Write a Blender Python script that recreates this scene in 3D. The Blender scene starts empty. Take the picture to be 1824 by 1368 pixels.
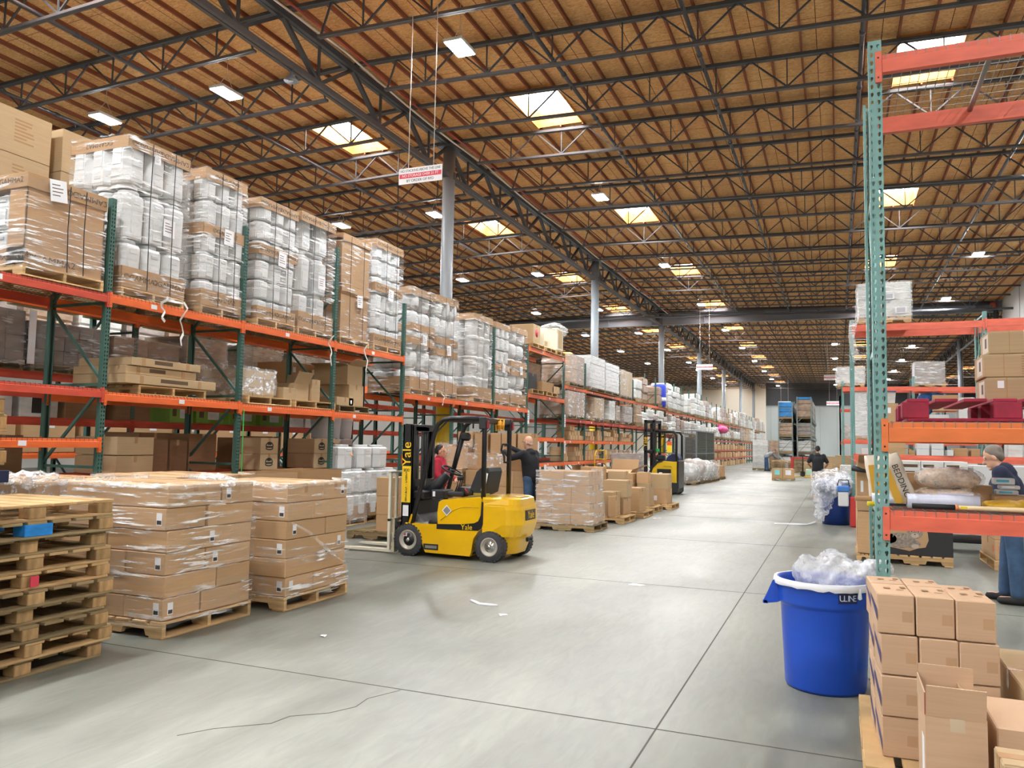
import bpy, math, random
from mathutils import Vector, Matrix
R = random.Random(7)
scn = bpy.context.scene
COL = scn.collection
PI = math.pi
# ------------------------------------------------------------------ object helpers
def link(o):
    COL.objects.link(o); return o
def tag(o, label=None, cat=None, group=None, kind=None):
    if label: o['label'] = label
    if cat: o['category'] = cat
    if group: o['group'] = group
    if kind: o['kind'] = kind
    return o
def thing(name, label, cat, loc=(0, 0, 0), rz=0, group=None):
    o = link(bpy.data.objects.new(name, None)); o.empty_display_size = .1
    o.location = loc; o.rotation_euler = (0, 0, rz)
    return tag(o, label, cat, group)
def put(name, mesh, parent=None, loc=(0, 0, 0), rz=0):
    o = link(bpy.data.objects.new(name, mesh)); o.location = loc; o.rotation_euler = (0, 0, rz)
    if parent: o.parent = parent
    return o
def kids(o):
    return [c for c in ALLK.get(o.name, [])]
ALLK = {}
def copy_tree(o, loc=None, rz=None, label=None, group=None):
    c = o.copy(); COL.objects.link(c)
    if loc is not None: c.location = loc
    if rz is not None: c.rotation_euler = (0, 0, rz)
    if label: c['label'] = label
    if group: c['group'] = group
    for ch in o.children:
        d = ch.copy(); COL.objects.link(d); d.parent = c
        for g in ch.children:
            e = g.copy(); COL.objects.link(e); e.parent = d
    return c
ORD = ['first', 'second', 'third', 'fourth', 'fifth', 'sixth', 'seventh', 'eighth', 'ninth', 'tenth', 'eleventh', 'twelfth', 'thirteenth',
       'fourteenth', 'fifteenth', 'sixteenth', 'seventeenth', 'eighteenth', 'nineteenth', 'twentieth']
def nth(i, n=None):
    return ORD[i]
def nrow(i, n):
    return 'bottom' if i == 0 else 'top' if i == n - 1 else ORD[i]
# ------------------------------------------------------------------ mesh builder
class MB:
    def __init__(s): s.v = []; s.f = []; s.m = []; s.mats = []; s.sm = []
    def mi(s, mat):
        if mat not in s.mats: s.mats.append(mat)
        return s.mats.index(mat)
    def add(s, vs, fs, mat, smooth=False):
        b = len(s.v); k = s.mi(mat); s.v += [tuple(v) for v in vs]
        for f in fs:
            s.f.append([i + b for i in f]); s.m.append(k); s.sm.append(smooth)
        return s
    def box(s, x0, x1, y0, y1, z0, z1, mat):
        v = [(x0, y0, z0), (x1, y0, z0), (x1, y1, z0), (x0, y1, z0), (x0, y0, z1), (x1, y0, z1), (x1, y1, z1), (x0, y1, z1)]
        return s.add(v, [(0, 3, 2, 1), (4, 5, 6, 7), (0, 1, 5, 4), (1, 2, 6, 5), (2, 3, 7, 6), (3, 0, 4, 7)], mat)
    def cbox(s, x0, x1, y0, y1, z0, z1, mat, c=.006):
        c = min(c, (x1 - x0) / 2.5, (y1 - y0) / 2.5, (z1 - z0) / 2.5)
        X = (x0, x1); Y = (y0, y1); Z = (z0, z1); vs = []; ix = {}
        for i in (0, 1):
            for j in (0, 1):
                for k in (0, 1):
                    di, dj, dk = (c, -c)[i], (c, -c)[j], (c, -c)[k]
                    for a, p in (('x', (X[i], Y[j] + dj, Z[k] + dk)), ('y', (X[i] + di, Y[j], Z[k] + dk)), ('z', (X[i] + di, Y[j] + dj, Z[k]))):
                        ix[i, j, k, a] = len(vs); vs.append(p)
        g = lambda i, j, k, a: ix[i, j, k, a]
        fs = []
        for i in (0, 1):
            q = [g(i, 0, 0, 'x'), g(i, 1, 0, 'x'), g(i, 1, 1, 'x'), g(i, 0, 1, 'x')]; fs.append(q if i else q[::-1])
            q = [g(0, i, 0, 'y'), g(1, i, 0, 'y'), g(1, i, 1, 'y'), g(0, i, 1, 'y')]; fs.append(q[::-1] if i else q)
            q = [g(0, 0, i, 'z'), g(1, 0, i, 'z'), g(1, 1, i, 'z'), g(0, 1, i, 'z')]; fs.append(q if i else q[::-1])
        for i in (0, 1):
            for j in (0, 1):
                q = [g(i, j, 0, 'x'), g(i, j, 1, 'x'), g(i, j, 1, 'y'), g(i, j, 0, 'y')]; fs.append(q if (i == j) else q[::-1])
                q = [g(i, 0, j, 'x'), g(i, 0, j, 'z'), g(i, 1, j, 'z'), g(i, 1, j, 'x')]; fs.append(q if (i == j) else q[::-1])
                q = [g(0, i, j, 'y'), g(1, i, j, 'y'), g(1, i, j, 'z'), g(0, i, j, 'z')]; fs.append(q if (i == j) else q[::-1])
                for k in (0, 1):
                    q = [g(i, j, k, 'x'), g(i, j, k, 'y'), g(i, j, k, 'z')]; fs.append(q if (i + j + k) % 2 else q[::-1])
        return s.add(vs, fs, mat)
    def bar(s, p, q, w, h, mat, up=(0, 0, 1)):
        p = Vector(p); q = Vector(q); d = (q - p)
        if d.length < 1e-6: return s
        d.normalize(); u = Vector(up)
        if abs(d.dot(u)) > .98: u = Vector((1, 0, 0)) if abs(d.x) < .9 else Vector((0, 1, 0))
        a = d.cross(u).normalized() * (w / 2); b = a.cross(d).normalized() * (h / 2)
        v = [p - a - b, p + a - b, p + a + b, p - a + b, q - a - b, q + a - b, q + a + b, q - a + b]
        return s.add(v, [(0, 1, 2, 3), (7, 6, 5, 4), (0, 4, 5, 1), (1, 5, 6, 2), (2, 6, 7, 3), (3, 7, 4, 0)], mat)
    def tube(s, p, q, r, mat, n=10, r2=None, caps=True):
        return s.path([p, q], r, mat, n, caps, [r, r if r2 is None else r2])
    def path(s, pts, r, mat, n=8, caps=True, rs=None, closed=False):
        pts = [Vector(p) for p in pts]; N = len(pts); rs = rs or [r] * N
        rings = []; prev = None
        for i in range(N):
            if closed: d = pts[(i + 1) % N] - pts[i - 1]
            else: d = pts[min(i + 1, N - 1)] - pts[max(i - 1, 0)]
            d.normalize()
            if prev is None:
                u = Vector((0, 0, 1)) if abs(d.z) < .9 else Vector((1, 0, 0)); a = d.cross(u).normalized()
            else:
                a = (prev - d * prev.dot(d)).normalized()
            prev = a; b = d.cross(a)
            rings.append([pts[i] + (a * math.cos(t * 2 * PI / n) + b * math.sin(t * 2 * PI / n)) * rs[i] for t in range(n)])
        vs = [v for rg in rings for v in rg]; fs = []
        for i in range(N if closed else N - 1):
            j = (i + 1) % N
            for t in range(n):
                fs.append((i * n + t, i * n + (t + 1) % n, j * n + (t + 1) % n, j * n + t))
        if caps and not closed: fs += [tuple(range(n))[::-1], tuple(range((N - 1) * n, N * n))]
        return s.add(vs, fs, mat, True)
    def lathe(s, prof, mat, n=24, c=(0, 0, 0), axis='z', smooth=True, sx=1, sy=1, caps=True):
        vs = []; fs = []; N = len(prof)
        for r, z in prof:
            for t in range(n):
                a = 2 * PI * t / n; p = (r * math.cos(a) * sx, r * math.sin(a) * sy, z)
                if axis == 'y': p = (p[0], z, p[1])
                if axis == 'x': p = (z, p[0], p[1])
                vs.append((p[0] + c[0], p[1] + c[1], p[2] + c[2]))
        for i in range(N - 1):
            for t in range(n):
                q = (i * n + t, i * n + (t + 1) % n, (i + 1) * n + (t + 1) % n, (i + 1) * n + t); fs.append(q if axis != 'y' else q[::-1])
        if caps:
            a = tuple(range(n))[::-1]; b = tuple(range((N - 1) * n, N * n))
            fs += [a, b] if axis != 'y' else [a[::-1], b[::-1]]
        return s.add(vs, fs, mat, smooth)
    def loft(s, secs, mat, caps=True, smooth=False):
        n = len(secs[0]); vs = [p for sc in secs for p in sc]; fs = []
        for i in range(len(secs) - 1):
            for t in range(n):
                fs.append((i * n + t, i * n + (t + 1) % n, (i + 1) * n + (t + 1) % n, (i + 1) * n + t))
        if caps: fs += [tuple(range(n))[::-1], tuple(range((len(secs) - 1) * n, len(secs) * n))]
        return s.add(vs, fs, mat, smooth)
    def prism(s, poly, axis, a, b, mat, smooth=False):
        def P(p, t):
            return {'x': (t, p[0], p[1]), 'y': (p[0], t, p[1]), 'z': (p[0], p[1], t)}[axis]
        n = len(poly); ar = sum(poly[i][0] * poly[(i + 1) % n][1] - poly[(i + 1) % n][0] * poly[i][1] for i in range(n))
        if (ar < 0) != (axis == 'y'): poly = poly[::-1]
        return s.loft([[P(p, a) for p in poly], [P(p, b) for p in poly]], mat, True, smooth) if a < b else s.loft([[P(p, b) for p in poly], [P(p, a) for p in poly]], mat, True, smooth)
    def quad(s, a, b, c, d, mat): return s.add([a, b, c, d], [(0, 1, 2, 3)], mat)
    def mesh(s, name):
        me = bpy.data.meshes.new(name); me.from_pydata(s.v, [], s.f)
        for m in s.mats: me.materials.append(m)
        me.polygons.foreach_set('material_index', s.m)
        me.polygons.foreach_set('use_smooth', s.sm)
        me.update(); return me
    def build(s, name, parent=None, loc=(0, 0, 0), rz=0):
        return put(name, s.mesh(name), parent, loc, rz)
# ------------------------------------------------------------------ materials
MATS = {}
def lin(h):
    h = h.lstrip('#'); o = []
    for i in (0, 2, 4):
        c = int(h[i:i + 2], 16) / 255; o.append(c / 12.92 if c <= .04045 else ((c + .055) / 1.055) ** 2.4)
    return (*o, 1)
def mat(name, color, rough=.6, metal=0., noise=0., scale=(6, 6, 6), rnd=0., bump=0., spec=.5, detail=3, coat=0., dark=None):
    if name in MATS: return MATS[name]
    m = bpy.data.materials.new(name); m.use_nodes = True; nt = m.node_tree; N = nt.nodes; L = nt.links
    b = N['Principled BSDF']; c = lin(color) if isinstance(color, str) else (*color, 1)
    b.inputs['Base Color'].default_value = c; b.inputs['Roughness'].default_value = rough; b.inputs['Metallic'].default_value = metal
    b.inputs['Specular IOR Level'].default_value = spec
    if coat: b.inputs['Coat Weight'].default_value = coat; b.inputs['Coat Roughness'].default_value = .1
    if noise or rnd or bump:
        tc = N.new('ShaderNodeTexCoord'); mp = N.new('ShaderNodeMapping'); mp.inputs['Scale'].default_value = scale
        L.new(tc.outputs['Object'], mp.inputs['Vector'])
        nz = N.new('ShaderNodeTexNoise'); nz.inputs['Scale'].default_value = 1; nz.inputs['Detail'].default_value = detail
        L.new(mp.outputs['Vector'], nz.inputs['Vector'])
        mx = N.new('ShaderNodeMix'); mx.data_type = 'RGBA'; mx.blend_type = 'MIX'
        d = lin(dark) if dark else (c[0] * (1 - noise), c[1] * (1 - noise), c[2] * (1 - noise), 1)
        u = c if dark else (min(1, c[0] * (1 + noise)), min(1, c[1] * (1 + noise)), min(1, c[2] * (1 + noise)), 1)
        mx.inputs['A'].default_value = d; mx.inputs['B'].default_value = u
        rp = N.new('ShaderNodeMapRange'); rp.inputs['From Min'].default_value = .3; rp.inputs['From Max'].default_value = .7
        L.new(nz.outputs['Fac'], rp.inputs['Value']); L.new(rp.outputs['Result'], mx.inputs['Factor'])
        out = mx.outputs['Result']
        if rnd:
            oi = N.new('ShaderNodeObjectInfo'); r2 = N.new('ShaderNodeMapRange'); r2.inputs['To Min'].default_value = 1 - rnd; r2.inputs['To Max'].default_value = 1 + rnd
            L.new(oi.outputs['Random'], r2.inputs['Value'])
            hs = N.new('ShaderNodeHueSaturation'); L.new(out, hs.inputs['Color']); L.new(r2.outputs['Result'], hs.inputs['Value']); out = hs.outputs['Color']
        L.new(out, b.inputs['Base Color'])
        if bump:
            bp = N.new('ShaderNodeBump'); bp.inputs['Strength'].default_value = bump; bp.inputs['Distance'].default_value = .01
            L.new(nz.outputs['Fac'], bp.inputs['Height']); L.new(bp.outputs['Normal'], b.inputs['Normal'])
    MATS[name] = m; return m
def emit(name, color, strength):
    m = bpy.data.materials.new(name); m.use_nodes = True; nt = m.node_tree; b = nt.nodes['Principled BSDF']
    b.inputs['Base Color'].default_value = (.8, .8, .8, 1); b.inputs['Emission Color'].default_value = (*color, 1); b.inputs['Emission Strength'].default_value = strength
    return m
def film_mat(name, lo, hi, scale, rot, color=(1, 1, 1), rough=.16, fr=(.5, .8), dif=.82, clus=2.2):
    m = bpy.data.materials.new(name); m.use_nodes = True; nt = m.node_tree; N = nt.nodes; L = nt.links
    N.remove(N['Principled BSDF'])
    gl = N.new('ShaderNodeBsdfGlossy'); gl.inputs['Color'].default_value = (*color, 1); gl.inputs['Roughness'].default_value = rough
    df = N.new('ShaderNodeBsdfDiffuse'); df.inputs['Color'].default_value = (*color, 1)  # white diffuse streaks paint the glints of wrinkled film into its colour
    gd = N.new('ShaderNodeMixShader'); gd.inputs['Fac'].default_value = dif; L.new(gl.outputs[0], gd.inputs[1]); L.new(df.outputs[0], gd.inputs[2])
    tr = N.new('ShaderNodeBsdfTransparent'); mx = N.new('ShaderNodeMixShader')
    tc = N.new('ShaderNodeTexCoord'); mp = N.new('ShaderNodeMapping'); mp.inputs['Scale'].default_value = scale; mp.inputs['Rotation'].default_value = rot
    L.new(tc.outputs['Object'], mp.inputs['Vector'])
    nz = N.new('ShaderNodeTexNoise'); nz.inputs['Scale'].default_value = 1; nz.inputs['Detail'].default_value = 5; nz.inputs['Roughness'].default_value = .65; nz.inputs['Distortion'].default_value = .3
    L.new(mp.outputs['Vector'], nz.inputs['Vector'])
    rp = N.new('ShaderNodeMapRange'); rp.inputs['From Min'].default_value = fr[0]; rp.inputs['From Max'].default_value = fr[1]
    rp.inputs['To Min'].default_value = 0; rp.inputs['To Max'].default_value = hi
    L.new(nz.outputs['Fac'], rp.inputs['Value'])
    n2 = N.new('ShaderNodeTexNoise'); n2.inputs['Scale'].default_value = clus; n2.inputs['Detail'].default_value = 2; L.new(tc.outputs['Object'], n2.inputs['Vector'])
    r2 = N.new('ShaderNodeMapRange'); r2.inputs['From Min'].default_value = .38; r2.inputs['From Max'].default_value = .58; r2.inputs['To Min'].default_value = .15; L.new(n2.outputs['Fac'], r2.inputs['Value'])
    mu = N.new('ShaderNodeMath'); mu.operation = 'MULTIPLY'; L.new(rp.outputs['Result'], mu.inputs[0]); L.new(r2.outputs['Result'], mu.inputs[1])
    ad = N.new('ShaderNodeMath'); ad.operation = 'ADD'; ad.inputs[1].default_value = lo; ad.use_clamp = True; L.new(mu.outputs[0], ad.inputs[0])
    L.new(ad.outputs[0], mx.inputs['Fac']); L.new(tr.outputs[0], mx.inputs[1]); L.new(gd.outputs[0], mx.inputs[2])
    bp = N.new('ShaderNodeBump'); bp.inputs['Strength'].default_value = .9; bp.inputs['Distance'].default_value = .04
    L.new(nz.outputs['Fac'], bp.inputs['Height']); L.new(bp.outputs['Normal'], gl.inputs['Normal'])
    L.new(mx.outputs[0], N['Material Output'].inputs['Surface'])
    MATS[name] = m; return m
KRAFT = mat('kraft_cardboard', '#be9b74', .75, noise=.05, scale=(3, 3, 90), rnd=.08, spec=.25)
KRAFTN = mat('foreground_lit_kraft', '#c6a688', .75, noise=.04, scale=(3, 3, 90), rnd=.05, spec=.25)  # kraft with the lighter, pinker foreground light put into its colour
KRAFT2 = mat('yellow_kraft_cardboard', '#b49b78', .75, noise=.05, scale=(3, 3, 90), rnd=.09, spec=.25)
KRAFTD = mat('brown_cardboard', '#ab8761', .75, noise=.06, scale=(3, 3, 80), rnd=.08, spec=.25)
KRAFTX = mat('rack_shaded_cardboard', '#8a6a4e', .75, noise=.08, scale=(3, 3, 80), rnd=.12, spec=.2)  # kraft darkened, putting the shade inside the racks into the colour
TAPE = mat('packing_tape', '#b08a62', .25, spec=.5)
TAPEW = mat('clear_tape', '#cbb79c', .2, spec=.6)
INK = mat('print_ink', '#5a4630', .7)
BLACKINK = mat('black_ink', '#1c1a1a', .6)
PURPLE = mat('purple_tape', '#7c74a6', .35, noise=.2, scale=(5, 20, 20))
WHITEP = mat('white_paper', '#e9e9ec', .6, noise=.03)
WOOD = mat('pallet_wood', '#c4a375', .8, noise=.28, scale=(3, 3, 30), rnd=.22, spec=.2, detail=5)
WOODG = mat('weathered_pallet_wood', '#94805f', .85, noise=.35, scale=(3, 3, 30), rnd=.3, spec=.15, detail=5)
WOODB = mat('pallet_block_wood', '#b08e64', .85, noise=.35, scale=(18, 18, 6), rnd=.2, spec=.15, detail=5)
REDWOOD = mat('red_painted_wood', '#ad2341', .6, noise=.18, scale=(12, 12, 12), rnd=.05, dark='#8e1c38')
BLUEWOOD = mat('blue_painted_wood', '#1f86d6', .7, noise=.2, scale=(10, 10, 20))
GREEN = mat('rack_green_paint', '#3c5f55', .45, noise=.12, scale=(8, 8, 3))
TEAL = mat('rack_teal_paint', '#739f9a', .4, noise=.12, scale=(9, 9, 3))
GREYG = mat('rack_grey_paint', '#7f8a86', .5)
ORANGE = mat('beam_orange_paint', '#e2672b', .42, noise=.12, scale=(3, 3, 12), rnd=.06)
REDB = mat('beam_red_paint', '#c64a33', .45, noise=.14, scale=(3, 3, 12), rnd=.06)
REDN = mat('beam_coral_paint', '#e06a52', .4, noise=.12, scale=(4, 4, 14))
ORANGE2 = mat('bright_orange_paint', '#e3793e', .4, noise=.1, scale=(4, 4, 14))
WIRE = mat('zinc_wire', '#8d8a84', .35, metal=.7)
WIRED = mat('dark_wire', '#4c4a4a', .4, metal=.5)
STEEL = mat('roof_steel', '#4a4b4e', .5, noise=.1, spec=.4)
STEELL = mat('joist_grey_steel', '#575557', .5, noise=.1, spec=.4)
COLG = mat('column_grey_paint', '#7d8388', .45)
PIPE = mat('sprinkler_pipe', '#454449', .45)
REDPIPE = mat('red_hose', '#a23a2b', .5)
PIPEO = mat('red_pipe', '#8d4030', .5)
CABLE = mat('white_cable', '#d9cfc4', .5)
PURLIN = mat('timber_purlin', '#8a4f33', .8, noise=.2, scale=(20, 2, 20))
WHITEPL = mat('white_plastic', '#cfd0d0', .38, noise=.02, rnd=.04, spec=.45)
CREAM = mat('cream_paint', '#d8d3bd', .5)
ORTAG = mat('orange_tag', '#e8933a', .5)
YELLOW = mat('forklift_yellow', '#e6b400', .28, noise=.05, scale=(3, 3, 3), coat=.4)
YELD = mat('truck_yellow', '#d3ac16', .35, noise=.06)
BLACK = mat('black_paint', '#17171a', .35)
BLACKM = mat('black_plastic', '#202124', .55)
RUBBER = mat('tyre_rubber', '#3a3a3c', .8, noise=.2, scale=(20, 20, 20))
RIM = mat('wheel_rim', '#b9b2a4', .45, metal=.3)
CHROME = mat('chrome', '#c8c8c8', .15, metal=1)
GREYM = mat('grey_mat', '#6f7377', .7, noise=.15)
BLUE = mat('blue_plastic', '#1d4fc0', .33, noise=.06, scale=(4, 4, 2), spec=.45)
NAVY = mat('navy_label', '#10204e', .5)
REDP = mat('red_plastic', '#b8322e', .5)
SKIN = mat('skin', '#d8a68c', .55)
SKIN2 = mat('tan_skin', '#c48f72', .55)
HAIRG = mat('grey_hair', '#7f756c', .8)
HAIRW = mat('pale_grey_hair', '#b3a293', .7)
HAIRB = mat('black_hair', '#1a1718', .6)
NAVYC = mat('navy_fabric', '#20263f', .85, noise=.2, scale=(9, 9, 9), bump=.4)
BLKC = mat('black_fabric', '#1b1d24', .85, noise=.2, scale=(9, 9, 9), bump=.4)
REDC = mat('red_fabric', '#a81f35', .85, noise=.15, scale=(9, 9, 9), bump=.4)
JEAN = mat('blue_denim', '#3c5675', .9, noise=.25, scale=(8, 8, 8), bump=.3)
GREYC = mat('grey_fabric', '#8f9296', .9, noise=.1)
SHOE = mat('dark_shoe', '#1a1a1c', .7)
CONC = mat('wall_concrete', '#c3c2bd', .85, noise=.07, scale=(.5, .5, .5))
CONC2 = mat('back_wall_panel', '#aab2b1', .7, noise=.08, scale=(.3, .3, .15))
CREAMW = mat('cream_wall', '#ddd6c6', .85)
DARKW = mat('dark_wall', '#3a3d40', .8)
BLUEW = mat('blue_wrap', '#2a86c8', .3, noise=.15, scale=(3, 3, 8))
PINK = mat('pink_wrap', '#d8488c', .4, noise=.2)
GREENBX = mat('green_carton', '#7aa23f', .6, noise=.1)
GREYWRAP = mat('greyish_wrapped_goods', '#a79c96', .35, noise=.25, scale=(4, 4, 9), rnd=.2)
PALEWRAP = mat('pale_wrapped_goods', '#cfd0cd', .35, noise=.18, scale=(3, 3, 10), rnd=.12)
BRNWRAP = mat('brown_wrapped_goods', '#a98f79', .35, noise=.25, scale=(4, 4, 9), rnd=.2)
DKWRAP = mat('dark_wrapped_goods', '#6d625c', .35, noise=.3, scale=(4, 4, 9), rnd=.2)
SHAV = mat('wood_shavings', '#e2cdb8', .8, noise=.2, scale=(60, 60, 60), detail=6)
SIGNR = mat('sign_red', '#d33a4e', .5)
LIME = mat('green_strip', '#2fbf57', .4)
FILM = film_mat('stretch_film', .045, .95, (2.0, 2.0, 30), (.16, .24, 0), fr=(.54, .61))
FILM2 = film_mat('loose_clear_film', .12, .9, (8, 8, 14), (.3, .2, .1), fr=(.5, .64))
FILM3 = film_mat('milky_stretch_film', .16, .8, (2.6, 2.6, 26), (.15, .1, .0), fr=(.5, .66))
LAMP = emit('lamp_diffuser', (.93, .975, 1), 165)
SKYL = emit('skylight_diffuser', (.92, .97, 1), 7)
# ================================================================== the building
RX = -10.05                      # ridge girder line
def zc(x): return 10.2 - .0264 * abs(x - RX)
def floor_material():
    m = bpy.data.materials.new('polished_concrete'); m.use_nodes = True; nt = m.node_tree; N = nt.nodes; L = nt.links; b = N['Principled BSDF']
    tc = N.new('ShaderNodeTexCoord')
    def nz(scale, det=4, dist=0.):
        mp = N.new('ShaderNodeMapping'); mp.inputs['Scale'].default_value = scale; L.new(tc.outputs['Object'], mp.inputs['Vector'])
        n = N.new('ShaderNodeTexNoise'); n.inputs['Scale'].default_value = 1; n.inputs['Detail'].default_value = det; n.inputs['Distortion'].default_value = dist
        L.new(mp.outputs['Vector'], n.inputs['Vector']); return n
    a = nz((.35, .25, 1), 5, .4); c = nz((2.2, .5, 1), 6, .8); s = nz((14, 3, 1), 4, 1.2)
    r1 = N.new('ShaderNodeValToRGB'); r1.color_ramp.elements[0].position = .3; r1.color_ramp.elements[0].color = lin('#757770'); r1.color_ramp.elements[1].position = .62; r1.color_ramp.elements[1].color = lin('#9c9e95')
    L.new(a.outputs['Fac'], r1.inputs['Fac'])
    m1 = N.new('ShaderNodeMix'); m1.data_type = 'RGBA'; m1.blend_type = 'OVERLAY'; m1.inputs['Factor'].default_value = .5
    L.new(r1.outputs['Color'], m1.inputs['A']); L.new(c.outputs['Fac'], m1.inputs['B'])
    m2 = N.new('ShaderNodeMix'); m2.data_type = 'RGBA'; m2.blend_type = 'OVERLAY'; m2.inputs['Factor'].default_value = .18
    L.new(m1.outputs['Result'], m2.inputs['A']); L.new(s.outputs['Fac'], m2.inputs['B'])
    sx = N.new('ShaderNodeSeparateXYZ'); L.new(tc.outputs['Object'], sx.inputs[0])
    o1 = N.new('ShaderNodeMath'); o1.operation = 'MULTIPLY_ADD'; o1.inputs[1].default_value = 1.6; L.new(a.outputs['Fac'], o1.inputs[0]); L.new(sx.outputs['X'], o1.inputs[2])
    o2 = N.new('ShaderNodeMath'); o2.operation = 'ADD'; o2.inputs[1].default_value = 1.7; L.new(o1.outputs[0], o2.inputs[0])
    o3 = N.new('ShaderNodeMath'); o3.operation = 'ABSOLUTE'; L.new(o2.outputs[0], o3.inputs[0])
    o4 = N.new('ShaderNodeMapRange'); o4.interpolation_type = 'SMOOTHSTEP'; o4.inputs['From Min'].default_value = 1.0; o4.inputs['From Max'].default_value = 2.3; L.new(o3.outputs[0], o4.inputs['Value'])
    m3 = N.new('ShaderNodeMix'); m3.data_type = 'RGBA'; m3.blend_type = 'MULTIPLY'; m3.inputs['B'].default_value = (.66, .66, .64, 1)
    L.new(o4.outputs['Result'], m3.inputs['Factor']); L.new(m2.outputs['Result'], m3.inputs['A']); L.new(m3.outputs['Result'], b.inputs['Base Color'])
    rr = N.new('ShaderNodeMapRange'); rr.inputs['From Min'].default_value = .3; rr.inputs['From Max'].default_value = .7; rr.inputs['To Min'].default_value = .32; rr.inputs['To Max'].default_value = .55
    L.new(c.outputs['Fac'], rr.inputs['Value']); L.new(rr.outputs['Result'], b.inputs['Roughness'])
    b.inputs['Specular IOR Level'].default_value = .4
    bp = N.new('ShaderNodeBump'); bp.inputs['Strength'].default_value = .06; bp.inputs['Distance'].default_value = .01
    L.new(s.outputs['Fac'], bp.inputs['Height']); L.new(bp.outputs['Normal'], b.inputs['Normal'])
    return m
def osb_material():
    m = bpy.data.materials.new('osb_deck'); m.use_nodes = True; nt = m.node_tree; N = nt.nodes; L = nt.links; b = N['Principled BSDF']
    tc = N.new('ShaderNodeTexCoord')
    mp = N.new('ShaderNodeMapping'); mp.inputs['Scale'].default_value = (9, 26, 1); L.new(tc.outputs['Object'], mp.inputs['Vector'])
    n = N.new('ShaderNodeTexNoise'); n.inputs['Scale'].default_value = 1; n.inputs['Detail'].default_value = 6; n.inputs['Distortion'].default_value = 1.5; L.new(mp.outputs['Vector'], n.inputs['Vector'])
    cr = N.new('ShaderNodeValToRGB'); e = cr.color_ramp.elements; e[0].position = .28; e[0].color = lin('#c48a50'); e[1].position = .68; e[1].color = lin('#f2c68c')
    L.new(n.outputs['Fac'], cr.inputs['Fac'])
    big = N.new('ShaderNodeTexNoise'); big.inputs['Scale'].default_value = .8; L.new(tc.outputs['Object'], big.inputs['Vector'])
    m0 = N.new('ShaderNodeMix'); m0.data_type = 'RGBA'; m0.blend_type = 'OVERLAY'; m0.inputs['Factor'].default_value = .2
    L.new(cr.outputs['Color'], m0.inputs['A']); L.new(big.outputs['Fac'], m0.inputs['B'])
    sp = N.new('ShaderNodeSeparateXYZ'); L.new(tc.outputs['Object'], sp.inputs[0])
    def seam(sock, pitch, off, w):
        a = N.new('ShaderNodeMath'); a.operation = 'MULTIPLY_ADD'; a.inputs[1].default_value = 1 / pitch; a.inputs[2].default_value = off; L.new(sock, a.inputs[0])
        f = N.new('ShaderNodeMath'); f.operation = 'FRACT'; L.new(a.outputs[0], f.inputs[0])
        c = N.new('ShaderNodeMath'); c.operation = 'LESS_THAN'; c.inputs[1].default_value = w / pitch; L.new(f.outputs[0], c.inputs[0]); return c.outputs[0]
    s1 = seam(sp.outputs['X'], 1.22, .25, .014); s2 = seam(sp.outputs['Y'], 2.43, .5, .012)
    mxx = N.new('ShaderNodeMath'); mxx.operation = 'MAXIMUM'; L.new(s1, mxx.inputs[0]); L.new(s2, mxx.inputs[1])
    m1 = N.new('ShaderNodeMix'); m1.data_type = 'RGBA'; m1.inputs['B'].default_value = lin('#4a2d18')
    L.new(mxx.outputs[0], m1.inputs['Factor']); L.new(m0.outputs['Result'], m1.inputs['A'])
    L.new(m1.outputs['Result'], b.inputs['Base Color']); b.inputs['Roughness'].default_value = .8; b.inputs['Specular IOR Level'].default_value = .2
    return m
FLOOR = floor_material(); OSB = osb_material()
CRACK = mat('joint_dark', '#56544f', .9)
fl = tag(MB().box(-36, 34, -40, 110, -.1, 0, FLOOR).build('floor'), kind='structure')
j = MB()
for x in (-.97, 8.0, -10.0): j.box(x - .005, x + .005, -40, 110, .0005, .0015, CRACK)
for k in range(-3, 22): j.box(-34, 32, -.03 + 4.6 * k - .005, -.03 + 4.6 * k + .005, .0005, .0015, CRACK)
j.build('floor_joint', fl)
cr = MB(); pts = [(-2.95, 4.95), (-3.05, 4.75), (-3.02, 4.55), (-3.12, 4.35), (-3.1, 4.2), (-3.22, 4.05), (-3.3, 3.9), (-3.3, 3.75), (-3.42, 3.6)]
pts = [(-2.62, 4.55), (-2.72, 4.32), (-2.7, 4.16), (-2.78, 4.0), (-2.95, 3.86), (-2.97, 3.72), (-3.2, 3.52), (-3.3, 3.36)]
for p, q in zip(pts, pts[1:]): cr.bar((*p, .001), (*q, .001), .005, .001, CRACK)
cr.build('floor_crack', fl)
# ---- ceiling deck with skylight openings
JP = 2.43; J0 = 19.37; NJ = range(-24, 38)
SKX = [-22.6, -12.6, -6.72, 1.85, 11.6]; SKW = .61; SKY_ROWS = [18.155 + 9.72 * k for k in range(-4, 10)]
dk = MB(); y_prev = -40
def strips(ya, yb, holes):
    xs = [-36] + sorted([h for sx in holes for h in (sx - SKW, sx + SKW)] + [RX]) + [34]
    for a, b in zip(xs, xs[1:]):
        if any(abs((a + b) / 2 - sx) < .05 for sx in holes): continue
        dk.add([(a, ya, zc(a)), (b, ya, zc(b)), (b, yb, zc(b)), (a, yb, zc(a))], [(0, 3, 2, 1)], OSB)
edges = [-40]; plan = []
for yr in SKY_ROWS:
    plan.append((edges[-1], yr - 1.09, [])); plan.append((yr - 1.09, yr + 1.09, SKX)); edges.append(yr + 1.09)
plan.append((edges[-1], 110, []))
for a, b, h in plan:
    if b > a: strips(a, b, h)
ce = tag(dk.build('ceiling'), kind='structure')
pm = None
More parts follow.
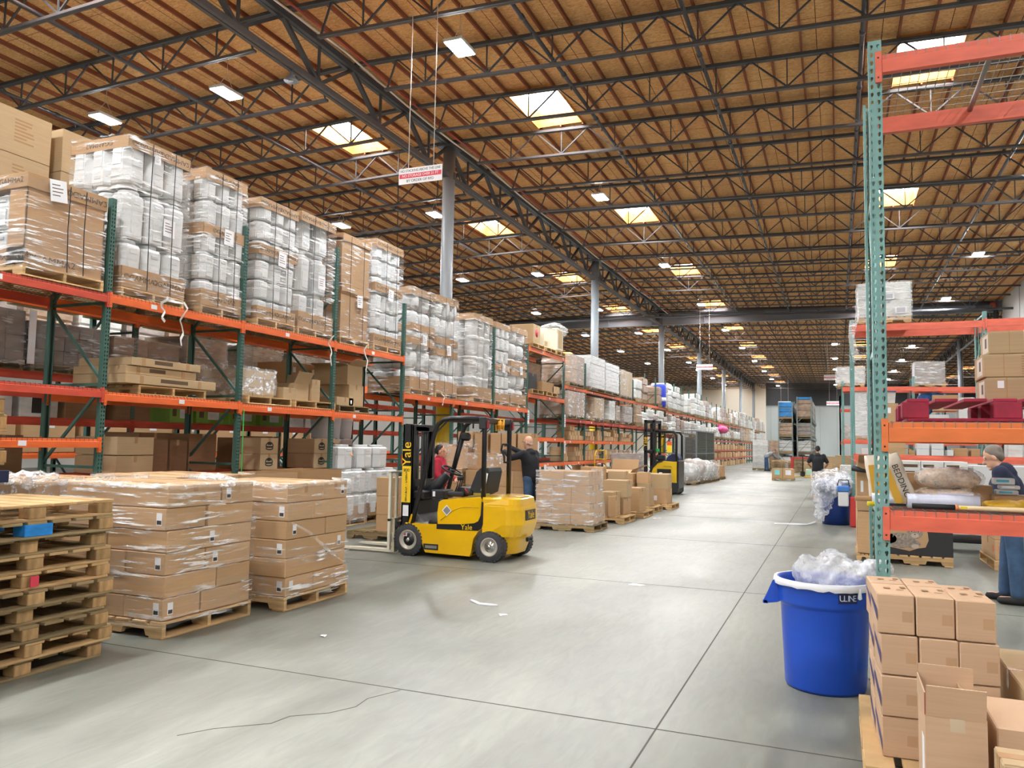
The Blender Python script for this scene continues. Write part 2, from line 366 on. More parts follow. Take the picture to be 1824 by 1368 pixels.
for i in range(-42, 72):
    x = RX + .61 * i + .3
    if x < -35.5 or x > 33: continue
    segs = [(-39.9, 109.9)]
    near = [sx for sx in SKX if abs(x - sx) < SKW + .02]
    key = bool(near)
    mb = MB()
    if key:
        a = -39.9
        for yr in SKY_ROWS:
            if yr - 1.1 > a: mb.box(-.02, .02, a, yr - 1.1, -.1, 0, PURLIN)
            a = yr + 1.1
        mb.box(-.02, .02, a, 109.9, -.1, 0, PURLIN); mb.build('sub_purlin', ce, (x, 0, zc(x)))
    else:
        if pm is None: pm = mb.box(-.02, .02, -39.9, 109.9, -.1, 0, PURLIN).mesh('sub_purlin')
        put('sub_purlin', pm, ce, (x, 0, zc(x)))
# ---- skylights: curb of timber and a milky dome on top
n = 0
cm = MB(); CW = mat('skylight_curb', '#cd8434', .7, noise=.3)
for sx, sy in ((-1, 0), (1, 0), (0, -1), (0, 1)):
    if sx: cm.box(sx * SKW - .02 + sx * .02, sx * SKW + .02 + sx * .02, -1.13, 1.13, -.06, .42, CW)
    else: cm.box(-SKW, SKW, sy * 1.11 - .02, sy * 1.11 + .02, -.06, .42, CW)
cmesh = cm.mesh('skylight_curb')
dm = MB(); dm.loft([[(-.62, -1.12, .4), (.62, -1.12, .4), (.62, 1.12, .4), (-.62, 1.12, .4)], [(-.45, -.95, .55), (.45, -.95, .55), (.45, .95, .55), (-.45, .95, .55)]], SKYL)
dmesh = dm.mesh('skylight_dome')
for x in SKX:
    for y in SKY_ROWS:
        if x > 8 and y < 50: continue
        n += 1
        w = tag(put('window_%d' % n, cmesh, None, (x, y, zc(x))), kind='structure')
        put('skylight_dome', dmesh, w)
# ---- walls
def wall(name, mb): return tag(mb.build(name), kind='structure')
wall('wall_right', MB().box(8.2, 8.4, -40, 48.4, 0, 10, CONC))
wr = bpy.data.objects['wall_right']
sj = MB()
for y in range(-10, 48, 6): sj.box(8.19, 8.2, y - .01, y + .01, 0, 9.9, CRACK)
sj.build('panel_joint', wr)
wall('wall_left', MB().box(-36.2, -36, -40, 110, 0, 10, CONC))
wall('wall_far_right', MB().box(34, 34.2, 48, 110, 0, 10, CONC))
wall('wall_rear', MB().box(-36, 8.4, -40.2, -40, 0, 10.2, CREAMW))
bw = MB().box(-36, -8.6, 108, 108.2, 0, 10.3, CREAMW).box(-8.6, 34, 108, 108.2, 0, 7.1, CONC2).box(-8.6, 34, 108.02, 108.2, 7.1, 10.3, DARKW)
for x in range(-8, 34, 2): bw.box(x - .02, x + .02, 107.97, 108, 0, 7.1, mat('panel_seam', '#929a99', .7))
bw.box(-8.6, 34, 107.9, 108, 7.0, 7.1, COLG)
wall('wall_back', bw)
wall('wall_return', MB().box(8.4, 34, 48.2, 48.4, 0, 10, CONC))
# ---- girder on the column line
def tri(mb, x0, x1, ya, panel, zt, zb, mt, n0, n1, w): pass
g = MB()
for s in (-1, 1):
    g.bar((RX + s * .055, -40, 9.98), (RX + s * .055, 108, 9.98), .09, .14, STEEL); g.bar((RX + s * .05, -40, 9.06), (RX + s * .05, 108, 9.06), .075, .12, STEELL)
for k in NJ:
    y = J0 + JP * k
    if y > 106: break
    yb = y + JP / 2
    g.bar((RX, y, 9.95), (RX, yb, 9.08), .1, .08, STEEL); g.bar((RX, y + JP, 9.95), (RX, yb, 9.08), .09, .07, STEEL); g.bar((RX, yb, 9.08), (RX, yb, 9.95), .05, .05, STEEL)
gd = tag(g.build('roof_girder'), kind='structure')
g2 = MB()
for zz, w in ((9.6, .1), (8.7, .09)): g2.bar((8.15, 48.4, zz), (8.15, 108, zz), w, .14, STEEL)
for k in range(12, 37):
    y = J0 + JP * k
    g2.bar((8.15, y, 9.6), (8.15, y + JP / 2, 8.7), .09, .07, STEEL); g2.bar((8.15, y + JP, 9.6), (8.15, y + JP / 2, 8.7), .09, .07, STEEL); g2.bar((8.15, y + JP / 2, 9.6), (8.15, y + JP / 2, 8.7), .05, .05, STEEL)
tag(g2.build('roof_girder'), kind='structure')
# ---- columns
cmb = MB().lathe([(.175, 0), (.175, 9.86)], COLG, 20).box(-.26, .26, -.3, .3, 9.86, 9.9, STEEL)
for z in (9.06,): cmb.box(-.2, .2, -.04, .04, z - .1, z + .1, STEELL)
cmesh2 = cmb.mesh('column')
for k in range(-2, 7):
    tag(put('column', cmesh2, None, (RX, J0 + 14.58 * k, 0)), kind='structure')
cm3 = MB().lathe([(.175, 0), (.175, 9.5)], COLG, 16).mesh('column')
for k in range(3, 7): tag(put('column', cm3, None, (8.15, J0 + 14.58 * k + .6, 0)), kind='structure')
# ---- open web roof joists
def joist(x0, x1, first, sgn):
    mb = MB(); L = abs(x1 - x0); P = lambda x, z: (x, 0, zc(x) - .1 - z)
    for s in (-1, 1):
        mb.bar((x0, s * .035, zc(x0) - .15), (x1, s * .035, zc(x1) - .15), .06, .07, STEEL)
    nodes = []; x = first
    while abs(x - x0) < L - .5: nodes.append(x); x += sgn * 1.455
    ea = nodes[0] - sgn * 1.0 ; eb = nodes[-1]
    for s in (-1, 1): mb.bar((ea, s * .028, zc(ea) - .83), (eb, s * .028, zc(eb) - .83), .045, .055, STEELL)
    for i, b in enumerate(nodes):
        for t in (-1, 1):
            a = b + t * .7275
            mb.bar(P(a, .06), P(b, .7), .03, .035, STEEL, (0, 1, 0))
        mb.bar(P(b, .06), P(b, .7), .025, .03, STEEL, (0, 1, 0))
    mb.bar(P(nodes[0] - sgn * .73, .06), P(ea + sgn * .05, .7), .03, .035, STEEL, (0, 1, 0))
    return mb.mesh('roof_joist')
JR = joist(RX + .1, 8.2, -8.16, 1); JL = joist(RX - .1, -35.9, -11.7, -1); JR2 = joist(8.2, 33.9, 9.4, 1)
for k in NJ:
    y = J0 + JP * k
    if y < -39.5 or y > 107.5: continue
    tag(put('roof_joist', JR, None, (0, y, 0)), kind='structure'); tag(put('roof_joist', JL, None, (0, y, 0)), kind='structure')
    if y > 49: tag(put('roof_joist', JR2, None, (0, y, 0)), kind='structure')
# ---- cross beam and pipes
wb = MB()
for za, zb, d in ((9.06, 9.1, .28), (9.62, 9.66, .28)): wb.box(-35.9, 8.2, 48.4 - d / 2, 48.4 + d / 2, za, zb, COLG)
wb.box(-35.9, 8.2, 48.39, 48.41, 9.1, 9.62, mat('beam_grey_paint', '#7d838c', .45))
for x in (-32, -26, -20, -13.4, -10.6, -7.4, -2, 3, 7): wb.box(x - .01, x + .01, 48.27, 48.53, 9.1, 9.62, COLG)
tag(wb.build('trim_1'), kind='structure')
def run(name, pts, r, m, label, cat='pipe', grp=None, n=8):
    o = MB().path(pts, r, m, n).build(name); return tag(o, label, cat, grp)
run('sprinkler_main', [(-35, 48.05, 9.3), (-10, 48.05, 9.78), (7.6, 48.05, 9.5)], .1, PIPE, 'thick grey sprinkler main running above the grey cross beam', n=12)
run('roof_pipe', [(-35, 44.4, 8.78), (-10.4, 44.4, 8.95), (8, 44.4, 8.6)], .06, PIPE, 'thin dark pipe crossing under the joists before the grey cross beam')
o = MB().path([(7.6, 48.05, 9.5), (7.8, 48.05, 9.42), (7.85, 48.0, 9.15)], .14, PIPEO, 12).build('pipe_elbow'); tag(o, 'rust red pipe elbow in the corner by the right wall', 'pipe')
o = MB().path([(7.85, 48, 9.15), (7.85, 48, 0)], .12, PIPE, 12).build('riser_pipe'); tag(o, 'dark vertical riser pipe below the rust red elbow', 'pipe')
pn = ['over the left side of the aisle', 'over the middle of the aisle', 'over the right racks', 'above the wrapped loads', 'at the far left']
for (x, txt) in ((-5.3, 'over the yellow forklift'), (-2.45, 'over the middle of the aisle'), (.52, 'just left of the near teal post'), (-13.8, 'above the wrapped jug loads'), (-17.5, 'at the far left over the tall cartons'), (4.2, 'over the racks on the right')):
    z = zc(x) - .62
    o = MB().path([(x, -10, z), (x, 47.6, z)], .042, PIPE, 8)
    for k in range(-4, 11, 1):
        y = J0 + JP * k + .9; o.lathe([(.055, -.06), (.055, .06)], PIPE, 8, (x, y, z), 'y'); o.path([(x, y + .5, z), (x, y + .5, z - .12)], .015, PIPE, 6)
    tag(o.build('sprinkler_pipe'), 'dark sprinkler pipe running along the aisle ' + txt, 'pipe')
for dx, m, lab, dr in ((.75, REDPIPE, 'red air hose sagging beside the main girder', .35), (.6, CABLE, 'pale cable sagging beside the main girder', .42)):
    pts = []
    y = 6.
    while y < 60:
        for t in range(6):
            q = t / 6; pts.append((RX + dx + .12 * math.sin(q * PI), y + q * 7.29, 9.72 - dr * .5 * math.sin(q * PI)))
        y += 7.29
    tag(MB().path(pts, .022, m, 6).build('air_hose' if m is REDPIPE else 'power_cable'), lab, 'cable')
# ---- lamps
def lamp_proto():
    t = thing('high_bay_lamp', 'lamp', 'lamp', (0, 0, 9.1))
    MB().cbox(-.2, .2, -.33, .33, 0, .07, mat('lamp_housing', '#dcdcda', .4), .015).box(-.07, .07, -.12, .12, .07, .13, WHITEPL).build('housing', t)
    m = MB().box(-.17, -.012, -.3, .3, -.012, 0, LAMP).box(.012, .17, -.3, .3, -.012, 0, LAMP); m.build('diffuser', t)
    MB().path([(0, -.25, .06), (0, 0, .45), (0, 0, .9)], .006, CABLE, 5).path([(0, .25, .06), (0, 0, .45)], .006, CABLE, 5).build('hanger_cable', t)
    return t
LP = lamp_proto(); first = True
rows = [(-6.58, 13.0, 'above the left edge of the aisle', range(-5, 11)), (-12.25, 13.0, 'behind the jug loads, inner row', range(-5, 7)), (-16.0, 13.1, 'far left over the back racks', range(-5, 7)),
        (5.05, 24.4, 'on the right by the wall', range(-6, 9)), (-.1, 60.8, 'down the middle of the far hall', range(0, 6)), (-21.8, 50.5, 'outermost on the left', range(0, 6)), (-12.6, 78.5, 'beyond the grey beam left of columns', range(0, 3))]
for x, y0, txt, ks in rows:
    i = 0
    for k in ks:
        y = y0 + 9.68 * k
        if y > 106: continue
        vis = y > 9
        lab = 'bright twin-panel ceiling lamp, %s from the camera, %s' % (nth(i), txt) if vis else 'bright twin-panel ceiling lamp near or behind the camera, out of the view'
        if vis: i += 1
        if first: LP['label'] = lab; LP['group'] = 'ceiling lamps'; LP.location = (x, y, 9.1); first = False
        else: copy_tree(LP, (x, y, 9.1), 0, lab, 'ceiling lamps')
# ---- warning signs and horn
def text(body, size, m, parent, loc, rot, name='lettering', align='CENTER', ext=.001, sx=1.):
    c = bpy.data.curves.new(name, 'FONT'); c.body = body; c.size = size; c.align_x = align; c.align_y = 'CENTER'; c.extrude = ext
    c.materials.append(m); t_ = bpy.data.objects.new('tmp_text', c); me = bpy.data.meshes.new_from_object(t_); bpy.data.objects.remove(t_); bpy.data.curves.remove(c)
    me.name = name; o = link(bpy.data.objects.new(name, me)); o.location = loc; o.rotation_euler = rot; o.scale = (sx, 1, 1)
    if parent: o.parent = parent
    return o
def warn_sign(x, y, z, w, ztop, label):
    h = w * .33; t = thing('hanging_sign', label, 'sign', (x, y, z))
    MB().box(-w / 2, w / 2, -.006, .006, 0, h, WHITEP).box(-w / 2 + .015, w / 2 - .015, -.009, .009, h * .36, h * .64, SIGNR).build('sign_board', t)
    FR = (PI / 2, 0, 0)
    s = w * .0945
    text('NO STACKING ABOVE THIS LINE', s * .78, BLACKINK, t, (0, -.0075, h * .82), FR, sx=.85); text('NO STORAGE OVER 21 FT', s * .8, WHITEP, t, (0, -.0105, h * .5), FR, sx=.95)
    text('BY ORDER OF RFD', s * .8, BLACKINK, t, (0, -.0075, h * .18), FR)
    for s2 in (-.28, .3): MB().path([(s2 * w, 0, h), (s2 * w, 0, ztop - z)], .008, CABLE, 6).build('hanger_rod', t)
    return t
warn_sign(-6.7, 11.83, 6.12, .86, 9.3, 'white and red hanging warning sign beside the nearest column')
warn_sign(-6.65, 43.5, 5.78, .87, 9.2, 'white and red hanging sign between the distant left columns')
warn_sign(-.25, 52.5, 5.85, .95, 9.0, 'white and red hanging sign left of the second green post')
warn_sign(-.35, 84, 5.9, 1.2, 9.0, 'small white and red sign low against the pale back wall')
warn_sign(-4.9, 84, 5.9, 1.2, 9.0, 'small white and red sign left of the blue wrapped load')
h = thing('horn_speaker', 'round grey horn speaker hanging under the girder chord', 'speaker', (RX + .02, 12.4, 8.75))
MB().lathe([(.03, .2), (.05, .12), (.12, .02), (.15, 0)], GREYM, 18, caps=True).build('horn', h); MB().lathe([(.04, -.005), (.04, .004)], WHITEP, 12).build('driver_cap', h)
MB().bar((0, 0, .18), (0, 0, .27), .03, .03, STEEL).build('bracket', h)
for x, y in ((-9.0, 27.6), (-7.3, 13.9), (-13.6, 14.6)):
    pass
# ================================================================== repeated goods
PROTO = {}
def cached(key, fn):
    if key not in PROTO: PROTO[key] = fn()
    return PROTO[key]
# ---- pallets: stringers run along local x, deck boards along local y, origin at the base centre
def pal_meshes(L, W, style, wd, h=.13, bm=None):
    def mk():
        out = {}
        t = MB(); n = 7; bw = L / (n + 1.6)
        for i in range(n):
            x = -L / 2 + (L - bw) * i / (n - 1); j = R.uniform(-.006, .006)
            t.cbox(x, x + bw, -W / 2 + j, W / 2 + j, h - .02, h, wd, .003)
        out['top_deck'] = t.mesh('top_deck')
        b = MB()
        for x in (-L / 2, -bw / 2, L / 2 - bw): b.cbox(x, x + bw, -W / 2, W / 2, 0, .018, wd, .003)
        if style == 'block':
            b = MB()
            for y in (-W / 2, -.05, W / 2 - .1): b.cbox(-L / 2, L / 2, y, y + .1, 0, .018, wd, .003)
            for x in (-L / 2, L / 2 - .1): b.cbox(x, x + .1, -W / 2 + .1, W / 2 - .1, 0, .018, wd, .003)
        out['bottom_deck'] = b.mesh('bottom_deck')
        if style == 'block':
            q_ = .06 if bm is None else .072; out['block'] = MB().cbox(-q_, q_, -.055, .055, .018, h - .02, bm or WOODB, .004).mesh('block')
        else:
            z0, z1 = .018, h - .02; a = L * .14; c = L * .36; d = .05
            poly = [(-L / 2, z0), (-c, z0), (-c + .02, z0 + d), (-a - .02, z0 + d), (-a, z0), (a, z0), (a + .02, z0 + d), (c - .02, z0 + d), (c, z0), (L / 2, z0), (L / 2, z1), (-L / 2, z1)]
            s = MB(); s.prism(poly, 'y', -.019, .019, wd); out['stringer'] = s.mesh('stringer')
        return out
    return cached(('pal', L, W, style, wd.name, h), mk)
def pallet(loc, rz, label, L=1.2, W=1.02, style='stringer', wd=None, group=None, h=.13, name='pallet', cat='pallet', simple=False):
    wd = wd or WOOD; ms = pal_meshes(L, W, style, wd, h, REDWOOD if wd is REDWOOD else None)
    t = thing(name, label, cat, loc, rz, group)
    put('top_deck', ms['top_deck'], t); put('bottom_deck', ms['bottom_deck'], t)
    if style == 'block':
        for x in (-L / 2 + .06, 0, L / 2 - .06):
            for y in (-W / 2 + .055, 0, W / 2 - .055):
                if simple and x < L / 2 - .1 and y > -W / 2 + .1: continue
                o = put('block', ms['block'], t, (x + R.uniform(-.015, .015), y, 0), R.uniform(-.08, .08))
    else:
        for y in (-W / 2 + .019, 0, W / 2 - .019): put('stringer', ms['stringer'], t, (0, y, 0))
    return t
# ---- cartons: origin at base centre
def carton_mesh(sx, sy, sz, m, flaps):
    def mk():
        b = MB(); b.cbox(-sx / 2, sx / 2, -sy / 2, sy / 2, 0, sz - .003, m, .005)
        if flaps:
            b.cbox(-sx / 2 + .003, sx / 2 - .003, -sy / 2 + .003, -.0025, sz - .004, sz, m, .002); b.cbox(-sx / 2 + .003, sx / 2 - .003, .0025, sy / 2 - .003, sz - .004, sz, m, .002)
        return b.mesh('carton')
    return cached(('carton', round(sx, 2), round(sy, 2), round(sz, 2), m.name, flaps), mk)
def tape_mesh(sx, sz, sy, w=.05, m=None):
    m = m or TAPE
    def mk():
        b = MB(); b.box(-sx / 2 - .001, sx / 2 + .001, -w / 2, w / 2, sz, sz + .0012, m)
        for s in (-1, 1): b.box(min(s * sx / 2, s * (sx / 2 + .0014)), max(s * sx / 2, s * (sx / 2 + .0014)), -w / 2, w / 2, max(.01, sz - .09), sz, m)
        return b.mesh('tape_strip')
    return cached(('tape', round(sx, 2), round(sz, 2), round(sy, 2), w, m.name), mk)
def carton(c, size, label, group=None, m=None, tape=True, rz=0., cat='carton', name='carton', stickers=()):
    """c = base centre; stickers: (face, u, v, w, h, material)"""
    m = m or KRAFT; sx, sy, sz = size
    o = put(name, carton_mesh(sx, sy, sz, m, tape is not None), None, c, rz); tag(o, label, cat, group)
    if tape: put('tape_strip', tape_mesh(sx, sz, sy), o)
    for st in stickers: sticker(o, size, *st)
    return o
def sticker(o, size, face, u, v, w, h, m, name='paper_label', t=.0015, dark=None):
    sx, sy, sz = size; b = MB(); e = .0012
    if face in 'fb':
        y = -sy / 2 if face == 'f' else sy / 2; s = -1 if face == 'f' else 1
        q = lambda u0, u1, v0, v1, k, mm: b.box(u0, u1, min(y, y + s * k), max(y, y + s * k), v0, v1, mm)
    elif face in 'lr':
        x = -sx / 2 if face == 'l' else sx / 2; s = -1 if face == 'l' else 1
        q = lambda u0, u1, v0, v1, k, mm: b.box(min(x, x + s * k), max(x, x + s * k), u0, u1, v0, v1, mm)
    else: q = lambda u0, u1, v0, v1, k, mm: b.box(u0, u1, v0, v1, sz, sz + k, mm)
    q(u - w / 2, u + w / 2, v - h / 2, v + h / 2, t, m)
    if dark: q(u - w * .4, u + w * .4, v - h * .42, v - h * .1, t * 1.6, dark)
    return b.build(name, o)
def lines(mb_face, o, size, face, u, v, w, n, dz, m=None):
    """small printed text lines on a carton face"""
    m = m or INK; sx, sy, sz = size; b = MB()
    for i in range(n):
        z = v - i * dz; ww = w * R.uniform(.5, 1)
        if face == 'f': b.box(u - w / 2, u - w / 2 + ww, -sy / 2 - .001, -sy / 2, z - dz * .22, z + dz * .22, m)
        elif face == 'r': b.box(sx / 2, sx / 2 + .001, u - w / 2, u - w / 2 + ww, z - dz * .22, z + dz * .22, m)
        elif face == 'l': b.box(-sx / 2 - .001, -sx / 2, u - w / 2, u - w / 2 + ww, z - dz * .22, z + dz * .22, m)
        else: b.box(u - w / 2, u - w / 2 + ww, z - dz * .22, z + dz * .22, sz, sz + .001, m)
    return b.build('printed_text', o)
def open_carton(c, size, label, m=None, rz=0., flap=.45, fl=('f', 'b', 'l', 'r'), ang=None, group=None):
    """an open carton with four walls and flaps that fold outwards or stand"""
    m = m or KRAFT; sx, sy, sz = size; t = .006; ang = ang or {}
    th = thing('open_carton', label, 'carton', c, rz, group); b = MB()
    b.box(-sx / 2, sx / 2, -sy / 2, sy / 2, 0, t, m)
    b.box(-sx / 2, sx / 2, -sy / 2, -sy / 2 + t, t, sz, m).box(-sx / 2, sx / 2, sy / 2 - t, sy / 2, t, sz, m)
    b.box(-sx / 2, -sx / 2 + t, -sy / 2 + t, sy / 2 - t, t, sz, m).box(sx / 2 - t, sx / 2, -sy / 2 + t, sy / 2 - t, t, sz, m); b.build('body', th)
    for f in fl:
        a = ang.get(f, .3); L = (sy if f in 'fb' else sx) * flap
        f_ = MB(); ca, sa = math.cos(a), math.sin(a)      # a = angle above horizontal, outward
        if f in 'fb':
            s = -1 if f == 'f' else 1; y = s * sy / 2
            f_.bar((0, y, sz), (0, y + s * L * ca, sz + L * sa), sx - .006, .005, m, (1, 0, 0) if False else (0, -s * sa, ca))
        else:
            s = -1 if f == 'l' else 1; x = s * sx / 2
            f_.bar((x, 0, sz), (x + s * L * ca, 0, sz + L * sa), sy - .006, .005, m, (-s * sa, 0, ca))
        f_.build('flap', th)
    return th
# ---- octagonal plastic storage jugs
def octo(a, c, z, b=None): 
    b = b or a
    return [(a - c, -b, z), (a, -b + c, z), (a, b - c, z), (a - c, b, z), (-a + c, b, z), (-a, b - c, z), (-a, -b + c, z), (-a + c, -b, z)]
def jug_mesh(w, h, recess=True):
    def mk():
        a = w / 2; c = a * .42; b = MB(); nb = h * .9
        secs = [octo(a * .9, c * .9, 0), octo(a * .97, c, .02), octo(a * .985, c, nb * .62), octo(a, c, nb * .66), octo(a, c, nb * .93), octo(a * .9, c * .95, nb * .99), octo(a * .7, a * .36, nb)]
        b.loft(secs, WHITEPL)
        if recess:                       # grip slots on the broad faces, their shade painted as greyer pads
            for s in (-1, 1):
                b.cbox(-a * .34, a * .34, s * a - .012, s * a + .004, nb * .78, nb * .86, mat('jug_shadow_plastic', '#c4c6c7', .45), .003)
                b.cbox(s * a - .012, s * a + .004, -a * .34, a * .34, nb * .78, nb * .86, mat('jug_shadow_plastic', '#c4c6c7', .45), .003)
                b.cbox(-a * .42, a * .42, s * a - .01, s * a + .0025, nb * .1, nb * .58, WHITEPL, .002); b.cbox(s * a - .01, s * a + .0025, -a * .42, a * .42, nb * .1, nb * .58, WHITEPL, .002)
        return b.mesh('storage_jug')
    return cached(('jug', w, h, recess), mk)
def lid_mesh(w, h):
    def mk():
        a = w / 2; return MB().lathe([(a * .7, h * .895), (a * .78, h * .905), (a * .78, h * .965), (a * .74, h * .985), (a * .6, h * .99), (a * .56, h * .975), (a * .1, h * .975)], WHITEPL, 20).mesh('screw_lid')
    return cached(('lid', w, h), mk)
def jug(c, w, h, label, group, lid=True, rz=0., flip=False):
    o = tag(put('storage_jug', jug_mesh(w, h), None, c, rz), label, 'plastic jug', group)
    if flip: o.rotation_euler = (PI, 0, rz); o.location = (c[0], c[1], c[2] + h)
    if lid: put('screw_lid', lid_mesh(w, h), o)
    return o
def round_mesh(r, h):
    def mk():
        return MB().lathe([(r * .82, 0), (r * .86, .01), (r * .93, h * .6), (r * .97, h * .85), (r, h * .86), (r, h * .95), (r * .97, h), (r * .9, h), (r * .9, h * .985), (r * .1, h * .98)], WHITEPL, 24).mesh('plastic_bucket')
    return cached(('bucket', r, h), mk)
def barrel_mesh(r, h):
    def mk(): return MB().lathe([(r * .7, 0), (r * .9, h * .06), (r, h * .25), (r * 1.02, h * .5), (r, h * .75), (r * .9, h * .9), (r * .6, h * .96), (r * .6, h)], WHITEPL, 12).mesh('storage_jug')
    return cached(('barrel', r, h), mk)
# ---- stretch wrap
def wrap_mesh(path, bands, seed, jit=.012, m=None, step=.1, bulge=.0):
    rr = random.Random(seed); m = m or FILM; pts = []
    for (a, b) in zip(path, path[1:]):
        L = math.hypot(b[0] - a[0], b[1] - a[1]); n = max(1, int(L / step))
        nx, ny = (b[1] - a[1]) / L, -(b[0] - a[0]) / L
        for i in range(n):
            t = i / n; pts.append((a[0] + (b[0] - a[0]) * t, a[1] + (b[1] - a[1]) * t, nx, ny, t))
    pts.append((*path[-1], nx, ny, 1)); mb = MB(); NP = len(pts)
    for z0, z1, sl in bands:
        nz = max(2, int((z1 - z0) / .09)); vs = []; fs = []
        ph = rr.uniform(0, 6)
        for j in range(nz + 1):
            for i, p in enumerate(pts):
                u = i / (NP - 1); z = z0 + (z1 - z0) * j / nz + sl * (u - .5) + (rr.uniform(-.012, .012) if j in (0, nz) else 0)
                k = jit * rr.uniform(-.2, 1) + .008 * math.sin(u * 17 + z * 9 + ph) + bulge * math.sin(p[4] * PI)
                vs.append((p[0] + p[2] * (k + .012), p[1] + p[3] * (k + .012), z))
        for j in range(nz):
            for i in range(NP - 1): fs.append((j * NP + i, j * NP + i + 1, (j + 1) * NP + i + 1, (j + 1) * NP + i))
        mb.add(vs, fs, m, True)
    return mb
def wrap(path, bands, label, seed, group=None, **k):
    """path: world xy polyline that keeps the load on its left side, so the film sits on its right (outer) side"""
    o = wrap_mesh(path, bands, seed, **k).build('stretch_wrap'); return tag(o, label, 'stretch wrap', group)
def wrapL(x0, x1, y0, y1): # film round the camera-facing (-y) and aisle-facing (+x) sides of a load on the left, plus short returns
    return [(x0, y0 + .25), (x0, y0), (x1, y0), (x1, y1), (x1 - .25, y1)]
def wrapR(x0, x1, y0, y1):
    return [(x0 + .25, y1), (x0, y1), (x0, y0), (x1, y0), (x1, y0 + .25)]
def heap(name, label, cat, blobs, m, group=None, vox=.03, noise=.03, seed=1, parent=None, smooth=2):
    """a crumpled lump: blobs (x, y, z, rx, ry, rz) fused into one skin"""
    rr = random.Random(seed); b = MB()
    for (x, y, z, rx, ry, rz) in blobs:
        n = 10; prof = []
        vs = []; fs = []
        for i in range(n + 1):
            th = PI * i / n
            for t in range(14):
                a = 2 * PI * t / 14; vs.append((x + rx * math.sin(th) * math.cos(a), y + ry * math.sin(th) * math.sin(a), z - rz * math.cos(th)))
        for i in range(n):
            for t in range(14): fs.append((i * 14 + t, i * 14 + (t + 1) % 14, (i + 1) * 14 + (t + 1) % 14, (i + 1) * 14 + t))
        b.add(vs, fs, m, True)
    me = fuse(b, vox, m, smooth)
    for v in me.vertices:
        n = v.normal; k = noise * (math.sin(v.co.x * 31 + v.co.z * 23 + seed) * math.sin(v.co.y * 37 - v.co.z * 19) + .5 * rr.uniform(-1, 1)); v.co += n * k
    me.update()
    o = put(name, me, parent)
    return tag(o, label, cat, group)
def fuse(mb, vox, m, smooth=3):
    o = mb.build('tmp'); md = o.modifiers.new('r', 'REMESH'); md.mode = 'VOXEL'; md.voxel_size = vox; md.use_smooth_shade = True
    if smooth:
        sm = o.modifiers.new('s', 'SMOOTH'); sm.factor = .5; sm.iterations = smooth
    bpy.context.view_layer.update(); dg = bpy.context.evaluated_depsgraph_get(); me = bpy.data.meshes.new_from_object(o.evaluated_get(dg))
    old = o.data; bpy.data.objects.remove(o); bpy.data.meshes.remove(old)
    me.materials.clear(); me.materials.append(m)
    for p in me.polygons: p.use_smooth = True
    return me
# ================================================================== pallet racking (local: x along the run, y depth away from the aisle)
def post_mesh(h, m, holes=True, w=.076):
    def mk():
        b = MB(); P = .0508; n = int(h / P); z = 0
        if holes:
            hw, hh = .0095, .014
            for k in range(n):
                z0 = k * P; z1 = z0 + P
                for cx in (-.019, .019):
                    x0, x1 = cx - .019, cx + .019; c = (cx, z0 + P / 2)
                    s = -1 if cx < 0 else 1
                    hp = [(c[0] - hw * .7, c[1] + hh), (c[0] + hw * .7, c[1] + hh), (c[0] + hw, c[1] + .3 * hh), (c[0] + .35 * hw, c[1] - hh), (c[0] - .35 * hw, c[1] - hh), (c[0] - hw, c[1] + .3 * hh)]
                    v = [(x0, 0, z0), (x1, 0, z0), (x1, 0, z1), (x0, 0, z1)] + [(a, 0, q) for a, q in hp]
                    f = [(3, 4, 5, 2)[::-1], (2, 5, 6, 1)[::-1], (1, 6, 7)[::-1], (1, 7, 8, 0)[::-1], (0, 8, 9)[::-1], (0, 9, 4, 3)[::-1]]
                    b.add(v, f, m)
            z = n * P
        b.add([(-.038, 0, z), (.038, 0, z), (.038, 0, h), (-.038, 0, h)], [(0, 1, 2, 3)], m)
        if not holes: b.add([(-.038, 0, 0), (.038, 0, 0), (.038, 0, h), (-.038, 0, h)], [(0, 1, 2, 3)], m)
        for s in (-1, 1):
            x = s * .038; b.box(min(x, x - s * .003), max(x, x - s * .003), .0005, .07, 0, h, m); b.box(min(x, x - s * .018), max(x, x - s * .018), .067, .07, 0, h, m)
        b.box(-.06, .06, -.02, .1, 0, .012, m)
        return b.mesh('upright_post')
    return cached(('post', round(h, 2), m.name, holes), mk)
def brace_mesh(h, d, m):
    def mk():
        b = MB(); z = .15; up = True
        while z < h - .05:
            b.bar((0, .05, z), (0, d - .05, z), .03, .035, m)
            z2 = z + 1.05
            if z2 < h:
                b.bar((0, .05, z + .05 if up else z2 - .05), (0, d - .05, z2 - .05 if up else z + .05), .03, .035, m)
            z = z2; up = not up
        return b.mesh('frame_bracing')
    return cached(('brace', round(h, 2), round(d, 2), m.name), mk)
def beam_mesh(L, m, hb, back):
    def mk():
        b = MB(); d = .045
        prof = [(-.001, -hb), (-.001, -.035), (.004, -.03), (.004, -.002), (.012, 0), (d, 0), (d, -hb)]
        if not back: b.prism([(y, z) for y, z in prof], 'x', .04, L - .04, m)
        else: b.box(.04, L - .04, 0, d, -hb, 0, m)
        for x in (.0, L - .04): b.box(x + (.0 if x else .002), x + .038, -.005, .035, -hb - .06, .02, m)
        for x in (.018, L - .02):
            for z in (-.02, -hb - .03): b.tube((x, -.006, z), (x, -.002, z), .006, BLACKM, 6)
        return b.mesh('beam')
    return cached(('beam', round(L, 2), m.name, hb, back), mk)
